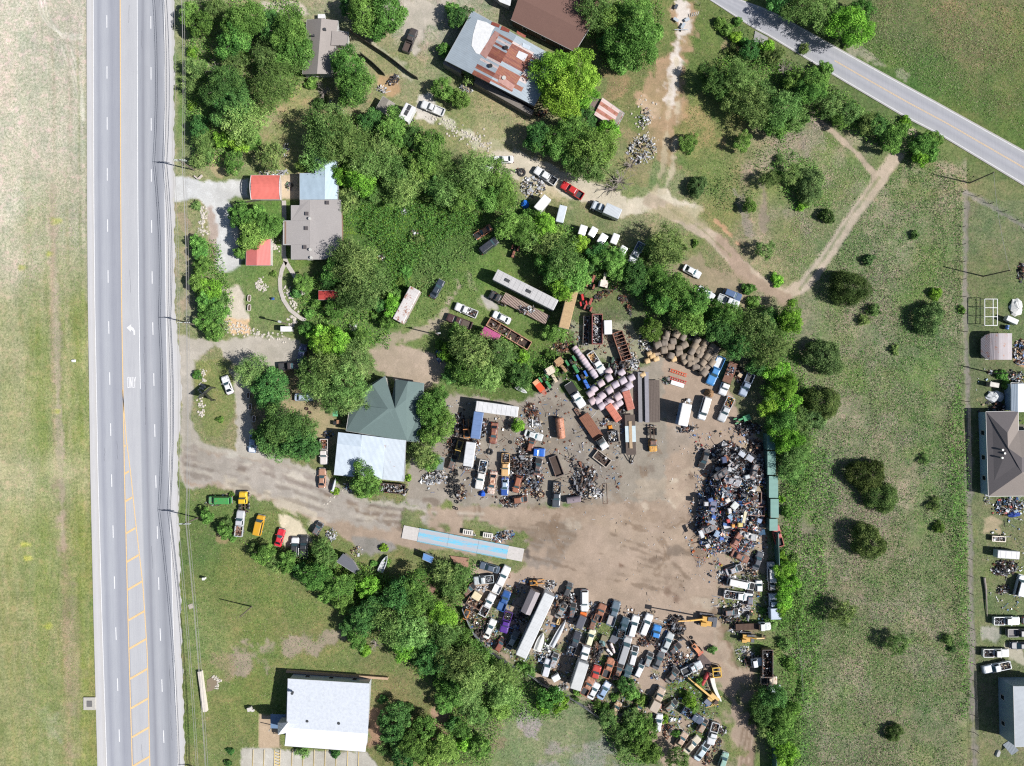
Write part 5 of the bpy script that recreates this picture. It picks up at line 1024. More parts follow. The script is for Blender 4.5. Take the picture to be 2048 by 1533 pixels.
V(1426,1468,255,'pickup',(226,228,232),'white and blue pickup filled with rusty rods, by the bare track','pickup',L=5.4,load=('rust','rusty rods in the bed of the white and blue pickup by the track'))
V(1363,1481,57,'sedan',(204,178,156),'tan car, left of three cars parked at the bottom of the yard','wrecked car',L=4.0,rust=.2)
V(1384,1491,47,'sedan',(220,208,186),'cream saloon, middle of three cars parked at the bottom of the yard','wrecked car',L=5.0,rust=.08)
V(1405,1503,54,'sedan',(208,224,232),'gutted white-blue car, right of three cars at the bottom of the yard','wrecked car',L=5.3,open_hood=True)
V(1317,1447,80,'hatch',(232,234,238),'white car half buried in shrubs below the tan camper truck','wrecked car',L=4.4)
V(1277,1418,60,'hatch',(206,178,150),'small tan car under the shrubs at the lower fence','wrecked car',L=3.4,rust=.4)
V(1232,1418,58,'hatch',(214,186,150),'crumpled tan car below the pale blue car by the fence','wrecked car',L=3.5,rust=.4)
V(1447,1522,70,'hatch',(150,190,176),'pale green car at the bottom edge of the yard','wrecked car',L=4.0,rust=.2)
# --- right-hand lots
V(2013,1242,0,'pickup',(232,238,242),'white pickup with junk in its bed, topmost on the right-hand grass','pickup',L=6.2,load=('mix','junk in the bed of the topmost white pickup on the right'))
V(2040,1266,0,'pickup',(82,84,92),'dark pickup between the white pickups on the right-hand lot','pickup',L=6.0,bed=(150,146,146))
V(2042,1292,180,'sedan',(52,62,78),'dark blue saloon below the dark pickup on the right-hand lot','car')
V(1992,1306.5,0,'pickup',(236,236,236),'white pickup with tools in its bed, in the middle of the right-hand lot','pickup',L=6.2,load=('dark','tools in the bed of the middle white pickup on the right'))
V(1993,1335,192,'pickup',(226,232,240),'white pickup beside the tall metal barn, nose to the left','pickup',L=6.6,load=('wood','timber in the bed of the white pickup beside the metal barn'))
V(2066,1242,0,'sedan',(120,124,130),'grey car behind the topmost white pickup on the right','car')
V(2041,1172,75,'van',(210,218,226),'white and blue van at the right edge beside the junked motorcycles','van')
# ------------------------------------------------------------------ buildings
def wpts(P, h): return [at(x, y, h) for x, y in P]
def opening_parts(o, P, hw_, n, wall, door=0, zc=1.45, wh=(1.0, 1.1), fill=None):
    """windows along wall edge P[i]->P[i+1]; each with frame and sill"""
    for (i, ts) in n:
        a, b = Vector(P[i]), Vector(P[(i + 1) % len(P)]); d_ = (b - a); L_ = d_.length; d_.normalize(); nn = Vector((d_.y, -d_.x))
        cen = sum((Vector(q) for q in P), Vector((0, 0))) / len(P)
        if nn.dot((a + b) / 2 - cen) < 0: nn = -nn
        rz = math.atan2(d_.y, d_.x)
        for k, t_ in enumerate(ts):
            c = a + d_ * (L_ * t_) + nn * .04
            isd = isinstance(t_, float) and door == (i, k)
            if isd:
                w_ = obj('door', MB().box(0, 0, 0, .95, .06, 2.0), mat('paint', (120, 110, 104)), o, (c.x, c.y, 1.02), rz)
                obj('door_handle', MB().box(.36, -.05 if False else .05, 0, .08, .06, .04), RIM, w_)
            else:
                w_ = obj('window', MB().box(0, 0, 0, wh[0], .06, wh[1]), GL, o, (c.x, c.y, zc), rz)
                fr = MB()
                for s_ in (-1, 1): fr.box(s_ * (wh[0] / 2 + .04), 0, 0, .08, .10, wh[1] + .16); fr.box(0, 0, s_ * (wh[1] / 2 + .04), wh[0], .10, .08)
                obj('frame', fr, mat('paint', (225, 225, 222)), w_)
                obj('sill', MB().box(0, 0, 0, wh[0] + .3, .2, .06), mat('concrete', (190, 188, 184)), w_, (0, 0, -wh[1] / 2 - .12))
def building(name, label, cat, foot, wallh, roof_faces, roofmat, wallmat, inset=.35, wins=(), door=None, extras=(), thick=.14):
    """foot: roof outline in photo px at eave height; roof_faces: list of [(px,py,h),...]"""
    Pe = wpts(foot, wallh); cx = sum(p[0] for p in Pe) / len(Pe); cy = sum(p[1] for p in Pe) / len(Pe)
    o = thing(name, label, cat, (cx, cy, 0)); P = [(x - cx, y - cy) for x, y in Pe]
    Pi = []
    for x, y in P:
        k = inset / max(.5, math.hypot(x, y)); Pi.append((x * (1 - k), y * (1 - k)))
    A = sum(Pi[i][0] * Pi[(i + 1) % len(Pi)][1] - Pi[(i + 1) % len(Pi)][0] * Pi[i][1] for i in range(len(Pi)))
    if A < 0: Pi.reverse(); 
    obj('wall', MB().prism(Pi, -.3, wallh - .05), wallmat, o)
    mats = roofmat if isinstance(roofmat, list) else [roofmat]
    for k, f in enumerate(roof_faces):
        mi = 0
        if isinstance(f, tuple) and isinstance(f[0], int): mi, f = f
        q = [Vector((*at(x, y, h), h)) - Vector((cx, cy, 0)) for x, y, h in f]
        nrm = (q[1] - q[0]).cross(q[2] - q[0]); 
        if nrm.z < 0: q.reverse(); nrm = -nrm
        # orient ribs: local frame with X along the first eave edge
        e = q[1] - q[0]; a = math.atan2(e.y, e.x); rot = Matrix.Rotation(-a, 3, 'Z'); q2 = [rot @ v for v in q]
        low = [v - Vector((0, 0, thick)) for v in q2]
        mb = MB().loft([low, q2], 0, True, True)
        obj('roof', mb, mats[mi], o, (0, 0, 0), a)
    q_ = random.Random(int(foot[0][0])); st_ = MB(); fc = [f if not (isinstance(f, tuple) and isinstance(f[0], int)) else f[1] for f in roof_faces]
    for a_, b_ in zip(foot, foot[1:] + foot[:1]): st_.bar(Vector((*at(*a_, wallh), wallh - .06)) - Vector((cx, cy, 0)), Vector((*at(*b_, wallh), wallh - .06)) - Vector((cx, cy, 0)), .12, .12)
    obj('gutter', st_, mat('paint', (196, 196, 196)), o)
    if wins: opening_parts(o, Pi, wallh, wins, wallmat, door)
    return o, cx, cy
def roofvent(o, cx, cy, px, py, h, m=None, s_=.5, nm='roof_vent'):
    x, y = at(px, py, h); obj(nm, MB().cyl((0, 0, -.3), (0, 0, .3), s_ / 2, n=10).cyl((0, 0, .3), (0, 0, .36), s_ * .7, n=10), m or DK, o, (x - cx, y - cy, h))
W_ = mat('wood', (178, 170, 160)); WW = mat('paint', (214, 212, 206)); BR = mat('flat', (150, 120, 104)); WG = mat('metal', (188, 196, 204))
# grey shingled house
SG = mat('shingle', (166, 158, 154))
o, cx, cy = building('house', 'grey-shingled gabled house among the trees near the top left', 'house',
  [(614,40),(643,38),(676,42),(678,62),(697,65),(695,91),(672,91),(660,148),(605,148)], 2.7,
  [[(614,40,2.7),(643,37,4.3),(634,148,4.3),(605,149,2.7)], [(676,42,2.7),(662,148,2.7),(634,148,4.3),(643,37,4.3)], [(664,62,3.3),(697,65,2.6),(695,91,2.6),(662,91,3.3)]], SG, WW, wins=[(2, [.5]), (5, [.5]), (0, [.5])])
roofvent(o, cx, cy, 650, 60, 4.0); roofvent(o, cx, cy, 628, 72, 3.9, DK, .35); roofvent(o, cx, cy, 618, 115, 3.4, DK, .3)
tag(obj('white_box', MB().box(0, 0, .5, 1.6, .9, 1.0).box(0, 0, 1.04, 1.7, 1.0, .06), mat('paint', (240, 240, 240)), None, (*at(643, 33, 1), 0)), 'white cabinet against the north wall of the grey-shingled house', 'cabinet')
# rusty barn
RM = [mat('metal', (172, 184, 194), .05), mat('metal', (160, 98, 82), .55), mat('paint', (252, 252, 252)), mat('metal', (142, 84, 72), .3), mat('metal', (222, 204, 200), .2)]
NW, NE, SE, SW = (945,22), (1121,120), (1068,212), (890,121)
def lerp(a, b, t_): return (a[0] + (b[0] - a[0]) * t_, a[1] + (b[1] - a[1]) * t_)
def bp(u, v):  # u along length, v across; height of gable with ridge at v=.48 -> here ridge runs across the width
    a, b = lerp(NW, NE, u), lerp(SW, SE, u); q = lerp(a, b, v); h = 3.6 + 1.8 * (1 - abs(u - .5) / .5); return (*q, h)
faces = []
q_ = random.Random(4)
for u0, u1, mi in ((0, .30, 0), (.5, .74, 1), (.82, 1, 0), (.30, .5, 1), (.74, .82, 1)):
    n_ = 24 if mi else 1; vs_ = [k / n_ for k in range(n_ + 1)]
    for v0, v1 in zip(vs_[:-1], vs_[1:]):
        m_ = mi if not mi else q_.choice((1, 1, 3, 3, 1, 4, 0) if u0 in (.5, .30) else (0, 0, 1, 4))
        if mi and v0 < .12: m_ = 0
        faces.append((m_, [bp(u0, v0), bp(u1, v0), bp(u1, v1), bp(u0, v1)]))
o, cx, cy = building('barn', 'large metal barn with rusted middle bays and a white painted patch', 'barn', [NW, NE, SE, SW], 3.6, faces, RM, mat('wood', (140, 124, 112)), wins=[(3, [.3, .7])])
q_ = [(955,40),(973,45),(990,55),(985,62),(975,88),(960,110),(952,107),(943,92),(946,70),(951,52)]
def onbarn(x, y):   # height of the roof over a pixel
    ax = (NE[0] - NW[0], NE[1] - NW[1]); L2 = ax[0] ** 2 + ax[1] ** 2; u = ((x - NW[0]) * ax[0] + (y - NW[1]) * ax[1]) / L2
    return 3.6 + 1.8 * (1 - abs(u - .5) / .5)
obj('white_patch', MB().poly([Vector((*at(x, y, onbarn(x, y)), onbarn(x, y) + .05)) - Vector((cx, cy, 0)) for x, y in reversed(q_)]), mat('flat', (255, 255, 255)), o)
for P_, c_ in (([(984,44),(1000,50),(998,56),(982,50)], (160,84,68)), ([(1004,52),(1020,60),(1018,66),(1001,60)], (160,84,68)), ([(1034,62),(1052,72),(1050,77),(1033,68)], (160,84,68)), ([(960,108),(990,62),(1000,68),(972,118)], (196,150,140)), ([(1038,102),(1056,110),(1048,124),(1032,114)], (226,226,230)), ([(1000,150),(1030,172),(1024,182),(996,164)], (196,150,140)), ([(1046,86),(1062,94),(1058,101),(1044,94)], (196,208,220))):
    obj('roof_sheet', MB().poly([Vector((*at(x, y, onbarn(x, y)), onbarn(x, y) + .07)) - Vector((cx, cy, 0)) for x, y in reversed(P_)]), mat('metal', c_, .2), o)
for x, y in ((1012,97),(981,133),(1008,157)): roofvent(o, cx, cy, x, y, onbarn(x, y), BLK if y != 157 else WW, .7)
obj('lean_to', MB().prism([(v[0] - cx, v[1] - cy) for v in wpts([(952,155),(1068,222),(1062,231),(948,166)], 2.2)][::-1], -.2, 2.2), mat('wood', (150, 142, 134)), o)
obj('lean_to', MB().prism([(v[0] - cx, v[1] - cy) for v in wpts([(889,121),(924,138),(922,148),(886,128)], 2.2)][::-1], -.2, 2.2), mat('wood', (168, 160, 156)), o)
# brown shingled house
building('house', 'long brown-roofed house at the top, shaded by trees', 'house', [(1052,-40),(1022,40),(1150,104),(1196,30),(1200,-40)], 2.9,
  [[(1022,40,2.9),(1150,104,2.9),(1172,64,4.0),(1037,-4,4.0)], [(1037,-4,4.0),(1172,64,4.0),(1200,12,3.0),(1200,-40,3.0),(1052,-40,3.2)]], mat('shingle', (132, 100, 90)), mat('wood', (120, 104, 94)), wins=[(1, [.2, .5, .8])])
building('shed', 'white-roofed shed at the very top beside the brown-roofed house', 'shed', [(975,-20),(1026,-20),(1020,12),(1000,4)], 2.4, [[(975,-20,2.6),(1026,-20,2.6),(1020,12,2.4),(1000,4,2.4)]], mat('metal', (238, 240, 242)), WW)
building('shed', 'small shed roofed in red and white rusted sheets', 'shed', [(1205,196),(1249,227),(1233,258),(1188,230)], 2.6,
  [(k % 2, [(*lerp((1205,196),(1188,230),k/5), 2.75), (*lerp((1249,227),(1233,258),k/5), 2.5), (*lerp((1249,227),(1233,258),(k+1)/5), 2.5), (*lerp((1205,196),(1188,230),(k+1)/5), 2.75)]) for k in range(5)], [mat('metal', (232, 206, 200), .12), mat('metal', (198, 132, 116), .45)], W_)
building('shed', 'brown plank lean-to against the red and white rusted shed', 'shed', [(1182,196),(1203,199),(1186,230),(1168,222)], 2.0, [[(1182,196,2.2),(1203,199,2.2),(1186,230,2.0),(1168,222,2.0)]], mat('wood', (150, 132, 124)), W_)
building('shed', 'little weathered grey shed left of the white camper', 'shed', [(766,193),(790,208),(776,233),(752,217)], 2.1, [[(766,193,2.1),(778,200,2.5),(764,225,2.5),(752,217,2.1)], [(778,200,2.5),(790,208,2.1),(776,233,2.1),(764,225,2.5)]], mat('wood', (176, 168, 158)), W_)
# red carport
rf = []
for k in range(8):
    v0, v1 = k / 8, (k + 1) / 8; z = lambda v: 2.6 + .75 * math.sin(math.pi * v)
    rf.append([(501.5,351+48*v0,z(v0)),(559,351+48*v0,z(v0)),(560,351+48*v1,z(v1)),(502.5,351+48*v1,z(v1))])
RED = mat('metal', (238, 128, 116))
o, cx, cy = building('carport', 'large red curved-roof carport at the head of the concrete drive', 'carport', [(501.5,351),(559,351),(560,399),(502.5,399)], 2.6, rf, RED, mat('paint', (196, 190, 186)), inset=.5)
e_ = MB()
for x in (501, 559.8):
    for k in range(8):
        v0, v1 = k / 8, (k + 1) / 8; a = Vector((*at(x, 351 + 48 * v0, 3), 2.62 + .75 * math.sin(math.pi * v0))) - Vector((cx, cy, 0)); b = Vector((*at(x, 351 + 48 * v1, 3), 2.62 + .75 * math.sin(math.pi * v1))) - Vector((cx, cy, 0)); e_.bar(a, b, .12, .16)
obj('trim', e_, mat('paint', (246, 240, 240)), o)
# blue-grey metal annex
o, cx, cy = building('metal_building', 'blue-grey and white metal roofed annex north of the grey flat-roofed house', 'building', [(599.6,347),(630,347),(630,318),(652,316),(676,324),(676,399),(599.6,399.5)], 3.0,
  [[(599.6,347,3.0),(649,347,3.9),(649,399.5,3.9),(599.6,399.5,3.0)], [(630,315,3.5),(650,313,3.95),(649,347,3.95),(630,347,3.55)], [(650,313,3.95),(676,324,2.9),(676,399,2.9),(649,399,3.95)]], mat('metal', (190, 210, 226)), WG)
# grey flat roofed house
GF = [(599.6,400.5),(682,400.5),(683,489),(665,512),(648,519),(582.5,519),(582.5,490),(566.5,490),(566.5,442),(582.5,442),(582.5,411.5),(599.6,411.5)]
o, cx, cy = building('house', 'grey flat-roofed house with two porch notches, behind the red carport', 'house', GF, 3.0,
  [[(599.6,400.5,3.1),(619,400.5,3.35),(619,442,3.35),(582.5,442,3.0),(582.5,411.5,3.0),(599.6,411.5,3.05)], [(566.5,442.2,2.9),(619,442.2,3.35),(619,489.8,3.35),(566.5,489.8,2.9)], [(582.5,490,3.0),(619,490,3.35),(619,519,3.35),(582.5,519,3.0)],
   [(619.2,400.5,3.35),(682,400.5,3.1),(683,489,3.1),(665,512,3.1),(648,519,3.15),(619.2,519,3.35)]], mat('shingle', (184, 178, 176)), BR, wins=[(10, [.5]), (8, [.3, .7]), (6, [.5])])
for x, y in ((614,428),(613,457),(610,495),(655,406)): obj('skylight', MB().box(0, 0, 0, .75, .85, .25), mat('flat', (96, 90, 92)), o, (at(x, y, 3.3)[0] - cx, at(x, y, 3.3)[1] - cy, 3.45))
for x, y in ((620,438),(621,500),(623,516)): roofvent(o, cx, cy, x, y, 3.5, WW, .5)
# red gable shed
o, cx, cy = building('shed', 'pinkish-red gabled metal shed beside the garden tree', 'shed', [(493,486),(541,479),(541,531),(492,531)], 2.4,
  [[(493,484,2.4),(514,481,3.2),(513.5,531,3.2),(492,531,2.4)], [(514,481,3.2),(541,479,2.4),(541,531,2.4),(513.5,531,3.2)]], mat('metal', (236, 134, 128)), WW)
building('shed', 'small dark red roofed shed under the trees east of the garden', 'shed', [(637,582),(674,582),(676,600),(637,600)], 2.3, [[(637,582,2.3),(674,582,2.3),(675,591,2.8),(637,591,2.8)], [(637,591,2.8),(675,591,2.8),(676,600,2.3),(637,600,2.3)]], mat('metal', (190, 72, 66)), W_)
# green-roofed house
GR = mat('shingle', (114, 134, 132))
ap = (776, 818)
o, cx, cy = building('house', 'green-shingled house with hipped wings joined to the pale metal shed', 'house',
  [(692,862),(700,812),(735,772),(770,753),(783,806),(791,759),(848,767),(846,800),(838,885),(815,883)], 3.0,
  [[(692,862,3.0),(716,866,3.6),(722,812,4.0),(704,806,3.0)], [(704,806,3.0),(722,812,4.0),(716,866,3.6),(*ap,5.4),(745,770,4.2),(735,768,3.1)][:5],
   [(745,770,4.2),(770,753,3.0),(783,806,3.4),(790,818,5.2),(*ap,5.4)], [(716,866,3.6),(815,883,3.1),(790,818,5.2),(*ap,5.4)],
   [(791,759,3.0),(816,763,4.4),(812,800,4.8),(790,818,5.2),(783,806,3.4)], [(816,763,4.4),(848,767,3.0),(846,805,3.0),(812,800,4.8)], [(812,800,4.8),(846,805,3.0),(838,885,3.0),(815,883,3.1),(790,818,5.2)]], GR, WW, wins=[(0, [.3, .7]), (6, [.5])])
# pale metal workshop
MW = [mat('metal', (208, 222, 236)), mat('metal', (218, 230, 242)), mat('metal', (206, 216, 226), .08)]
o, cx, cy = building('workshop', 'pale blue-white metal workshop south of the green-roofed house', 'workshop', [(676.5,865),(812,881.5),(808,963.5),(668,950)], 3.2,
  [(1, [(674,888,3.7),(722,894,3.9),(719,955,3.5),(668,950,3.2)]), (0, [(676.5,865,3.4),(723,870,3.6),(722,894,3.9),(674,888,3.7)]), (1, [(723,870,3.8),(769,876,3.8),(766,959,3.4),(719,955,3.6)]), (2, [(769,876,3.6),(812,881.5,3.2),(808,963.5,3.1),(766,959,3.5)])], MW, WG, wins=[(3, [.35, .7])])
# church hall
CH = mat('flat', (226, 232, 242)); CH2 = mat('flat', (252, 252, 255))
o, cx, cy = building('church_hall', 'white metal-roofed church hall beside the parking bays', 'church hall', [(575.7,1358),(739,1368),(730.6,1504),(569.6,1492)], 3.8,
  [(0, [(575.7,1358,3.8),(739,1368,3.8),(735.5,1468,5.6),(573,1456,5.6)]), (1, [(573,1456,5.6),(735.5,1468,5.6),(730.6,1504,4.2),(569.6,1492,4.2)])], [CH, CH2], mat('paint', (206, 212, 222)), wins=[(0, [.2, .5, .8]), (2, [.2, .5, .8])])
for x, y in ((585,1386),(615,1442),(678,1446)): roofvent(o, cx, cy, x, y, 5.0, DK, .5)
obj('porch_roof', MB().prism([(v[0] - cx, v[1] - cy) for v in wpts([(541,1429),(571,1430),(572,1458),(541,1457)], 3.0)][::-1], 2.8, 3.0), mat('metal', (120, 148, 182)), o)
st = obj('steeple', MB().box(0, 0, 4.6, 2.2, 2.2, 2.6), WW, o, (at(568,1452,5)[0] - cx, at(568,1452,5)[1] - cy, 0))
obj('spire', MB().box(0, 0, 7.4, 2.3, 2.3, 3.0, top=.05), mat('metal', (226, 230, 238)), st)
for x, y in ((543,1431),(543,1455)): obj('porch_post', MB().cyl((0, 0, 0), (0, 0, 2.8), .1), WW, o, (at(x, y, 1)[0] - cx, at(x, y, 1)[1] - cy, 0))
x0_, y0_ = at(574,1341), at(777,1356)
tag(obj('retaining_wall', MB().bar((*at(574,1341), .35), (*at(777,1355.5), .35), .55, .8), mat('concrete', (204, 172, 142))), 'long tan kerb wall north of the white-roofed church hall', 'wall')
# culvert headwall and pool
tag(obj('culvert_headwall', MB().bar((*at(402,1341), .4), (*at(413,1421), .4), .9, .9), mat('concrete', (236, 226, 214))), 'pale concrete culvert headwall beside the highway verge', 'culvert')
pool = MB(); pool.poly([(*at(x, y), .06) for x, y in [(414,1360),(428,1352),(438,1358),(436,1370),(424,1382),(413,1384)]][::-1]); tag(obj('water', pool, mat('glass', (146, 132, 112))), kind='structure')
# hip roofed house on the right
HR = mat('shingle', (118, 112, 114)); HR2 = mat('shingle', (150, 140, 134))
rp_ = (2016,863); rq = (2017,897)
o, cx, cy = building('house', 'grey hip-roofed house with pale blue walls at the right edge', 'house', [(1972,824),(2037,823),(2037,862),(2090,862),(2090,992),(1977,993)], 2.9,
  [(0, [(1972,824,2.9),(2015,866,4.9),(2016,896,4.9),(2044,916,5.6),(2044,946,5.6),(1977,993,2.9)]), (0, [(1972,824,2.9),(2037,823,2.9),(2015,866,4.9)]), (1, [(2037,823,2.9),(2037,862,3.0),(2016,896,4.9),(2015,866,4.9)]), (1, [(2037,862,3.0),(2090,862,2.9),(2090,900,4.6),(2044,916,5.6),(2016,896,4.9)]), (1, [(1977,993,2.9),(2044,946,5.6),(2090,930,4.6),(2090,992,2.9)]), (0, [(2044,916,5.6),(2090,900,4.6),(2090,930,4.6),(2044,946,5.6)])], [HR, HR2], mat('paint', (168, 196, 222)), inset=.25, wins=[(5, [.25, .55, .8])])
for x, y in ((2004,900),(2008,907),(2019,909),(2003,916)): roofvent(o, cx, cy, x, y, 4.3, WW, .35)
# metal barn bottom right
o, cx, cy = building('metal_barn', 'tall blue-grey metal barn with white ribbed roof at the bottom right', 'barn', [(2027,1373),(2120,1373),(2120,1494),(2030,1494)], 5.2,
  [[(2027,1373,5.2),(2030,1494,5.2),(2075,1494,6.4),(2075,1373,6.4)], [(2075,1373,6.4),(2075,1494,6.4),(2120,1494,5.2),(2120,1373,5.2)]], mat('metal', (220, 226, 232)), mat('metal', (150, 172, 190)), inset=.15, wins=[(3, [.3, .75])])
tag(obj('leaning_sheet', MB().bar((*at(2012,1485), .1), (*at(2022,1500), 1.4), 2.0, .06), mat('metal', (200, 208, 216))), 'loose metal sheet leaning at the corner of the metal barn', 'metal sheet')
tag(obj('boulder', MB().loft([rr(-.9,.9,.5,0,.4),rr(-.7,.7,.35,.4,.3)]), mat('concrete',(190,190,188)), None, (*at(1995,1507),0), R(70)), 'pale oval boulder below the metal barn', 'boulder')
# blue roofed shed, right
building('shed', 'pale blue metal shed between the tarp heap and the hip-roofed house', 'shed', [(2022,766),(2070,768),(2070,824),(2024,824)], 2.6, [[(2022,768,2.6),(2036,768,3.2),(2036,824,3.2),(2022,824,2.6)], [(2036,768,3.2),(2075,768,2.8),(2075,824,2.8),(2036,824,3.2)]], mat('metal', (206, 220, 234)), mat('metal', (150, 176, 200)))
# half-stripped arched shelter
rf = []
for k in range(7):
    u0, u1 = k / 7, (k + 1) / 7; q = lambda u: 1962 + 62 * u; z = lambda u: 1.6 + 1.5 * math.sin(math.pi * min(u * 1.15, 1) * .62)
    e0 = 11 * (1 - min(1, u0 * 3)) ** 2; e1 = 11 * (1 - min(1, u1 * 3)) ** 2
    rf.append((k % 2, [(q(u0), 667 + e0, z(u0)), (q(u1), 667 + e1, z(u1)), (q(u1), 720 - e1, z(u1)), (q(u0), 720 - e0, z(u0))]))
building('shelter', 'rounded grey shelter with rust-streaked ribs on the right lot', 'shelter', [(1970,670),(2022,668),(2022,719),(1970,719)], 1.8, rf, [mat('metal', (186, 176, 180), .15), mat('metal', (168, 156, 160), .3)], W_)
# lean-to by the wood, brown porch deck
building('shed', 'charcoal-roofed lean-to at the edge of the south-west wood', 'shed', [(686,1108),(706,1122),(729,1159),(673,1124)], 2.2, [[(686,1108,2.4),(706,1122,2.4),(729,1159,2.2),(673,1124,2.2)]], mat('shingle', (118, 120, 130)), W_)
building('shed', 'blue-roofed weigh office in the shade below the weighbridge', 'shed', [(847,1107),(867,1115),(863,1127),(845,1119)], 2.3, [[(847,1107,2.4),(867,1115,2.4),(863,1127,2.3),(845,1119,2.3)]], mat('metal', (110, 156, 214)), WG)
building('shed', 'green flat-roofed shed under the tree east of the workshop', 'shed', [(876,914),(889,916),(886,941),(871,940)], 2.2, [[(876,914,2.2),(889,916,2.2),(886,941,2.2),(871,940,2.2)]], mat('shingle', (134, 150, 150)), W_)
tag(obj('deck', MB().prism(wpts([(812,1180),(850,1160),(872,1178),(860,1198),(830,1205)], .3)[::-1], 0, .3), mat('wood', (168, 130, 112))), 'brown plank deck in the shade below the weighbridge', 'deck')
tag(obj('deck', MB().prism(wpts([(900,1112),(938,1117),(935,1142),(915,1138)], .3)[::-1], 0, .3), mat('wood', (190, 146, 124))), 'tan plank deck beside the dark blue-grey saloon', 'deck')
# weighbridge
o = thing('weighbridge', 'long blue-painted truck weighbridge with concrete ramps', 'weighbridge', (*at(926, 1087), 0), math.atan2(-47, 240.6))
L_ = 245 / S; wb = 26 / S
for s_ in (-1, 1): obj('ramp', MB().box(s_ * (L_ / 2 - 1.9), 0, .12, 3.8, wb, .24), mat('concrete', (216, 210, 206)), o)
m, t, p = newmat('scuffed_blue_deck'); co = N(t, 'ShaderNodeTexCoord').outputs['Object']
sx = N(t, 'ShaderNodeSeparateXYZ'); t.links.new(co, sx.inputs[0]); mr = N(t, 'ShaderNodeMapRange'); mr.inputs['From Min'].default_value = -1.6; mr.inputs['From Max'].default_value = 1.6; t.links.new(sx.outputs[1], mr.inputs['Value'])
c_ = ramp(t, mr.outputs[0], [(0, C(120,200,226)), (.12, C(178,182,190)), (.30, C(186,190,196)), (.36, C(110,200,232)), (.66, C(108,198,232)), (.72, C(180,184,190)), (.9, C(182,188,196)), (1, C(140,208,230))])
mp = N(t, 'ShaderNodeMapping'); mp.inputs['Scale'].default_value = (.35, 2.2, 1); t.links.new(co, mp.inputs[0])
c_ = mixc(t, ramp(t, noise(t, mp.outputs[0], 1.4, 7, .8), [(.45, (0, 0, 0)), (.62, (1, 1, 1))]), c_, C(186, 182, 188)); c_ = mixc(t, ramp(t, noise(t, co, 2.2, 6, .8), [(.62, (0, 0, 0)), (.7, (1, 1, 1))]), c_, C(54, 108, 140))
t.links.new(c_, p.inputs['Base Color']); p.inputs['Roughness'].default_value = .7
for k in range(3): obj('deck_plate', MB().box((k - 1) * (L_ - 7.6) / 3, 0, .15, (L_ - 7.6) / 3 - .04, wb, .3), m, o)
rl = MB()
for s_ in (-1, 1): rl.box(0, s_ * (wb / 2 + .06), .24, L_ - 7.6, .1, .42)
obj('side_rail', rl, mat('paint', (126, 196, 214), .2), o)
# teal wall of containers along the east boundary
TL = mat('metal', (88, 130, 122))
for i, (xa, ya, xb, yb) in enumerate(((1535,868,1552,900),(1536,903,1552,950),(1539,953,1557,996),(1542,999,1558,1036),(1540,1039,1556,1062))):
    c = at((xa + xb) / 2, (ya + yb) / 2, 3); o = thing('shipping_container', ['teal container deepest under the east trees', 'teal container with a mottled top, second down the east boundary', 'teal container in the sun behind the orange grab', 'short teal container just below the sunlit one', 'teal container with scrap on top, above the faded red pickup'][i], 'container', (c[0], c[1], 0), R(-90))
    l_, w_ = (yb - ya) / S * .98, (xb - xa) / S * .95; b = MB().box(0, 0, 1.4, l_, w_, 2.6)
    for k in range(int(l_ / .5)): b.box(-l_ / 2 + .25 + k * .5, w_ / 2 + .02, 1.4, .2, .05, 2.4); b.box(-l_ / 2 + .25 + k * .5, -w_ / 2 - .02, 1.4, .2, .05, 2.4)
    obj('body', b, TL, o); obj('roof', MB().box(0, 0, 2.74, l_ + .06, w_ + .1, .06), mat('metal', (112, 160, 150), .1), o); obj('door', MB().box(l_ / 2 + .04, 0, 1.35, .06, w_ * .9, 2.3), TL, o)
tag(obj('sheet_fence', MB().bar((*at(1548,1062), 1.4), (*at(1550,1130), 1.4), .12, 2.8), TL), 'dark teal sheet fence below the containers on the east boundary', 'fence')
tag(obj('sheet_fence', MB().bar((*at(1544,1490), 1.4), (*at(1546,1600), 1.4), .12, 2.8), TL), 'teal sheet fence at the bottom edge of the yard', 'fence')
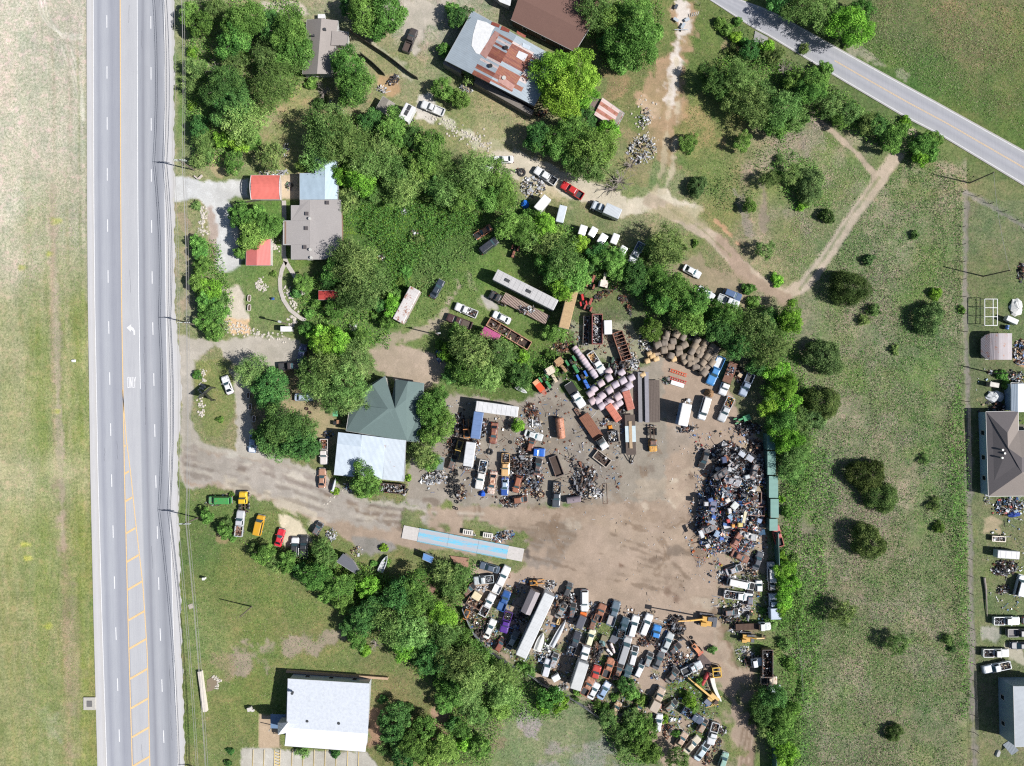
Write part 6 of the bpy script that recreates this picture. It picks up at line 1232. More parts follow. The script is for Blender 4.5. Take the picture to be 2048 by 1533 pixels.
# ------------------------------------------------------------------ trailers, containers, yard machines
def trailer(px, py, ang, L_, W__, Hh, roof, side, label, name='semi_trailer', cat='trailer', wheels=True, roofkind='metal', rust=0.0, floor=1.15, hatch=False, gable=False, group=None):
    x, y = at(px, py, floor + Hh); o = thing(name, label, cat, (x, y, zat(x, y)), R(ang), group); l_, w_ = L_ / S, W__ / S
    b = MB().box(0, 0, floor + Hh / 2, l_, w_, Hh); n = max(2, int(l_ / .6))
    for k in range(n):
        for s_ in (-1, 1): b.box(-l_ / 2 + (k + .5) * l_ / n, s_ * (w_ / 2 + .012), floor + Hh / 2, .06, .03, Hh - .1)
    obj('body', b, mat('paint', side, rust), o); z = floor + Hh
    if gable: obj('roof', MB().add([(-l_/2-.1,-w_/2-.1,z),(l_/2+.1,-w_/2-.1,z),(l_/2+.1,0,z+.6),(-l_/2-.1,0,z+.6),(l_/2+.1,w_/2+.1,z),(-l_/2-.1,w_/2+.1,z)], [(0,1,2,3),(3,2,4,5),(1,4,2),(0,3,5)]), mat(roofkind, roof, rust), o)
    else:
        obj('roof', MB().loft([rr(-l_/2-.03, l_/2+.03, w_/2+.03, z+.003, .12, 1), rr(-l_/2+.08, l_/2-.08, w_/2-.1, z+.06, .1, 1)]), mat(roofkind, roof, rust), o)
        n2 = max(3, int(l_ / 1.1)); rb = MB()
        for k in range(n2): rb.box(-l_ / 2 + (k + .5) * l_ / n2, 0, z + .07, .06, w_ - .25, .03)
        if l_ > 4: obj('roof_ribs', rb, mat(roofkind, tuple(int(c * .93) for c in roof), rust), o)
    obj('rear_door', MB().box(-l_/2-.03, 0, floor+Hh/2, .05, w_*.92, Hh*.94), mat('paint', side, rust), o)
    if hatch:
        for hx in ((l_ * .30), (-l_ * .05)): obj('roof_hatch', MB().box(0, 0, 0, 1.2, .7, .2), DK, o, (hx, 0, z + .14))
    if wheels:
        obj('frame', MB().box(0, -.5, floor - .15, l_ * .96, .14, .3).box(0, .5, floor - .15, l_ * .96, .14, .3), FRM, o)
        wheel_parts(o, (-l_ / 2 + .9, -l_ / 2 + 2.0) if l_ > 6 else (-l_ * .1,), w_ / 2, .46 if l_ > 6 else .33)
        obj('landing_leg' if l_ > 6 else 'tow_bar', MB().box(l_ / 2 - 1.6, -.7, .5, .15, .15, 1.0).box(l_ / 2 - 1.6, .7, .5, .15, .15, 1.0) if l_ > 6 else MB().bar((l_/2, 0, .45), (l_/2+1.0, 0, .45), .12, .1), FRM, o)
    return o
T = trailer
T(1051,580,153,133,22,2.7,(206,204,204),(190,196,204),'long pale grey semi-trailer on the grass with a roof hatch', hatch=True)
T(1140,606,76,102,20,2.6,(222,188,142),(180,186,190),'long tan-topped semi-trailer half under the tree', roofkind='wood')
T(813,610,62,72,22,2.4,(232,226,224),(214,206,204),'white trailer roof speckled with rust beside the hedge', rust=.32, hatch=False)
T(981,670,-28,36,18,1.9,(196,92,142),(170,80,120),'magenta pink-topped trailer box half hidden by trees')
T(994,818.5,-8,83,20,2.7,(228,228,230),(190,196,206),'long white semi-trailer standing at the head of the central rows')
T(954,851,82,52,18.5,2.5,(112,140,188),(96,116,150),'steel-blue topped box trailer beside the white semi-trailer')
T(939,909,82,47,19,2.6,(226,228,232),(200,206,212),'short white box trailer between the yellow loader and long pickup')
T(1370,830,78,43,18.5,3.0,(246,246,246),(120,160,208),'tall white box trailer with shade-blue flank in the open yard')  # blue of the shadow side is put into the flank colour
T(1070.6,1252,65,133,21.5,2.9,(222,224,226),(206,210,216),'very long white ribbed mobile home in the south-west lot', 'mobile_home', 'mobile home')
T(1061,1205,66,46,19,2.2,(158,150,154),(140,134,138),'grey gable-topped trailer left of the long mobile home', gable=True)
T(1257,801,-74,38,14.5,1.5,(200,118,98),(170,96,80),'red-brown metal bin right of the pair by the bales', 'storage_bin', 'bin', wheels=False, floor=.25, rust=.1)
T(1227,826,-55,38,14,1.5,(212,122,98),(176,98,80),'red-brown metal bin left of the pair by the bales', 'storage_bin', 'bin', wheels=False, floor=.25, rust=.08)
T(1162,1245.5,68,25,14,1.3,(88,90,102),(60,62,70),'small black ribbed trailer under the orange canopy','utility_trailer')
T(814,225,62,32,21,1.9,(240,240,242),(226,228,230),'white camper with a round roof vent at the drive end','camper','camper', hatch=True)
T(1085,407,50,32,17,1.9,(250,250,250),(226,226,226),'white tall box trailer next to the blue tarp','utility_trailer')
T(1123,428,76,33,15,1.6,(220,228,236),(196,206,214),'pale silver small trailer beside the white tall one','utility_trailer')
T(2025,640.5,-24,23,9.5,1.1,(232,236,236),(200,206,206),'little white trailer beside the heap of white sheeting','utility_trailer', floor=.5)
T(2017,1110,-4,43,15,1.5,(214,214,218),(190,206,220),'white and grey enclosed trailer on the right-hand lot','utility_trailer', floor=.5)
T(1989,770,-10,18,9,1.3,(206,200,190),(150,140,130),'small grey cart between the shrubs and the tarp heap','cart', floor=.4)
T(1112,1357,30,15,11,1.1,(244,246,246),(220,224,226),'small white box on wheels below the white-topped car','utility_trailer', floor=.4)
T(953,1193,-32,17,14,1.2,(240,222,184),(200,184,150),'cream square camper top in the south-west lot','camper','camper', wheels=False, floor=.3, hatch=False)
T(1216,655,-88,27,15,1.6,(242,242,244),(210,210,212),'white sheet-roofed trailer right of the scrap-filled container','utility_trailer')
for i, (x, y, a, l_, w_) in enumerate(((1165.6,460.6,72,19,14),(1186,464,60,19,13),(1205,478,58,20,14),(1230,478,68,20,13),(1246,501,60,17,13))):
    T(x, y, a, l_, w_, 1.7, (250,250,250), (206,208,212), ['leftmost of the five white insulated boxes in a row','second white insulated box from the left in the row','middle one of the five white insulated boxes','fourth white insulated box from the left in the row','rightmost white insulated box, tucked against the trees'][i], 'insulated_box', 'box', wheels=False, floor=.35, roofkind='paint', group='white insulated boxes in a row below the gravel drive')
def open_bin(px, py, ang, L_, W__, hh, rgb, label, load=None, name='scrap_bin', cat='bin', rust=.3, floor=.3, n=90, desc=None, cross=0):
    x, y = at(px, py, floor + hh * .7); o = thing(name, label, cat, (x, y, zat(x, y)), R(ang)); l_, w_ = L_ / S, W__ / S; m_ = mat('paint', rgb, rust)
    wl = MB()
    for s_ in (-1, 1): wl.box(0, s_ * (w_ / 2 - .06), floor + hh / 2, l_, .12, hh); wl.box(s_ * (l_ / 2 - .06), 0, floor + hh / 2, .12, w_ - .24, hh)
    obj('side_wall', wl, m_, o); obj('floor', MB().box(0, 0, floor + .05, l_ - .24, w_ - .24, .1), mat('rusty', (74, 58, 50)), o)
    rm_ = MB()
    for s_ in (-1, 1): rm_.box(0, s_ * (w_ / 2), floor + hh + .03, l_ + .1, .16, .08); rm_.box(s_ * (l_ / 2), 0, floor + hh + .032, .16, w_ + .05, .08)
    obj('rim', rm_, m_, o)
    for k in range(cross): obj('cross_member', MB().box(-l_ / 2 + (k + 1) * l_ / (cross + 1), 0, floor + hh - .06, .12, w_ - .2, .12), m_, o)
    if load:
        mb, ms = compact(scrap_mb(l_ / 2 - .2, w_ / 2 - .2, hh * .75, n, load, int(px * 3 + py), .2, .8, False))
        tag(obj('scrap_load', mb, ms, None, (x, y, zat(x, y) + floor + .2), R(ang)), desc, 'scrap', kind='stuff')
    return o
open_bin(1194,659,90,59,20,2.0,(150,76,72),'deep rust-red container full of bright scrap','white',n=230,desc='bright shredded scrap filling the deep rust-red container')
open_bin(1172,662,88,58,11,.5,(84,92,88),'low narrow trailer of scrap left of the rust-red container','dark','scrap_trailer','trailer',n=120,desc='dark scrap spread on the low narrow trailer')
open_bin(1243.6,692,-71,57,20,1.2,(128,84,70),'empty rusted ribbed bed standing between the container and the hay','rust','truck_bed','truck bed',.6,n=40,desc='rods lying in the empty rusted ribbed bed',cross=7)
open_bin(1018,668,-31,95,18,.9,(200,150,122),'long rusty open trailer with grass growing through it','rust','open_trailer','trailer',.45,n=30,desc='red and white parts at the nose of the long rusty open trailer',cross=3)
open_bin(1500,994,-2,42,22,1.6,(112,84,72),'open rust-brown container in the scrap heap holding the orange grab','rust','scrap_bin','bin',.5,n=40,desc='brown plates inside the container with the orange grab')
open_bin(1476,966,-2,36,18,1.3,(96,84,78),'dark container filled with small parts in the scrap heap','dark','scrap_bin','bin',.5,n=120,desc='small dark parts filling the container in the heap')
open_bin(1510,1022,-2,36,18,1.2,(110,86,80),'low container with coloured scrap below the orange grab','col','scrap_bin','bin',.5,n=110,desc='coloured scrap in the low container below the orange grab')
open_bin(1534,1326,90,54,20,1.8,(48,44,46),'black dump body behind the white truck cab','dark','dump_body','truck bed',.3,n=90,desc='dark tangled metal inside the black dump body')
open_bin(785,977,-5,50,18,1.0,(60,48,44),'dark open trailer of pink and white scrap below the workshop','white','scrap_trailer','trailer',.3,n=90,desc='pink and white sheets filling the dark open trailer')
open_bin(1113,932.5,-70,41,17,.5,(96,84,80),'weathered plank trailer alone in the yard above the slate pickup',None,'utility_trailer','trailer',.2)
open_bin(1204,918,-38,34,18,.5,(196,184,170),'pale grey parts trailer beside the engine pile','dark','utility_trailer','trailer',.1,n=16,desc='wheels and boxes on the pale grey parts trailer')
open_bin(1226,873,98,22,19,1.0,(46,44,46),'black mesh wagon full of white fittings','white','wagon','wagon',.1,n=70,desc='white fittings filling the black mesh wagon')
open_bin(950,1205,-30,30,18,.8,(120,96,84),'rusty open trailer below the cream camper top','wood','scrap_trailer','trailer',.4,n=50,desc='boards in the rusty open trailer below the cream camper top')
open_bin(1168,843,-55,60,6,.15,(120,96,86),'flat steel mesh rack right of the plank-deck truck',None,'mesh_rack','rack',.4,cross=14)
open_bin(1997,1078,-3,26,10,.5,(176,160,140),'small trailer of bottles below the junk by the hip-roofed house','white','utility_trailer','trailer',.1,n=30,desc='pale jugs on the small trailer on the right lot')
# stake truck and its long deck
o = thing('deck_trailer', 'long bare-slatted deck trailer with gaps beside the pale grey semi-trailer', 'trailer', (*at(1052,618,1), 0), R(-28)); l_ = 100 / S; dk = MB()
for k in range(38): dk.box(-l_ / 2 + k * l_ / 38, 0, 1.0 + (k % 3) * .01, .17, 2.3, .07)
obj('deck', dk, mat('wood', (226, 198, 186)), o); obj('frame', MB().box(0, -1.15, .9, l_, .12, .25).box(0, 1.15, .9, l_, .12, .25).box(0, 0, .8, l_, .2, .2), FRM, o); wheel_parts(o, (-4, -3, 3), 1.1, .45)
scrap(1046,620,22,16,0,.9,40,'dark','dark tangle lying on the long bare-slatted deck','dark'.__len__(),z=1.1); scrap(1062,618,16,14,0,.7,30,'white','white bags on the long bare-slatted deck',9,z=1.1)
V(997,597,152,'cabtruck',(54,58,62),'stripped black truck cab at the left end of the bare-slatted deck','wrecked car',L=4.6,rust=.25,open_hood=True)
# long steel beams and timber deck
for x, nm, lb, w_, c_ in ((1280,'steel_beam','left one of the two long grey steel beams by the bales',7.5,(150,148,152)), (1293.5,'steel_beam','right one of the two long grey steel beams, next to the plank deck',8,(158,156,164))):
    o = thing(nm, lb, 'beam', (*at(x, 795, .8), 0), R(-89)); l_ = 100 / S
    obj('web', MB().box(0, 0, .55, l_, .12, .8), STEEL, o); obj('flange', MB().box(0, 0, .98, l_, w_ / S, .06), mat('flat', c_), o); obj('flange', MB().box(0, 0, .13, l_, w_ / S, .06), mat('flat', c_), o)
o = thing('plank_deck', 'long dark plank deck lying beside the two steel beams', 'deck', (*at(1309, 803, .9), 0), R(-89)); l_ = 84 / S; mb = MB()
for k in range(7): mb.box(0, -1.1 + k * .366, .8, l_, .33, .12)
obj('planks', mb, mat('wood', (126, 112, 104)), o); obj('bearer', MB().box(-l_ * .35, 0, .4, .3, 2.4, .65).box(l_ * .35, 0, .4, .3, 2.4, .65), FRM, o)
o = thing('flat_trailer', 'flat trailer carrying pale steel sheets and a tan plank', 'trailer', (*at(1261, 870, 1), 0), R(-88)); 
obj('deck', MB().box(0, 0, .9, 80 / S, 2.4, .12), mat('wood', (110, 96, 88)), o); obj('steel_sheet', MB().box(-.2, 0, 1.05, 32 / S, 2.5, .12), mat('metal', (206, 222, 228)), o); obj('plank', MB().box(0, .0, 1.16, 54 / S, .7, .08), mat('wood', (214, 186, 152)), o); wheel_parts(o, (-.5, .6), 1.1, .4)
obj('tow_bar', MB().bar((80/S/2, .9, .7), (80/S/2 + 1.6, .2, .5), .16, .14).bar((80/S/2, -.9, .7), (80/S/2 + 1.6, -.2, .5), .16, .14), BLK, o)
scrap(1263,922,10,14,0,.7,20,'dark','wheels and hitch gear at the foot of the flat sheet trailer',4); scrap(1285,752,16,14,0,1.6,40,'wood','hopper and boards at the top of the steel beams',5)
# tanks
def tank(px, py, ang, L_, W__, rgb, label, z=None, rust=.0, name='tank', saddle=True, kind='paint'):
    r_ = W__ / S / 2; l_ = L_ / S; x, y = at(px, py, r_ * 1.5); o = thing(name, label, 'tank', (x, y, zat(x, y)), R(ang)); zc = r_ + .2; mb = MB(); n = 16; rings = []
    for u in (-1, -.96, -.88, .88, .96, 1):
        q = r_ * {1: .35, .96: .78, .88: 1}[abs(u)]; rings.append([(u * l_ / 2, q * math.cos(6.2832 * i / n), zc + q * math.sin(6.2832 * i / n)) for i in range(n)])
    mb.loft(rings, 0, True, True); obj('shell', mb.mesh('shell', False), mat(kind, rgb, rust), o)
    if saddle: obj('saddle', MB().box(-l_ * .3, 0, r_ * .5, .2, r_ * 1.4, r_).box(l_ * .3, 0, r_ * .5, .2, r_ * 1.4, r_), FRM, o)
    obj('valve', MB().cyl((0, 0, zc + r_ - .05), (0, 0, zc + r_ + .12), .12), DK, o)
tank(1121,857,96,43,16.5,(206,138,106),'bulging rusty orange tank standing alone in the yard',rust=.45)
tank(1410,1358,62,29,8,(188,50,52),'long red tank beside the brown steel sheet')
tank(1225,1296,-68,22,6,(232,214,210),'longer white gas tank next to the grey slab'); tank(1218.5,1304,-48,17,5.5,(236,232,232),'shorter white gas tank below the longer one')
tank(1147,1000,8,30,13,(150,136,144),'grey tarped roll right of the dark slate pickup',name='tarped_roll',kind='cloth'); tank(1505,918,10,10,6,(70,140,210),'bright blue barrel in the heap',name='barrel'); tank(2014,655,80,9,7,(60,120,200),'blue barrel above the rounded shelter',name='barrel'); tank(1036,741+120,-10,4,3,(80,80,84),'small drum beside the tyre by the rusty saloon',name='drum')
tank(1319,1412,80,10,8,(170,120,104),'rust-pink drum beside the tan camper truck',name='drum',rust=.2); tank(546,598,0,5,5,(40,110,200),'blue ball-shaped tub on the garden lawn',name='tub'); tank(1492,1042,60,9,5,(170,190,196),'pale gas bottle in the heap',name='gas_bottle')
# boats and fuselages
def boat(px, py, ang, L_, W__, rgb, label, inner=(200,200,200), cover=False, name='boat'):
    x, y = at(px, py, .8); o = thing(name, label, 'boat', (x, y, zat(x, y)), R(ang)); l_, w_ = L_ / S, W__ / S
    def ring(z, k, ins=0):
        pts = []; N_ = 10
        for i in range(N_ + 1): u = i / N_; pts.append((-l_ / 2 + ins + (l_ - 2 * ins) * u, (w_ / 2 - ins) * k * (1 - max(0, (u - .35) / .65) ** 2.2) ** .8 + .02, z))
        return pts + [(a, -b, c) for a, b, c in reversed(pts)]
    obj('hull', MB().loft([ring(.1, .55), ring(.5, .9), ring(.95, 1.0), ring(.95, .86, .1), ring(.5 if not cover else 1.0, .8, .14)]), mat('paint', rgb), o)
    if not cover:
        for k in range(3): obj('seat', MB().box(-l_ * .3 + k * l_ * .2, 0, .72, .3, w_ * .72, .06), mat('paint', inner), o)
    else: obj('cover', MB().loft([ring(1.0, .8, .15), ring(1.3, .35, .5)]), mat('cloth', inner), o)
    obj('transom', MB().box(-l_ / 2, 0, .7, .08, w_ * .8, .6), mat('paint', inner), o)
boat(767,1128,66,34,12,(214,218,220),'white rowing boat lying in the weeds by the wood',(180,184,184)); boat(1080,1284,70,38,15,(236,236,232),'white motorboat beside the long mobile home',(226,226,222),True); boat(968,331,140,34,17,(236,240,242),'white covered boat emerging from the trees beside the saloon',(240,242,244),True)
boat(1117,1267,62,60,11,(232,234,236),'long slender white glider hull between the mobile home and black pickup',(190,194,200),True,'glider_hull'); boat(1117.5,1242,72,15,6,(226,184,110),'little orange-yellow pod above the glider hull',(250,226,180)); boat(1043,780,-30,26,8,(236,238,238),'white canoe-like shell at the edge of the trees',(214,216,216),True); boat(1206,1287,-60,14,10,(96,126,130),'teal dinghy shell right of the cream car',(120,150,150),True)
boat(668,970,76,26,5,(226,232,236),'narrow white hull leaning at the corner of the workshop',(200,206,210),True)
# curved white blade
o = MB(); pts = [(1424,1355,11),(1426,1365,10),(1429,1376,9),(1434,1388,8),(1440,1399,5),(1442,1403,3)]; rg = []
for x, y, w_ in pts: c = at(x, y, .6); hw_ = w_ / S / 2; rg.append([(c[0] - hw_, c[1], .3), (c[0] + hw_, c[1], .3), (c[0] + hw_ * .8, c[1] + .02, .75), (c[0] - hw_ * .8, c[1] + .02, .75)])
tag(obj('curved_blade', o.loft([r_ for r_ in rg], 0, True, True), mat('paint', (242,240,232))), 'long curved white blade lying beside the bare track', 'blade')
# ------------------------------------------------------------------ machines
def cbox(o, nm, m_, *a, **k): return obj(nm, MB().box(*a, **k), m_, o)
def tractor(px, py, ang, rgb, label, s_=1.0, canopy=None, rust=.1):
    x, y = at(px, py, .9); o = thing('tractor', label, 'tractor', (x, y, zat(x, y)), R(ang)); o.scale = (s_, s_, s_); P = mat('paint', rgb, rust)
    obj('bonnet', MB().loft([rr(.1, 1.9, .32, .7, .08, 1), rr(.1, 1.9, .34, 1.25, .1, 1), rr(.15, 1.8, .24, 1.36, .1, 1)]), P, o)
    cbox(o, 'chassis', FRM, .3, 0, .6, 3.0, .4, .3); cbox(o, 'seat', BLK, -.75, 0, 1.25, .5, .5, .3)
    for q in (-1, 1):
        obj('rear_wheel', MB().cyl((0, -.22, 0), (0, .22, 0), .72, n=16), TY, o, (-.8, q * .85, .72)); obj('front_wheel', MB().cyl((0, -.12, 0), (0, .12, 0), .38, n=12), TY, o, (1.5, q * .62, .38)); cbox(o, 'fender', P, -.8, q * .8, 1.5, 1.2, .42, .08)
    obj('steering_wheel', MB().cyl((-.2, 0, 1.5), (-.17, 0, 1.54), .2), BLK, o); obj('exhaust', MB().cyl((1.1, .2, 1.2), (1.1, .2, 2.0), .05), FRM, o)
    if canopy:
        obj('canopy', MB().box(-.7, 0, 2.35, 1.5, 1.45, .08), mat('paint', canopy, rust), o)
        obj('canopy_post', MB().box(-1.3, .6, 1.8, .06, .06, 1.1).box(-1.3, -.6, 1.8, .06, .06, 1.1).box(-.1, .6, 1.8, .06, .06, 1.1).box(-.1, -.6, 1.8, .06, .06, 1.1), FRM, o)
tractor(1145,729,-58,(40,140,72),'green tractor beside the wrapped bale tube',1.25); tractor(1091,762,-56,(60,150,80),'faded green tractor next to the orange wagon',1.1); tractor(1167,759,-62,(30,112,214),'bright blue tractor beside the wrapped bale tube',1.25); tractor(1103,748,-60,(226,206,180),'cream tractor with a square canopy',1.2,(236,222,200)); tractor(1121,730,-52,(176,140,96),'brown tractor with a tan canopy',1.15,(190,152,104),.3)
tractor(1166,602,100,(216,40,40),'small bright red tractor right of the tan-topped trailer',.85); tractor(1178,611,70,(176,70,60),'faded red tractor beside the small bright red one',.95,None,.35); tractor(1029,502,250,(124,64,56),'rust-red tractor carcass in the shade of the trees',.9,None,.6); tractor(1207,563,78,(236,226,210),'tractor with a white square canopy under the tree edge',1.1,(244,236,224),.2); tractor(1183,566,70,(150,70,56),'rusty tractor left of the white-canopied one',1.0,None,.6); tractor(1476,841,20,(50,160,96),'small green ride-on mower near the hedge',.7); tractor(1224,727,80,(58,92,70),'dark green small tractor below the ribbed bed',.8)
o = thing('wagon', 'orange-red farm wagon with slatted nose', 'wagon', (*at(1080,775,1), 0), R(-52)); cbox(o, 'body', mat('paint', (232,92,44), .05), -.4, 0, .95, 2.8, 1.5, .9); cbox(o, 'front_tray', mat('paint', (240,176,130)), -1.5, 0, 1.45, 1.0, 1.5, .12)
for k in range(5): cbox(o, 'slat', mat('paint', (224,84,40)), 1.0 + k * .28, 0, 1.1, .12, 1.4 - k * .16, .1)
wheel_parts(o, (-1.2, .6), .8, .36)
def excavator(px, py, ang, label, boom, s_=1.0, cab_only=False, rgb=(222,168,56)):
    x, y = at(px, py, 1.2); o = thing('excavator', label, 'excavator', (x, y, zat(x, y)), R(ang)); o.scale = (s_, s_, s_); Y_ = mat('paint', rgb, .22)
    for q in (-1, 1): tr_ = obj('track', MB().loft([[(a, b, c) for a, b, c in r_] for r_ in ([(-1.7, q*1.35-.28, .0), (1.7, q*1.35-.28, .0), (2.1, q*1.35-.28, .45), (1.7, q*1.35-.28, .85), (-1.7, q*1.35-.28, .85), (-2.1, q*1.35-.28, .45)], [(-1.7, q*1.35+.28, .0), (1.7, q*1.35+.28, .0), (2.1, q*1.35+.28, .45), (1.7, q*1.35+.28, .85), (-1.7, q*1.35+.28, .85), (-2.1, q*1.35+.28, .45)])], 0, True, True), mat('rusty', (96,94,98)), o)
    cbox(o, 'chassis', FRM, 0, 0, .6, 1.6, 2.2, .5); cbox(o, 'upper_body', Y_, -.3, .1, 1.45, 2.8, 2.3, .8)
    cb = cbox(o, 'cab', Y_, .9, .75, 2.1, 1.5, .95, 1.5); cbox(cb, 'windshield', GL, 1.67, .75, 2.15, .05, .8, 1.2); cbox(o, 'counterweight', mat('paint', (84,88,98)), -2.1, 0, 1.5, 1.0, 2.5, 1.1); cbox(o, 'engine_cover', mat('paint', (84,88,98)), -.9, -.6, 1.95, 1.3, 1.1, .2)
    (e1, z1), (e2, z2) = boom; p0 = (.8, -.35, 1.6); p1 = (e1, -.35, z1); p2 = (e2, -.35, z2)
    obj('boom', MB().bar(p0, p1, .34, .5), Y_, o); obj('stick', MB().bar(p1, p2, .28, .36), Y_ if not cab_only else FRM, o); obj('cylinder', MB().cyl((1.2, -.35, 1.3), (e1 * .65, -.35, z1 * .75), .09), RIM, o)
    bk = obj('bucket', MB().loft([[(e2-.35, -.9, z2-.1), (e2+.35, -.9, z2-.1), (e2+.35, .2, z2-.1), (e2-.35, .2, z2-.1)], [(e2-.6, -.9, z2-.9), (e2+.1, -.9, z2-.9), (e2+.1, .2, z2-.9), (e2-.6, .2, z2-.9)]], 0, True, True), FRM, o)
excavator(1412,1241,172,'yellow excavator with dark counterweight in the open yard, boom out left',((5.2,4.6),(8.6,6.4)),.92)
excavator(1492,1276,176,'small yellow excavator by the hedge, boom folded towards the bushes',((-3.0,2.6),(-6.0,1.6)),.72)
o = thing('crane', 'yellow tower crane wreck with a long tapering jib', 'crane', (*at(1427,1398,1), 0), R(139)); cbox(o, 'base', mat('paint', (230,190,110), .2), 0, 0, .7, 2.4, 1.8, .9); obj('jib', MB().bar((0,0,1.2),(6.2,0,1.9),.42,.4).bar((6.2,0,1.9),(8.4,0,2.1),.16,.16), mat('paint', (236,186,100), .1), o); cbox(o, 'winch', FRM, -.8, .2, 1.3, .8, 1.0, .5); cbox(o, 'counterweight', mat('flat', (128,134,150)), .4, 1.6, .6, 1.6, 1.1, .8)
obj('outrigger', MB().bar((-1.4,-1.6,.3),(-1.0,1.8,.3),.14,.14).bar((-2.2,.2,.3),(-.4,2.8,.3),.14,.14), mat('paint', (236,196,120)), o)
o = thing('loader_cage', 'yellow loader cage frame standing by the bare track', 'loader', (*at(1433,1344,1.5), 0), R(95)); cg = MB()
for q in (-1, 1): cg.box(0, q * .95, 1.9, 2.4, .2, .2); cg.box(q * 1.1, 0, 1.9, .2, 1.9, .2)
for q in (-1, 1):
    for r_ in (-1, 1): cg.box(q * 1.1, r_ * .95, .95, .16, .16, 1.9)
cg.box(.3, 0, 1.95, .2, 1.9, .16); cg.bar((-1.1,.95,1.9),(-2.0,1.6,.2),.14,.14); obj('cage', cg, mat('paint', (240,190,60)), o); cbox(o, 'engine', BLK, 0, 0, .6, 1.9, 1.4, .9); cbox(o, 'grille', DK, -.8, 0, 1.7, .5, 1.5, .12)
o = thing('backhoe', 'orange backhoe wreck lying at the south end of the open yard', 'backhoe', (*at(1390,1294,.7), 0), R(-50)); cbox(o, 'body', mat('paint', (222,140,86), .3), .4, 0, .8, 2.6, 1.0, .8); cbox(o, 'bucket', mat('paint', (200,90,60), .3), 2.1, 0, .5, .5, 1.5, .6); obj('arm', MB().bar((-.8,0,1.0),(-3.6,.1,1.9),.2,.26), FRM, o); wheel_parts(o, (-.6, 1.3), .8, .45); cbox(o, 'seat', BLK, -.3, 0, 1.3, .5, .5, .3)
def loader(px, py, ang, rgb, label, s_=1.0, nm='forklift'):
    x, y = at(px, py, 1); o = thing(nm, label, nm, (x, y, zat(x, y)), R(ang)); o.scale = (s_, s_, s_); Y_ = mat('paint', rgb, .25)
    cbox(o, 'body', Y_, -.6, 0, .8, 1.8, 1.3, .8); cbox(o, 'engine_cover', DK, -.9, 0, 1.25, .9, .8, .16); obj('fork', MB().box(1.2, -.5, .5, 2.4, .16, .16).box(1.2, .5, .5, 2.4, .16, .16), Y_, o); obj('mast', MB().box(.4, -.5, 1.4, .16, .14, 2.0).box(.4, .5, 1.4, .16, .14, 2.0).box(.4, 0, 2.3, .14, 1.1, .14), Y_, o); cbox(o, 'seat', BLK, -.2, 0, 1.35, .5, .5, .3); wheel_parts(o, (-1.1, .3), .75, .38)
loader(933,862,95,(222,142,70),'orange-yellow forklift frame left of the blue-topped trailer',1.15); loader(918,896,255,(216,180,84),'yellow loader beside the short white trailer',1.2,'loader'); loader(1071,1166,5,(232,160,56),'bright yellow-orange compressor cart above the gable-topped trailer',.9,'compressor_cart'); loader(932,1232,250,(206,140,66),'rusty orange fork frame in the south-west corner',1.0); loader(1487,1000,-70,(226,98,34),'bright orange grab arm standing in the scrap heap',1.35,'grab'); loader(1213,1428,20,(190,110,80),'rust-orange frame below the pale blue car',.9)
for x, y, c_, lb in ((1357,746,(234,92,40),'bright orange fork attachment lying in the bale corner'),(1356,761,(206,60,54),'red fork attachment lying next to the white board')):
    o = thing('fork_attachment', lb, 'attachment', (*at(x, y, .4), 0), R(-18)); obj('frame', MB().box(0, -.3, .3, 4.2, .14, .2).box(0, .3, .3, 4.2, .14, .2), mat('paint', c_), o)
    for k in range(7): obj('tine', MB().box(-1.8 + k * .6, 0, .4, .12, .9, .12), mat('paint', c_), o)
tag(obj('white_board', MB().box(0, 0, .5, 3.2, 1.0, .12), mat('paint', (250,250,250)), None, (*at(1355,768.5,.5), 0), R(-17)), 'bright white board lying beside the red fork attachment', 'board')
tag(obj('olive_box', MB().box(0,0,.5,1.2,1.2,1.0).box(0,0,1.03,1.3,1.3,.06), mat('paint', (140,130,98)), None, (*at(1208,1277,1), 0), R(-20)), 'olive square box right of the cream car', 'box')
tag(obj('steel_slab', MB().box(0,0,.3,2.9,1.8,.1).box(-1,0,.14,.1,1.6,.24).box(1,0,.14,.1,1.6,.24), mat('flat', (110,114,124)), None, (*at(1230,1275,.3), 0), R(65)), 'dark grey steel slab behind the teal truck cab', 'steel sheet')
tag(obj('steel_sheet', MB().box(0,0,.6,3.4,1.9,.1).box(-1.4,0,.3,.1,1.6,.5).box(1.4,0,.3,.1,1.6,.5), mat('rusty', (104,88,84)), None, (*at(1409,1323,.6), 0), R(-45)), 'brown steel sheet above the long red tank', 'steel sheet')
tag(obj('green_bin', MB().box(0,0,.5,1.6,1.2,1.0).box(0,0,1.03,1.7,1.3,.06), mat('paint', (44,160,100)), None, (*at(1494,836,1), 0), R(20)), 'bright green bin in the shade near the hedge', 'bin')
tag(obj('orange_canopy', MB().box(0,0,.9,1.5,.9,.1).box(-.6,0,.45,.08,.8,.85).box(.6,0,.45,.08,.8,.85), mat('paint', (244,120,34)), None, (*at(1167,1229,1), 0), R(-10)), 'orange panel between the white estate car and black trailer', 'panel')
tag(obj('orange_tarp', MB().box(0,0,.3,1.1,1.0,.3,top=.6), mat('cloth', (240,150,40)), None, (*at(1220,855,.3), 0), R(10)), 'orange tarp lump beside the black mesh wagon', 'tarp')
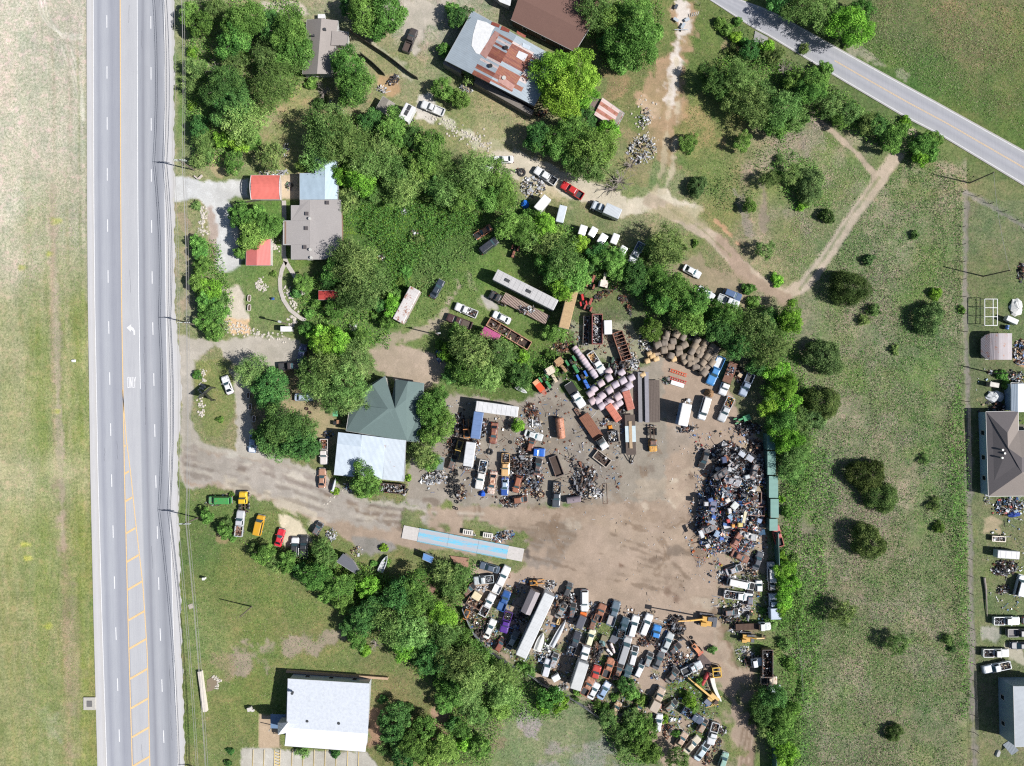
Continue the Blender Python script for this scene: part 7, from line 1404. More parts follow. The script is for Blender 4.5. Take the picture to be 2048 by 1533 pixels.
for x, y, w_, h_, lb, c_ in ((1050,409,17,17,'crumpled blue tarp beside the white tall trailer',(28,120,226)),(964,988,13,12,'blue tarp at the nose of the long white pickup',(30,96,216)),(2034,614,26,34,'heap of white sheeting on the right-hand grass',(244,244,240)),(1991,793,34,24,'wide white tarp heap beside the pale blue shed',(242,244,246)),(2028,1030,30,12,'blue tarp in front of the hip-roofed house',(40,76,170)),(1418,787,19,17,'brown conical heap between the blue pickup and long van',(160,124,88)),(1440,742,0.1,.1,'',None)):
    if not c_: continue
    q = np.random.default_rng(int(x)); n = 14; rs2 = []
    for k, (u, z) in enumerate(((1, .02), (.85, .35), (.55, .7), (.2, .95))): rs2.append([(w_ / S / 2 * u * math.cos(6.28 * i / n) * (1 + q.uniform(-.22, .22)), h_ / S / 2 * u * math.sin(6.28 * i / n) * (1 + q.uniform(-.22, .22)), z * (.9 if c_[0] != 160 else 1.6) + q.uniform(0, .2)) for i in range(n)])
    tag(obj('tarp_heap' if c_[0] != 160 else 'soil_heap', MB().loft(rs2), mat('cloth', c_), None, (*at(x, y, .4), 0)), lb, 'tarp' if c_[0] != 160 else 'heap')
# ------------------------------------------------------------------ bales
def bale_mesh(): 
    mb = MB(); n = 16; rg = []
    for u, k in ((-.5, .9), (-.46, 1), (-.2, .985), (0, 1), (.2, .985), (.46, 1), (.5, .9)): rg.append([(u * 1.45, .78 * k * math.cos(6.2832 * i / n), .78 + .78 * k * math.sin(6.2832 * i / n)) for i in range(n)])
    return mb.loft(rg, 0, True, True)
def balemat(nm, a, b, e):
    m, t, p = newmat(nm); co = N(t, 'ShaderNodeTexCoord').outputs['Object']; oi = N(t, 'ShaderNodeObjectInfo').outputs['Random']
    mp = N(t, 'ShaderNodeMapping'); mp.inputs['Scale'].default_value = (5, .8, .8); t.links.new(co, mp.inputs[0])
    c = ramp(t, noise(t, mp.outputs[0], 2.5, 5, .7), [(.3, C(*a)), (.7, C(*b))]); c = mixc(t, ramp(t, oi, [(0, (0, 0, 0)), (1, (.6, .6, .6))]), c, C(*e))
    t.links.new(c, p.inputs['Base Color']); p.inputs['Roughness'].default_value = .85; bump(t, p, noise(t, co, 9, 4, .7), .5, .04); return m
BW = balemat('net_wrapped_bale', (178,166,178), (212,202,212), (216,186,184)); BH = balemat('weathered_hay_bale', (108,98,90), (156,144,132), (170,150,126)); BS = balemat('sunlit_hay_bale', (196,160,112), (222,188,140), (226,196,150))  # BS: gold tone paints sunlight on bale ends into the colour
def bale(px, py, ang, m_, label, group, z=0, s_=1.0):
    x, y = at(px, py, 1.2 + z); o = obj('round_bale', cached('round_bale', bale_mesh, True), m_, None, (x, y, zat(x, y) + z), R(ang)); q_ = random.Random(int(px * 7 + py)); o.scale = (s_ * q_.uniform(.88, 1.06), s_ * q_.uniform(.9, 1.08), s_ * q_.uniform(.84, 1.02)); tag(o, label, 'bale', group)
for k in range(10): t_ = (k + .5) / 10; bale(1149 + 43 * t_, 696 + 58 * t_, -53.5, BW, 'pink-grey wrapped round bale in the single long line of bales', 'wrapped bales in the long single line', s_=1.0)
PB = [(1218,756),(1231,769),(1246,760),(1202,767),(1219,780),(1236,792),(1250,783),(1188,777),(1204,790),(1220,802),(1239,806),(1256,797),(1181,787),(1196,800),(1213,808),(1229,815) ,(1243,745),(1258,770),(1263,756),(1203,742+70),(1185,801),(1217,743),(1252,752),(1268,768)]
for i, (x, y) in enumerate(PB[:22]): bale(x, y + (i % 3) * .8, 33 + (i * 37 % 9) - 4, BW, 'pink-grey wrapped round bale in the pile below the white pickup with plywood', 'wrapped bales in the pile', z=.0 if i > 5 else 1.25, s_=1.14)
HB = [(1334,668,80),(1353,669,60),(1366,675,60),(1331,677,10),(1346,683,8),(1329,686,5),(1342,693,5),(1369,690,30),(1358,697,12),(1328,700,8),(1342,712,70),(1358,706,12),(1368,714,12),(1316,690,20),(1312,676,20),(1395,681,55),(1390,693,55),(1384,704,55),(1411,687,55),(1405,698,55),(1400,710,55),(1426,694,55),(1420,704,55),(1414,714,55),(1371,722,30),(1381,716,0),(1382,727,0),(1391,722,0),(1392,733,0),(1406,726,50),(1405,738,50),(1420,718,50),(1415,733,50),(1409,745,50),(1398,702,50),(1433,700,55),(1428,712,55),(1424,726,55)]
for i, (x, y, a) in enumerate(HB): bale(x, y, a, BH, 'weathered grey-brown hay bale in the big stack below the trees', 'brown hay bales in the big stack', z=(i % 4 == 1) * .5, s_=1.16)
for x, y in ((1299,708),(1313,718),(1295,722),(1348,718),(1286,750),(1305,712)): bale(x, y, 20, BS, 'hay bale painted sunlit gold at the left foot of the brown stack', 'hay bales painted sunlit gold at the foot of the stack', s_=.9)
tag(obj('timber_kerb', MB().bar((*at(1322,712), .3), (*at(1372,732), .3), .35, .5).bar((*at(1372,732), .3), (*at(1404,752), .3), .35, .5), mat('wood', (150,132,110))), 'long timber kerb along the foot of the brown hay stack', 'timber')
# ------------------------------------------------------------------ great scrap heap
HPOLY = [(1418,905),(1440,890),(1462,882),(1482,896),(1500,905),(1532,918),(1534,960),(1530,1010),(1526,1060),(1516,1085),(1506,1100),(1480,1104),(1452,1100),(1425,1108),(1404,1098),(1396,1070),(1392,1040),(1396,1005),(1408,985),(1416,960),(1424,935),(1432,925)]
q = random.Random(77); mb = MB(); pl = PAL['col']; cnt = 0; hc = (1464, 1000)
xs_ = np.array([p[0] for p in HPOLY]); hx, hy = at(*hc)
while cnt < 7000:
    x, y = q.uniform(1390, 1536), q.uniform(882, 1110)
    if not pinpoly(np.array([[x]]), np.array([[y]]), HPOLY)[0, 0]: continue
    e = float(segdist(np.array([[x]]), np.array([[y]]), HPOLY, True)[0, 0]); cnt += 1
    top = min(e / 24, 1) ** .8 * (2.1 + 1.0 * math.sin(x * .11) * math.cos(y * .07)); z = top * q.uniform(.55, 1.05) + .1; a = at(x, y, z); s_ = min(2.1, q.lognormvariate(-1.05, .62)); m_ = q.choice(pl if y > 960 else PAL['dark'] + PAL['col'][:8]); t_ = q.random()
    Mx = Matrix.Rotation(q.uniform(0, 6.28), 3, 'Z') @ Matrix.Rotation(q.gauss(0, .5), 3, 'X') @ Matrix.Rotation(q.gauss(0, .5), 3, 'Y'); X, Y = a[0] - hx, a[1] - hy
    if t_ < .38: mb.box(X, Y, z, s_ * 1.1, s_ * q.uniform(.5, .9), .05, m=m_, M=Mx)
    elif t_ < .58: mb.box(X, Y, z, s_ * .7, s_ * .6, s_ * q.uniform(.3, .6), m=m_, M=Mx)
    elif t_ < .86: mb.box(X, Y, z, s_ * 2.4, .06, .07, m=m_, M=Mx)
    elif t_ < .94: dv = Mx @ Vector((0, 0, 1)); c = Vector((X, Y, z)); mb.cyl(c - dv * .1, c + dv * .1, s_ * .36, n=9, m=2)
    else: dv = Mx @ Vector((1, 0, 0)); c = Vector((X, Y, z)); mb.cyl(c - dv * s_ * .5, c + dv * s_ * .5, s_ * .22, n=8, m=m_)
core = [[(at(hc[0] + (x - hc[0]) * k, hc[1] + (y - hc[1]) * k)[0] - hx, at(hc[0] + (x - hc[0]) * k, hc[1] + (y - hc[1]) * k)[1] - hy, z) for x, y in reversed(HPOLY)] for k, z in ((.94, .02), (.78, .6), (.55, .9))]
mb.loft(core, m=2); mb, ms = compact(mb); tag(obj('scrap_heap', mb, ms, None, (hx, hy, 0)), 'huge mixed heap of scrap metal along the east side of the yard', 'scrap heap', kind='stuff')
# larger pieces that can be told apart on the heap
for x, y, w_, h_, a, c_, lb, nm in ((1484,909,13,9,-35,(196,202,214),'pale grey panel at the top of the heap, left of a second one','panel'),(1500,917,14,11,-35,(178,184,196),'pale grey panel at the top right of the heap','panel'),(1448,920,9,12,10,(34,60,110),'dark blue box at the top left of the heap','box'),(1455,1001,9,8,30,(236,226,214),'cream box in the middle of the heap','box'),(1459,1022,6,10,10,(240,236,232),'white long box below the cream one','box'),(1437,1070,16,12,-28,(150,176,206),'large pale blue panel low in the heap','panel'),
  (1443,1077,8,6,-10,(30,96,200),'bright blue box beside the large pale blue panel','box'),(1456,1042,6,7,20,(214,46,44),'red box in the lower heap','box'),(1466,1052,6,6,0,(238,160,40),'orange-yellow box right of the red one','box'),(1480,1050,9,8,0,(224,200,110),'yellow round-cornered box in the lower heap','box'),(1489,1035,6,22,-12,(226,216,180),'long cream strip standing across the heap','panel'),(1421,1000,9,7,20,(60,104,176),'blue box at the left flank of the heap','box'),(1427,1034,8,7,-20,(36,100,186),'blue box lower on the left flank of the heap','box'),(1494,954,9,7,15,(206,212,216),'white box near the pale gas bottle','box'),
  (1403,1069,7,15,25,(226,230,234),'white strip at the left foot of the heap','panel'),(1462,940,12,8,-20,(200,204,208),'silver sheet near the top of the heap','panel'),(1412,1008,8,8,0,(206,206,210),'grey white box at the left edge of the heap','box'),(1519,1042,9,8,-20,(120,150,190),'blue-grey panel at the right edge of the heap','panel'),(1470,1012,12,14,-40,(222,226,222),'white folded sheet beside the cream box','panel'),(1506,982,9,5,0,(238,238,234),'white board behind the orange grab','panel')):
    tag(obj({'panel': 'sheet_metal', 'box': 'steel_box'}[nm], MB().box(0, 0, 0, w_ / S, h_ / S, .7 if nm == 'box' else .1).box(0, 0, .38 if nm == 'box' else .07, w_ / S * .8, h_ / S * .8, .06), mat('paint', c_, .06), None, (*at(x, y, 3), 2.95), R(a)), lb, nm)
# smaller scrap piles
for i, (x, y, w_, h_, a, z, n, pal, lb) in enumerate([
 (1495,858,52,26,0,1.1,170,'dark','dark tangled scrap in front of the hedge above the heap'),(1512,895,30,30,0,1.3,110,'rust','rust-dark scrap beside the top teal container'),(1043,935,62,44,0,1.2,320,'dark','black engine parts in the middle of the central rows'),(1060,965,60,30,-20,1.0,190,'mix','mixed black and tan scrap below the engine parts'),
 (1168,965,50,66,25,1.2,330,'dark','large pile of engines and axles in the central yard'),(1180,985,56,26,10,.9,150,'white','bright scrap along the foot of the engine pile'),(1150,925,50,14,30,.6,40,'rust','rusty bars above the engine pile'),(867,956,52,26,-12,1.2,190,'white','pile of white goods and cans beside the green flat-roofed shed'),
 (1064,826,26,40,-20,1.0,150,'rust','rusty bits and a blue can beyond the white semi-trailer'),(1068,846,30,22,0,.8,90,'white','pale scrap above the white car body'),(1055,880,50,18,-10,.7,100,'wood','scattered planks and rods above the blue truck cab'),(1045,905,20,16,0,.9,60,'dark','scrap on the bare chassis of the blue truck'),
 (948,890,22,60,5,.8,130,'mix','litter of small scrap between the two box trailers'),(918,850,24,50,0,1.0,130,'dark','dark machinery left of the orange-yellow forklift'),(968,855,10,36,10,.9,60,'dark','dark wheels between the blue trailer and rusty saloon'),(905,890,24,34,20,.9,70,'rust','rusty engine scrap left of the yellow loader'),(922,985,22,34,5,.8,70,'rust','axles and a gearbox beside the tyre heap'),(935,935,30,12,0,.6,50,'mix','broken frames under the short white trailer'),
 (1021,1004,42,22,0,.9,120,'dark','black engines and a white tub below the small blue car'),(1076,990,26,20,0,1.0,90,'rust','rusty wheel hubs left of the slate pickup'),(1050,985,30,16,0,.6,50,'wood','tan scrap below the rusty orange car'),(1236,735,30,30,30,.8,110,'dark','dark pipes and wheels below the empty ribbed bed'),(1262,722,40,30,40,.9,150,'white','white posts and metal between the ribbed bed and hay'),(1290,690,24,44,-10,.8,90,'white','pale boards and frames at the left of the hay stack'),
 (1238,812,26,34,-40,.8,90,'dark','black wheels between the two red-brown bins'),(1213,842,30,12,-45,.6,50,'mix','silver machine parts below the left red-brown bin'),(1125,693,36,22,20,1.1,90,'rust','red and black machinery at the head of the wrapped bale line'),(1375,858,44,16,-8,.6,70,'dark','axles and small parts below the tall white box trailer'),(1374,803,18,9,0,.8,20,'white','white bottles at the nose of the tall white box trailer'),(1333,762,16,14,0,.8,40,'green','green and black engine left of the red attachment'),
 (1352,1252,34,44,-35,1.2,200,'dark','heap of black engines south of the silver saloon'),(1358,1335,60,60,-30,.8,260,'mix','weedy heap of rods and dark scrap left of the white and rust cab'),(1300,1225,24,10,0,.4,20,'wood','loose boards at the top of the front row'),(1228,1215,24,26,-20,.9,80,'dark','bare engine and axles behind the slate blue pickup'),(1290,1284,34,18,-20,.8,70,'rust','rusty frame and axles below the white pair of cars'),(1320,1292,22,24,-10,.8,60,'dark','axles below the sky blue cab'),(1195,1300,24,50,20,.8,120,'rust','rusty scrap between the cream car and white gas tanks'),(1180,1335,20,30,10,.7,60,'rust','wire and rust beside the red truck cab'),
 (1120,1215,30,60,-20,.9,150,'mix','scrap and weeds between the mobile home and white estate car'),(1145,1205,18,40,5,1.0,90,'dark','dark crates left of the white estate car'),(1150,1225,16,22,-20,.9,50,'white','grey drum and frames left of the small black trailer'),(1184,1213,14,16,-40,.6,24,'white','white framed panels beside the rust-brown pickup'),(1040,1235,30,34,10,.8,90,'dark','dark parts beside the purple pickup'),(1025,1262,30,20,-20,.7,60,'mix','engine parts in front of the silver-grey car'),(955,1245,40,46,-35,.9,150,'rust','rusty frames along the south-west fence'),(975,1285,60,26,-38,.8,130,'mix','mixed scrap along the inside of the south-west fence'),
 (940,1212,24,30,0,.9,70,'dark','dark scrap beside the cream camper top'),(1000,1190,30,12,-10,.6,40,'wood','planks below the long white crew-cab'),(965,1178,30,10,-10,.6,40,'white','litter below the wrecked silver pickup'),(1095,1305,20,36,20,.8,80,'white','white fittings at the foot of the motorboat'),(1102,1172,24,22,-15,1.0,60,'white','white cab parts at the head of the mobile home'),(1082,1315,26,30,-30,.8,70,'mix','scrap by the lower end of the mobile home'),(1135,1370,60,14,-32,.6,60,'white','white boards along the lower fence'),
 (1455,1152,40,20,20,.8,90,'white','shredded pale metal above the torn-open van'),(1500,1150,30,60,0,.9,120,'dark','dark scrap in the shade by the east hedge'),(1452,1165,26,14,20,1.0,90,'dark','engine parts spilling from the torn-open van'),(1482,1218,50,26,-25,.9,160,'white','broken white panels below the crushed white truck'),(1465,1242,40,12,0,.7,60,'rust','rusty chassis parts left of the cab-over truck'),(1475,1262,30,14,0,.8,60,'dark','dark axle parts under the cab-over truck'),(1490,1310,40,30,20,.4,90,'white','crushed white rubble left of the truck cab'),(1535,1395,20,14,0,.6,30,'mix','scraps below the pale blue car on the east edge'),
 (1450,1090,60,30,0,.7,170,'mix','spill of small scrap at the south foot of the heap'),(1405,985,24,30,-60,.5,60,'mix','loose bits on the west flank of the heap'),(1435,1490,16,30,10,.8,50,'rust','grey box of rusty parts by the track'),(1416,1517,20,30,10,.8,60,'rust','rusty rack between the gutted car and green car'),(1337,1464,16,34,15,1.2,60,'rust','dark red engine in the shrubs below the tan camper'),(1330,1440,50,10,0,.8,50,'white','bars and beams over the half-buried white car'),(1272,1345,24,14,0,.5,40,'mix','small coloured parts below the black hatchback'),(1310,1355,18,10,0,.5,20,'mix','pink and grey parts in the weeds south of the front row'),(1446,1463,14,20,10,.6,30,'dark','dark wheel and parts right of the rod-filled pickup'),
 (2022,1014,56,34,-10,1.1,300,'col','colourful household junk below the hip-roofed house'),(2044,705,30,50,0,1.0,160,'mix','junk right of the rounded shelter'),(1994,812,36,20,20,.8,90,'dark','grey frames below the wide white tarp heap'),(2032,756,36,30,10,.8,110,'col','boxes and tools left of the pale blue shed'),(2048,900,20,60,0,.9,80,'dark','machines in the notch of the hip-roofed house'),(2012,1137,52,30,-5,1.0,200,'dark','tangle of motorcycles and frames on the right-hand lot'),(2008,1180,26,18,-30,.8,60,'dark','grill and small dark junk left of the white and blue van'),(2045,545,16,40,0,.8,60,'dark','dark machine at the right edge below the pole'),(1974,1000,10,20,0,.4,24,'white','pale rubbish at the corner of the fence and house'),(1980,745,12,8,0,.3,16,'wood','small pile of twigs left of the round shrubs'),
 (1066,372,50,40,-20,1.0,170,'white','appliances and pallets stacked between the boat and white trailers'),(1040,343,16,12,0,.5,20,'dark','small dark barbecue beside the white saloon'),(800,262,14,20,0,.5,24,'col','toys and tubs by the yard edge below the camper'),(876,283,12,14,0,.5,20,'green','green and white tubs at the edge of the trees'),(785,160,30,16,-35,.8,60,'dark','dark motorbikes and scrap beside the fence'),(932,176,30,12,20,.6,40,'white','white cans at the foot of the shrubs by the barn'),(765,180,24,14,0,.5,30,'white','scattered pale junk by the drive fence'),(1082,228,26,14,-30,.7,40,'rust','rusty implements under the bright tree'),(570,300,14,26,0,.6,30,'white','white boxes by the tree north of the red carport'),(545,345,60,10,0,.6,60,'white','white and green oddments behind the red carport'),(578,372,16,16,-30,.5,24,'green','garden tools on the sandy patch by the red carport'),
 (1285,300,60,50,-40,1.0,200,'white','heap of bleached broken timber right of the rusty shed'),(1290,235,26,36,10,.8,50,'white','stacked grey branches and a frame beside the pale track'),(1005,1074,50,20,-12,.7,120,'mix','rubble and rags right of the weighbridge weeds'),(945,1068,14,10,0,.4,10,'white','bits beside the concrete blocks'),(662,1070,22,22,-10,.9,50,'white','silver car doors and a pale box by the small gutted car'),(712,1104,26,20,-40,.5,30,'wood','stack of grey timbers by the charcoal lean-to'),(430,1008,50,8,0,.5,30,'dark','old engine parts beside the green van'),(455,993,20,8,0,.6,20,'white','grey appliance behind the green van'),(700,975,30,16,10,.7,60,'mix','scrap under the tree in front of the workshop'),(805,985,20,12,0,.5,30,'white','tubs at the corner of the dark open trailer'),(620,735,30,20,0,.7,50,'dark','car parts in the deep tree shade by the entrance'),(655,868,24,14,0,.5,24,'blue','blue pool and garden things left of the green-roofed house'),
 (1300,560,60,40,-30,.9,120,'rust','rusty implements in the shade under the tree belt'),(1215,585,70,16,-30,.8,90,'rust','brown pipes lying along the tree belt'),(1245,597,18,16,0,1.0,40,'rust','rusty cage contents by the belt'),(1258,618,10,30,-10,.8,30,'rust','narrow rusty implement right of the weed patch'),(1385,670,24,20,0,.8,60,'white','white frames at the top of the brown hay stack'),(1428,680,24,12,-20,.8,50,'white','pink and white junk above the hay stack, under the trees'),(1478,748,20,40,-20,.8,80,'rust','rusty junk between the white cab truck and hedge'),(1520,735,30,30,0,.8,80,'rust','rusty pipes in the deep shade by the hedge'),(880,712,16,30,0,.8,50,'blue','blue-grey wreckage at the tree edge by the bare patch'),(705,655,16,12,0,.6,24,'white','pale rubbish heap among the bright trees'),(808,423,14,12,0,1.0,24,'white','broken white cabinet in the bramble field'),(828,470,16,20,0,1.0,60,'dark','dark brush pile in the bramble field'),(763,516,12,14,0,.7,40,'wood','bleached brush pile in the bramble field')]):
    scrap(x, y, w_ * 1.06, h_ * 1.06, -a, z, int(n * 1.25), pal, lb, 100 + i, s0=.18, s1=1.05)
# ------------------------------------------------------------------ tyres, singly
tm = lambda: MB().loft([[(r_ * math.cos(6.2832 * i / 14), r_ * math.sin(6.2832 * i / 14), z) for i in range(14)] for r_, z in ((.36, 0), (.40, .06), (.40, .18), (.34, .24), (.22, .24), (.20, .12))], cap=False)
q = random.Random(5)
for cx_, cy_, w_, h_, n, lb, gp in ((908,978,12,24,30,'black tyre in the heap left of the axles','tyres in the heap left of the axles'),(910,952,12,10,10,'black tyre in the heap left of the axles','tyres in the heap left of the axles'),(1350,1262,12,16,9,'old tyre on the black engine heap','tyres on the black engine heap'),(1152,935,8,8,3,'tyre by the rusty bars in the central yard','tyres by the rusty bars'),(1246,822,10,18,8,'wheel between the two red-brown bins','wheels between the red-brown bins')):
    for k in range(n): x, y = at(cx_ + q.gauss(0, w_ * .6), cy_ + q.gauss(0, h_ * .6), .4); o = obj('tyre', cached('tyre_lying', tm), TY, None, (x, y, zat(x, y) + q.choice((0, .24, .5)))); o.rotation_euler = (q.gauss(0, .3), q.gauss(0, .3), 0); tag(o, lb, 'tyre', gp)
for x, y, s_, lb in ((980,904,1.9,'large tyre lying left of the tan and yellow pickup'),(1021,885,1.1,'lone tyre right of the rusty saloon'),(1110,1291,1.7,'big tyre below the glider hull'),(1383,1276,1.0,'white-rimmed wheel at the nose of the backhoe'),(1043,345,2.6,'black round trampoline-sized tub by the white saloon'),(1539,975,1.0,'tyre against the teal container'),(1397,890,.7,'small tyre in the open yard'),(1003,942,1.3,'tyre beside the orange-stained saloon')):
    o = obj('tyre' if s_ < 2.5 else 'tub', cached('tyre_lying', tm), TY, None, (*at(x, y, .3), .03)); o.scale = (s_, s_, s_ * .9 if s_ < 2.5 else .8); tag(o, lb, 'tyre' if s_ < 2.5 else 'tub')
# ------------------------------------------------------------------ poles, wires, fences
WOODP = mat('wood', (132, 120, 108)); WIRE = mat('flat', (170, 168, 166)); q = random.Random(9)
def pole(px, py, hh, label, arms=(), rz=0, lamp=None, name='utility_pole'):
    x, y = at(px, py); o = thing(name, label, 'pole', (x, y, 0), rz); obj('pole', MB().cyl((0, 0, -.3), (0, 0, hh), .17, .12, 10), WOODP, o)
    for z in arms:
        obj('crossarm', MB().box(0, 0, z, 2.9, .12, .14), mat('paint', (214,224,222)), o)
        for k in (-1.35, -.9, .9, 1.35): obj('insulator', MB().cyl((k, 0, z + .06), (k, 0, z + .3), .06, .04, 8), mat('paint', (236,240,240)), o)
    return o
pole(389,341,7.9,'utility pole with two crossarms near the red carport drive',(7.7,6.9)); pole(397,651,7.6,'utility pole in the shrubs beside the pale stone patio',(7.4,)); pole(396,1036,7.6,'utility pole with crossarm beside the green van',(7.4,6.7)); pole(387,-10,7.8,'utility pole at the very top beside the highway',(7.6,6.8)); pole(436,1545,7.6,'utility pole at the bottom beside the highway',(7.4,))
o = pole(503.5,1213.5,7.2,'bare leaning pole alone on the mown church lawn'); pole(1966.6,553,8.9,'tall bare pole on the right-hand lawn'); pole(1939,366.5,8.4,'tall bare pole by the corner of the country road'); o = pole(572,648,6.0,'utility pole with a grey transformer beside the fire pit'); obj('transformer', MB().cyl((.4, 0, 5.2), (.4, 0, 6.1), .28), mat('paint', (206,210,212)), o)
o = pole(878,671,7.2,'utility pole with a lamp at the edge of the trees by the bare patch', lamp=1); obj('lamp_head', MB().box(.8, 0, 7.1, .7, .3, .15).box(.35, 0, 7.05, .7, .06, .06), RIM, o); pole(1985,747,7.0,'thin pole left of the two round shrubs')
def wire(pts, label, r_=.035):
    mb = MB()
    for a, b in zip(pts[:-1], pts[1:]):
        A, B_ = Vector(a), Vector(b); n = 6
        for k in range(n):
            f = lambda u: A.lerp(B_, u) - Vector((0, 0, 4 * u * (1 - u) * .7)); mb.cyl(f(k / n), f((k + 1) / n), r_, n=4, cap=False)
    tag(obj('power_line', mb, WIRE), label, 'cable')
PP_ = [at(387,-10),at(389,341),at(397,651),at(396,1036),at(436,1545)]
hh_ = (7.95, 7.95, 7.6, 7.6, 7.6)
for i, dx in enumerate((-1.35, -.9, .9, 1.35)): wire([(PP_[0][0]+dx, PP_[0][1]+40, 8.2)] + [(p_[0] + dx, p_[1], h_ + .08) for p_, h_ in zip(PP_, hh_)] + [(PP_[-1][0]+dx+2, PP_[-1][1]-40, 7.6)], ['outermost power line on the highway side of the poles','second power line from the highway','second power line from the verge side','outermost power line on the verge side of the poles'][i])
wire([(PP_[0][0], PP_[0][1]+40, 6.4)] + [(p_[0], p_[1], 6.2) for p_ in PP_], 'lower telephone line strung along the highway poles', .045)
wire([(*at(1939,366.5), 8.2), (*at(1966.6,553), 8.7)], 'single cable between the two tall bare poles on the right')
def fence(pts, n, hh, label, post=(120,112,104), wires=4, rgb=None, board=None, group=None):
    o = thing('fence', label, 'fence', (*at(*pts[0]), 0)); ox, oy = at(*pts[0]); P = np.array(pts, float); d_ = np.r_[0, np.cumsum(np.hypot(*np.diff(P, axis=0).T))]
    Q = [at(np.interp(s_, d_, P[:, 0]), np.interp(s_, d_, P[:, 1])) for s_ in np.linspace(0, d_[-1], n)]; me = cached(('post', hh), lambda: MB().cyl((0, 0, -.2), (0, 0, hh), .07, n=6))
    for x, y in Q: obj('post', me, mat('wood', post), o, (x - ox, y - oy, 0))
    mb = MB()
    for a, b in zip(Q[:-1], Q[1:]):
        if board: mb.bar((a[0] - ox, a[1] - oy, hh / 2), (b[0] - ox, b[1] - oy, hh / 2), .06, hh * .96)
        else:
            for k in range(wires): z = hh * (k + 1) / (wires + .3); mb.bar((a[0] - ox, a[1] - oy, z), (b[0] - ox, b[1] - oy, z), .015, .015)
    obj('panel' if board else 'wire', mb, mat('metal', board) if board else WIRE, o)
fence([(1923,385),(1925,600),(1933,830),(1937,1100),(1943,1300),(1952,1540),(1956,1640)], 37, 1.5, 'long wire fence between the rough pasture and right-hand lots')
fence([(1923,385),(1950,392),(1990,414),(2048,452),(2110,490)], 8, 1.5, 'wire fence slanting along the country road')
fence([(702,66),(740,92),(780,118),(820,150),(836,160)], 9, 1.5, 'dark board fence slanting below the grey-shingled house', board=(92,88,84)); fence([(722,110),(750,132),(770,152)], 5, 1.5, 'short dark board fence right of the house tree', board=(84,84,84))
fence([(925,1215),(945,1262),(975,1296),(1005,1318),(1040,1338)], 10, 1.8, 'grey sheet fence around the south-west corner of the yard', board=(150,156,162)); fence([(1050,1340),(1090,1370),(1130,1386),(1170,1412),(1210,1440),(1260,1475)], 12, 1.6, 'grey sheet fence along the lower edge of the south rows', board=(140,142,146))
fence([(478,408),(520,402),(560,399)], 6, .9, 'low picket rail below the red carport', board=(120,112,106)); fence([(1590,1240),(1600,1330),(1604,1400)], 6, 1.2, 'thin wire fence at the edge of the south-east pasture')
fence([(1385,0),(1398,12)],2,1.2,'short white gate post pair beside the top track')
# ------------------------------------------------------------------ smaller things
o = thing('signboard', 'black two-sided signboard on the grass island', 'sign', (*at(417,785,1), 0), R(40)); cbox(o, 'board', mat('paint', (46,48,52)), 0, 0, 2.4, 3.9, .14, 1.9); cbox(o, 'board_top', mat('flat', (60,64,70)), 0, 0, 3.38, 4.0, .2, .06)
for q_ in (-1.6, 1.6): obj('post', MB().cyl((q_, 0, 0), (q_, 0, 1.5), .12), BLK, o)
o = thing('signboard', 'black slanted signboard beside the first on the grass island', 'sign', (*at(420,793,1), 0), R(-45)); cbox(o, 'board', mat('paint', (40,42,46)), 0, 0, 2.0, 3.0, .12, 1.4)
for q_ in (-1.3, 1.3): obj('post', MB().cyl((q_, 0, 0), (q_, 0, 1.3), .1), BLK, o)
def stones(pts, n, label, seed, name='stone_edging', rad=3, sz=.27):
    q = random.Random(seed); mb = MB(); P = np.array(pts, float); d_ = np.r_[0, np.cumsum(np.hypot(*np.diff(P, axis=0).T))]
    for _ in range(n):
        s_ = q.uniform(0, d_[-1]); x, y = at(np.interp(s_, d_, P[:, 0]) + q.gauss(0, rad), np.interp(s_, d_, P[:, 1]) + q.gauss(0, rad)); k = q.uniform(.5, 1.2) * sz
        mb.loft([[(x + k * r_ * math.cos(i + .4) * q.uniform(.8, 1.2), y + k * r_ * math.sin(i + .4) * q.uniform(.8, 1.2), z * k) for i in range(6)] for r_, z in ((1, -.1), (.9, .35), (.5, .6))])
    tag(obj(name, mb, mat('concrete', (212,204,192))), label, 'stones', kind='stuff')
stones([(404,738),(405,770),(402,800),(404,830)], 90, 'row of pale stones along the grass island', 1); stones([(402,408),(408,430),(402,450)], 60, 'pale stones edging the shrub bed by the drive', 2); stones([(398,455),(412,470)], 34, 'round pile of pale stones in the shrub bed', 3, rad=4); stones([(490,660),(520,672),(570,672)], 70, 'pale rubble along the bare bank by the entrance', 4, rad=5); stones([(455,645),(470,655),(490,662)], 60, 'tan broken slabs at the end of the patio', 5, rad=6); stones([(530,566),(520,560),(515,572),(525,580),(533,574)], 60, 'ring of ash-grey rocks on the garden lawn', 6, rad=3)
stones([(572,580),(585,600),(592,620)], 60, 'white stones beside the curved garden path', 7, rad=4); stones([(575,640),(585,632),(592,644),(584,652),(575,646)], 50, 'stone ring fire pit on the lawn', 8, rad=1.4, sz=.3); stones([(548,482),(552,500)], 30, 'pale stones beside the pinkish-red shed', 9, rad=4); stones([(648,1008),(690,980)], 10, 'a few pale stones by the workshop corner', 10)
stones([(700,232),(660,205)], 10, 'scattered pale stones by the track', 11); stones([(425,1352),(440,1362),(430,1380)], 36, 'riprap stones round the culvert pool', 12, rad=2); stones([(865,232),(900,255),(950,280),(985,292)], 120, 'loose white rubble strewn along the faded drive', 13, rad=7, sz=.26); stones([(1300,200),(1280,300),(1300,240)], 60, 'white rock fragments by the bleached timber', 14, rad=12, sz=.25)
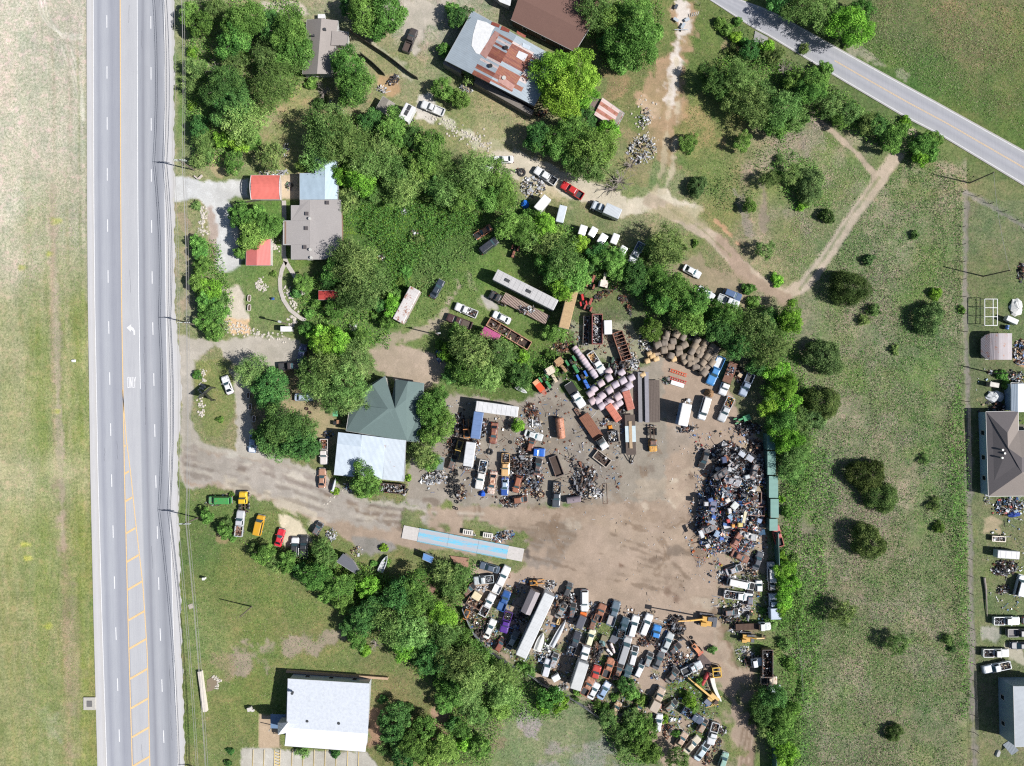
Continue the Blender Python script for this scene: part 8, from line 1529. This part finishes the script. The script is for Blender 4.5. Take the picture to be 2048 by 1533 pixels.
def path(pts, w_, label, rgb=(206,198,190), nm='footpath'):
    mb = MB(); L_ = []; P = [Vector(at(*p_)) for p_ in pts]
    for i, p_ in enumerate(P):
        d_ = (P[min(i + 1, len(P) - 1)] - P[max(i - 1, 0)]).normalized(); n_ = Vector((-d_.y, d_.x)) * w_ / 2; L_.append((p_ + n_, p_ - n_))
    for (a, b), (c, d_) in zip(L_[:-1], L_[1:]): mb.add([(*a, .14), (*b, .14), (*d_, .14), (*c, .14), (*a, -.1), (*b, -.1), (*d_, -.1), (*c, -.1)], [(0, 1, 2, 3), (1, 5, 6, 2), (4, 0, 3, 7)])
    tag(obj(nm, mb, mat('concrete', rgb)), kind='structure')
path([(568,402),(569,440),(568,480),(568,512),(574,528),(588,550),(600,572),(607,590)], 1.0, ''); path([(572,524),(564,540),(560,560),(561,580),(567,600),(580,620),(600,636),(612,642)], .9, '')
tag(obj('white_gazebo_top', MB().box(0, 0, 2.1, 2.5, 1.2, .1).box(-1.1, 0, 1.05, .1, 1.0, 2.1).box(1.1, 0, 1.05, .1, 1.0, 2.1), mat('paint', (255,255,255)), None, (*at(572,658.5,2), 0)), 'bright white rectangular awning beside the entrance bank', 'awning')
for i, (x, y) in enumerate(((499,597),(499,616),(497,791),(501,814),(508,838))):
    o = thing('planter', ['white oval planter at the top edge of the stone patio','white oval planter below the first on the patio','white oval planter by the entrance trees, upper one','white oval planter by the entrance trees, middle one','white oval planter by the entrance trees, in the shade'][i], 'planter', (*at(x, y, .3), 0), R(85)); obj('bowl', MB().loft([rr(-.6,.6,.28,0,.2),rr(-.8,.8,.42,.5,.3),rr(-.68,.68,.3,.5,.22),rr(-.66,.66,.28,.4,.22)]), mat('paint', (240,228,220)), o); obj('soil', MB().loft([rr(-.66,.66,.28,.41,.22),rr(-.3,.3,.1,.5,.08)]), mat('flat', (110,90,78)), o)
o = thing('pergola_frame', 'white open pipe frame with two bays on the right lawn', 'frame', (*at(1982,625,2.3), 0), 0); mb = MB(); fw, fh = 25 / S, 52 / S
for x in (-.5, .16, .5): mb.box(x * fw, 0, 2.3, .12, fh, .12)
for y in (-.5, -.17, .17, .5): mb.box(0, y * fh, 2.31, fw, .12, .12)
obj('top_frame', mb, mat('paint', (248,248,248)), o)
for x in (-.5, .5):
    for y in (-.5, -.17, .17, .5): obj('leg', MB().cyl((0, 0, 0), (0, 0, 2.3), .05, n=6), mat('paint', (248,248,248)), o, (x * fw, y * fh, 0))
o = thing('fallen_trunk', 'long bleached fallen trunk on the right-hand grass', 'log', (*at(1969,1195), 0), 0); obj('trunk', MB().cyl((-.3, 4.8, .3), (.1, 2, .3), .3, .24, 8).cyl((.1, 2, .3), (.5, -4.6, .2), .24, .08, 8), DEADWOOD, o)
for x, y, lb in ((936,1065,'white slotted concrete block above the weighbridge, left one'),(976,1071,'white concrete block above the weighbridge, right one')):
    mb = MB().box(0, 0, .4, 2.4, 1.2, .8)
    for k in range(4): mb.box(-.8 + k * .5, 0, .82, .16, .8, .06, m=1)
    tag(obj('concrete_block', mb, [mat('concrete', (236,230,222)), BLK], None, (*at(x, y, .6), 0), R(-8)), lb, 'block')
o = thing('junction_box', 'grey concrete junction box at the left edge of the highway', 'utility box', (*at(178.5,1408,.3), 0)); obj('slab', MB().box(0, 0, .15, 2.8, 3.0, .3), mat('concrete', (202,198,190)), o); cbox(o, 'grate', mat('flat', (120,118,118)), .1, 0, .36, 1.2, 1.4, .14)
tag(obj('white_bag', MB().loft([rr(-.5,.5,.35,0,.2),rr(-.35,.3,.2,.4,.15)]), mat('cloth', (245,245,245)), None, (*at(146,722,.3), 0)), 'white bag caught in the field left of the highway', 'bag')
tag(obj('manhole', MB().box(0, 0, .06, 1.1, 1.1, .12).cyl((0,0,.12),(0,0,.16),.35), mat('concrete', (196,186,176)), None, (*at(382,1213), 0), R(20)), 'square concrete manhole cover on the highway verge', 'manhole cover')
tag(obj('hydrant_marker', MB().box(0, 0, .5, .5, .5, 1.0).box(0, 0, 1.05, .6, .6, .1), mat('paint', (244,244,240)), None, (*at(410.5,1156), 0)), 'small white marker box on the mown verge', 'marker')
tag(obj('utility_cabinet', MB().box(0, 0, .5, 1.0, .9, 1.0).box(.5, -.6, .3, .6, .5, .6), mat('paint', (226,220,214)), None, (*at(500,1418,.5), 0), R(15)), 'pale utility cabinet on the lawn left of the church hall', 'cabinet')
o = thing('stone_bench', 'pale stone gateposts at the foot of the utility pole by the drive', 'gatepost', (*at(396,354,.4), 0)); obj('slab', MB().bar((-.9,.2,.3),(0,-.5,.3),.3,.6), mat('concrete',(216,204,196)), o); obj('slab', MB().bar((.1,-.5,.3),(1.0,.4,.3),.3,.6), mat('concrete',(216,204,196)), o)
for i, (x, y, a, w_) in enumerate(((1352,14,65,8),(1352,40,-35,9),(1374,40,30,8),(1366,52,60,10),(1362,60,0,22))):
    o = thing('barrier', ['dark board barrier highest on the top track','grey board barrier leaning left on the top track','grey board barrier leaning right on the top track','grey slab barrier lying in the top track','long white bar across the top track'][i], 'barrier', (*at(x, y, .4), 0), R(a)); cbox(o, 'board', mat('paint', (196,204,212) if i else (80,86,96)), 0, 0, .5, w_ / S * 1.2, .7 if i < 4 else .14, .1); cbox(o, 'foot', FRM, 0, 0, .2, .1, .6, .4)
for k in range(4): tag(obj('white_stake', MB().bar((*at(1382+k*4,36-k),.5),(*at(1384+k*4,30-k),.9),.1,.1), mat('paint',(240,240,240))), 'white stake in the row of stakes beside the top track', 'stake', 'white stakes beside the top track')
tag(obj('wire_frame', MB().box(-.5,0,.1,.06,4.9,.06).box(.5,0,.1,.06,4.9,.06).box(0,2.42,.1,1.0,.06,.06).box(0,-2.42,.1,1.0,.06,.06), mat('rusty',(120,84,66)), None, (*at(1210,988), 0), R(2)), 'thin rusty rectangular frame lying on the bare yard', 'frame')
o = thing('patio_set', 'green awning and table at the wall of the green-roofed house', 'patio set', (*at(673,831,1), 0)); cbox(o, 'awning', mat('cloth', (110,190,140)), 0, 1.0, 2.2, 1.2, 2.4, .08); cbox(o, 'table', mat('wood', (200,150,116)), .4, -1.6, .7, .9, .9, .08); obj('leg', MB().cyl((0,0,0),(0,0,2.2),.05,n=6), RIM, o); cbox(o, 'chair', BLK, -.5, -1.9, .45, .7, .9, .9)
for x, y, lb in ((614,818,'small dark fire ring on the dry lawn, upper one'),(620,826,'small dark fire ring on the dry lawn, lower one')):
    tag(obj('fire_ring', MB().loft([rr(-.4,.4,.4,0,.38),rr(-.4,.4,.4,.3,.38),rr(-.3,.3,.3,.3,.28),rr(-.3,.3,.3,.05,.28)]), mat('rusty', (90,70,60)), None, (*at(x, y), 0)), lb, 'fire ring')

q = np.random.default_rng(12)
def litter(P, n, pal, label, seed, s0=.10, s1=.55):
    rd = random.Random(seed); mb = MB(); rg_ = np.random.default_rng(seed); xs = [p[0] for p in P]; ys = [p[1] for p in P]; X = rg_.uniform(min(xs), max(xs), n * 3); Y = rg_.uniform(min(ys), max(ys), n * 3)
    ok = pinpoly(X, Y, P); ix = np.clip(((X + 330) / STEP).astype(int), 0, gw - 1); iy = np.clip(((Y + 260) / STEP).astype(int), 0, gh - 1); ok &= (NB_[iy, ix] + NA[iy, ix] > -.12)
    for x, y in list(zip(X[ok], Y[ok]))[:n]:
        a = at(x, y); s_ = s0 + (s1 - s0) * rd.random() ** 2.2; z = zat(*a) + .08; m = rd.choice(PAL[pal]); Mx = Matrix.Rotation(rd.uniform(0, 6.28), 3, 'Z') @ Matrix.Rotation(rd.gauss(0, .3), 3, 'X')
        if rd.random() < .3: mb.box(a[0], a[1], z, s_ * 4, .07, .06, m=m, M=Mx)
        else: mb.box(a[0], a[1], z + s_ * .15, s_, s_ * .7, s_ * .4, m=m, M=Mx)
    mb, ms = compact(mb); tag(obj('litter', mb, ms), label, 'litter', kind='stuff')
litter([(820,880),(900,800),(1040,810),(1100,770),(1180,800),(1250,850),(1240,980),(1100,1010),(860,1000)], 1100, 'mix', 'small bits of scrap scattered between the central rows', 1)
litter([(930,1150),(1060,1150),(1180,1190),(1340,1240),(1400,1300),(1440,1420),(1400,1520),(1300,1440),(1180,1390),(1040,1330),(940,1250)], 2600, 'mix', 'small bits of scrap scattered among the south rows', 2)
litter([(1130,640),(1260,650),(1280,740),(1230,760),(1120,760),(1080,720)], 700, 'rust', 'rusty bits scattered near the containers', 3)
litter([(1200,900),(1400,860),(1400,1100),(1440,1250),(1200,1180),(1060,1060)], 260, 'white', 'pale crumbs of litter over the open yard', 4, .08, .22)
litter([(1380,870),(1500,850),(1540,1000),(1535,1240),(1440,1240),(1370,1080),(1385,960)], 1500, 'col', 'small bits of scrap round the edge of the great heap', 5)
litter([(1950,740),(2048,700),(2048,1240),(1970,1200),(1980,1000),(1955,820)], 300, 'col', 'odds and ends strewn over the right-hand lots', 6)

for x, y, a, L_, c_, lb in ((1443,948,30,3.9,(86,88,94),'crushed dark car body high on the great heap'),(1466,962,-20,4.0,(196,198,204),'crushed silver car body on the great heap'),(1425,1016,80,3.8,(52,76,122),'crushed blue car body on the left of the great heap'),(1497,1072,-15,4.2,(210,212,214),'crushed white car body low on the great heap'),(1418,1058,20,3.6,(140,142,146),'crushed grey car body at the lower left of the heap'),(1473,1082,60,3.8,(150,90,70),'crushed rust-brown car body at the foot of the heap'),(1508,944,75,3.9,(70,72,78),'crushed black car body at the right of the heap'),(1448,985,-40,3.6,(120,140,160),'crushed pale blue car body in the middle of the heap')):
    x_, y_ = at(x, y, 2.6); o = thing('crushed_car', lb, 'wrecked car', (x_, y_, 2.0), R(a)); o.rotation_euler = (R(8), R(-7), R(a)); h = L_ / 2; q = random.Random(int(x)); jr = lambda r_: [(p_[0] + q.gauss(0, .07), p_[1] + q.gauss(0, .07), p_[2] + q.gauss(0, .05)) for p_ in r_]
    obj('body', MB().loft([jr(rr(-h, h, .78, 0, .3)), jr(rr(-h, h, .86, .4, .3)), jr(rr(-h + .15, h - .2, .72, .62, .3))]), mat('paint', c_, .3), o); obj('roof', MB().loft([jr(rr(-h * .6, h * .3, .66, .6, .2)), jr(rr(-h * .45, h * .1, .54, .86, .2))]), mat('paint', c_, .3), o)
    obj('windshield', quad((h*.32,-.5,.68),(h*.32,.5,.68),(h*.12,.42,.9),(h*.12,-.42,.9)), GL, o)

# axles, engines and more wrecks that can be counted
q = random.Random(21)
def axle():
    mb = MB(); mb.cyl((0, -.8, .35), (0, .8, .35), .07, n=6)
    for s_ in (-1, 1): mb.cyl((0, s_ * .7 - .12, .35), (0, s_ * .7 + .12, .35), .36, n=12)
    return mb.cyl((0, -.12, .35), (0, .12, .35), .2, n=8).box(.7, 0, .35, 1.4, .1, .1)
def engine(): return MB().box(0, 0, .4, .8, .55, .6).box(0, 0, .78, .7, .25, .16).cyl((.42, 0, .4), (.55, 0, .4), .18, n=8).box(-.7, 0, .35, .6, .3, .3)
for cx_, cy_, w_, h_, n, where in ((1043,935,22,18,9,'in the middle of the central rows'),(1168,965,20,26,11,'in the central engine pile'),(1060,965,24,10,6,'above the bottom of the central rows'),(1352,1255,12,16,8,'south of the silver saloon'),(1240,735,14,12,5,'below the ribbed bed'),(1130,1215,16,22,6,'right of the mobile home'),(1195,1305,10,20,5,'beside the white gas tanks'),(965,1262,14,12,5,'in the south-west corner'),(915,870,8,22,5,'left of the box trailers'),(1475,1235,26,10,5,'left of the cab-over truck'),(1355,1335,18,20,6,'in the weedy heap')):
    for k in range(n):
        for nm, fn, m_, cat in (('wheel_axle', axle, mat('rusty', (84,74,70)), 'axle'), ('engine_block', engine, mat('flat', q.choice(((96,98,104),(128,104,86),(60,60,64),(150,152,158)))), 'engine')):
            x, y = at(cx_ + q.gauss(0, w_ * .6), cy_ + q.gauss(0, h_ * .6), .5); o = obj(nm, cached(nm, fn), m_, None, (x, y, zat(x, y) + q.uniform(0, .4))); o.rotation_euler = (q.gauss(0, .15), q.gauss(0, .15), q.uniform(0, 6.28)); tag(o, 'scrapped %s lying %s' % (cat if cat != 'axle' else 'wheel axle', where), cat, 'scrapped %ss %s' % (cat, where))
for a_ in ((1076,934,80,'sedan',(60,64,70),'black gutted car at the right of the central scrap'),(1040,1000,8,'hatch',(150,96,70),'rust-brown car end-on below the rusty orange car'),(905,925,70,'hatch',(96,92,90),'grey car shell left of the short white trailer'),(1122,1222,60,'sedan',(146,150,150),'dull silver car shell right of the mobile home'),(1145,1222,80,'hatch',(88,96,104),'grey-blue car shell left of the small black trailer'),(1186,1246,70,'hatch',(120,84,66),'small brown car shell above the cream car'),(1348,1300,40,'sedan',(60,62,70),'black car shell below the backhoe'),
    (1345,1352,50,'sedan',(120,116,110),'grey-brown car shell in the weedy heap'),(1297,1320,66,'hatch',(150,160,164),'pale grey car between the dull grey car and the hatchback'),(1108,1322,70,'hatch',(180,184,190),'silver car shell below the motorboat'),(1468,1140,20,'sedan',(180,186,194),'crumpled silver car just above the torn-open van'),(1500,1196,84,'hatch',(90,100,120),'dark blue car shell left of the pale blue camper truck'),(1342,1412,40,'hatch',(130,140,130),'green-grey car shell in the south shrubs'),(1405,1452,60,'hatch',(170,150,130),'tan car shell below the dark blue pickup'),
    (1062,890,75,'hatch',(150,90,64),'small rusty car shell above the blue cab'),(938,1180,40,'hatch',(110,90,80),'brown car shell by the trees near the cream camper'),(1000,1290,60,'hatch',(140,70,60),'dark red car shell by the south-west fence'),(1462,1225,5,'hatch',(100,104,110),'grey car shell left of the broken white panels')):
    V(a_[0], a_[1], a_[2], a_[3], a_[4], a_[5], 'wrecked car', rust=.35, open_hood=True, L=4.1 if a_[3] == 'sedan' else 3.6)
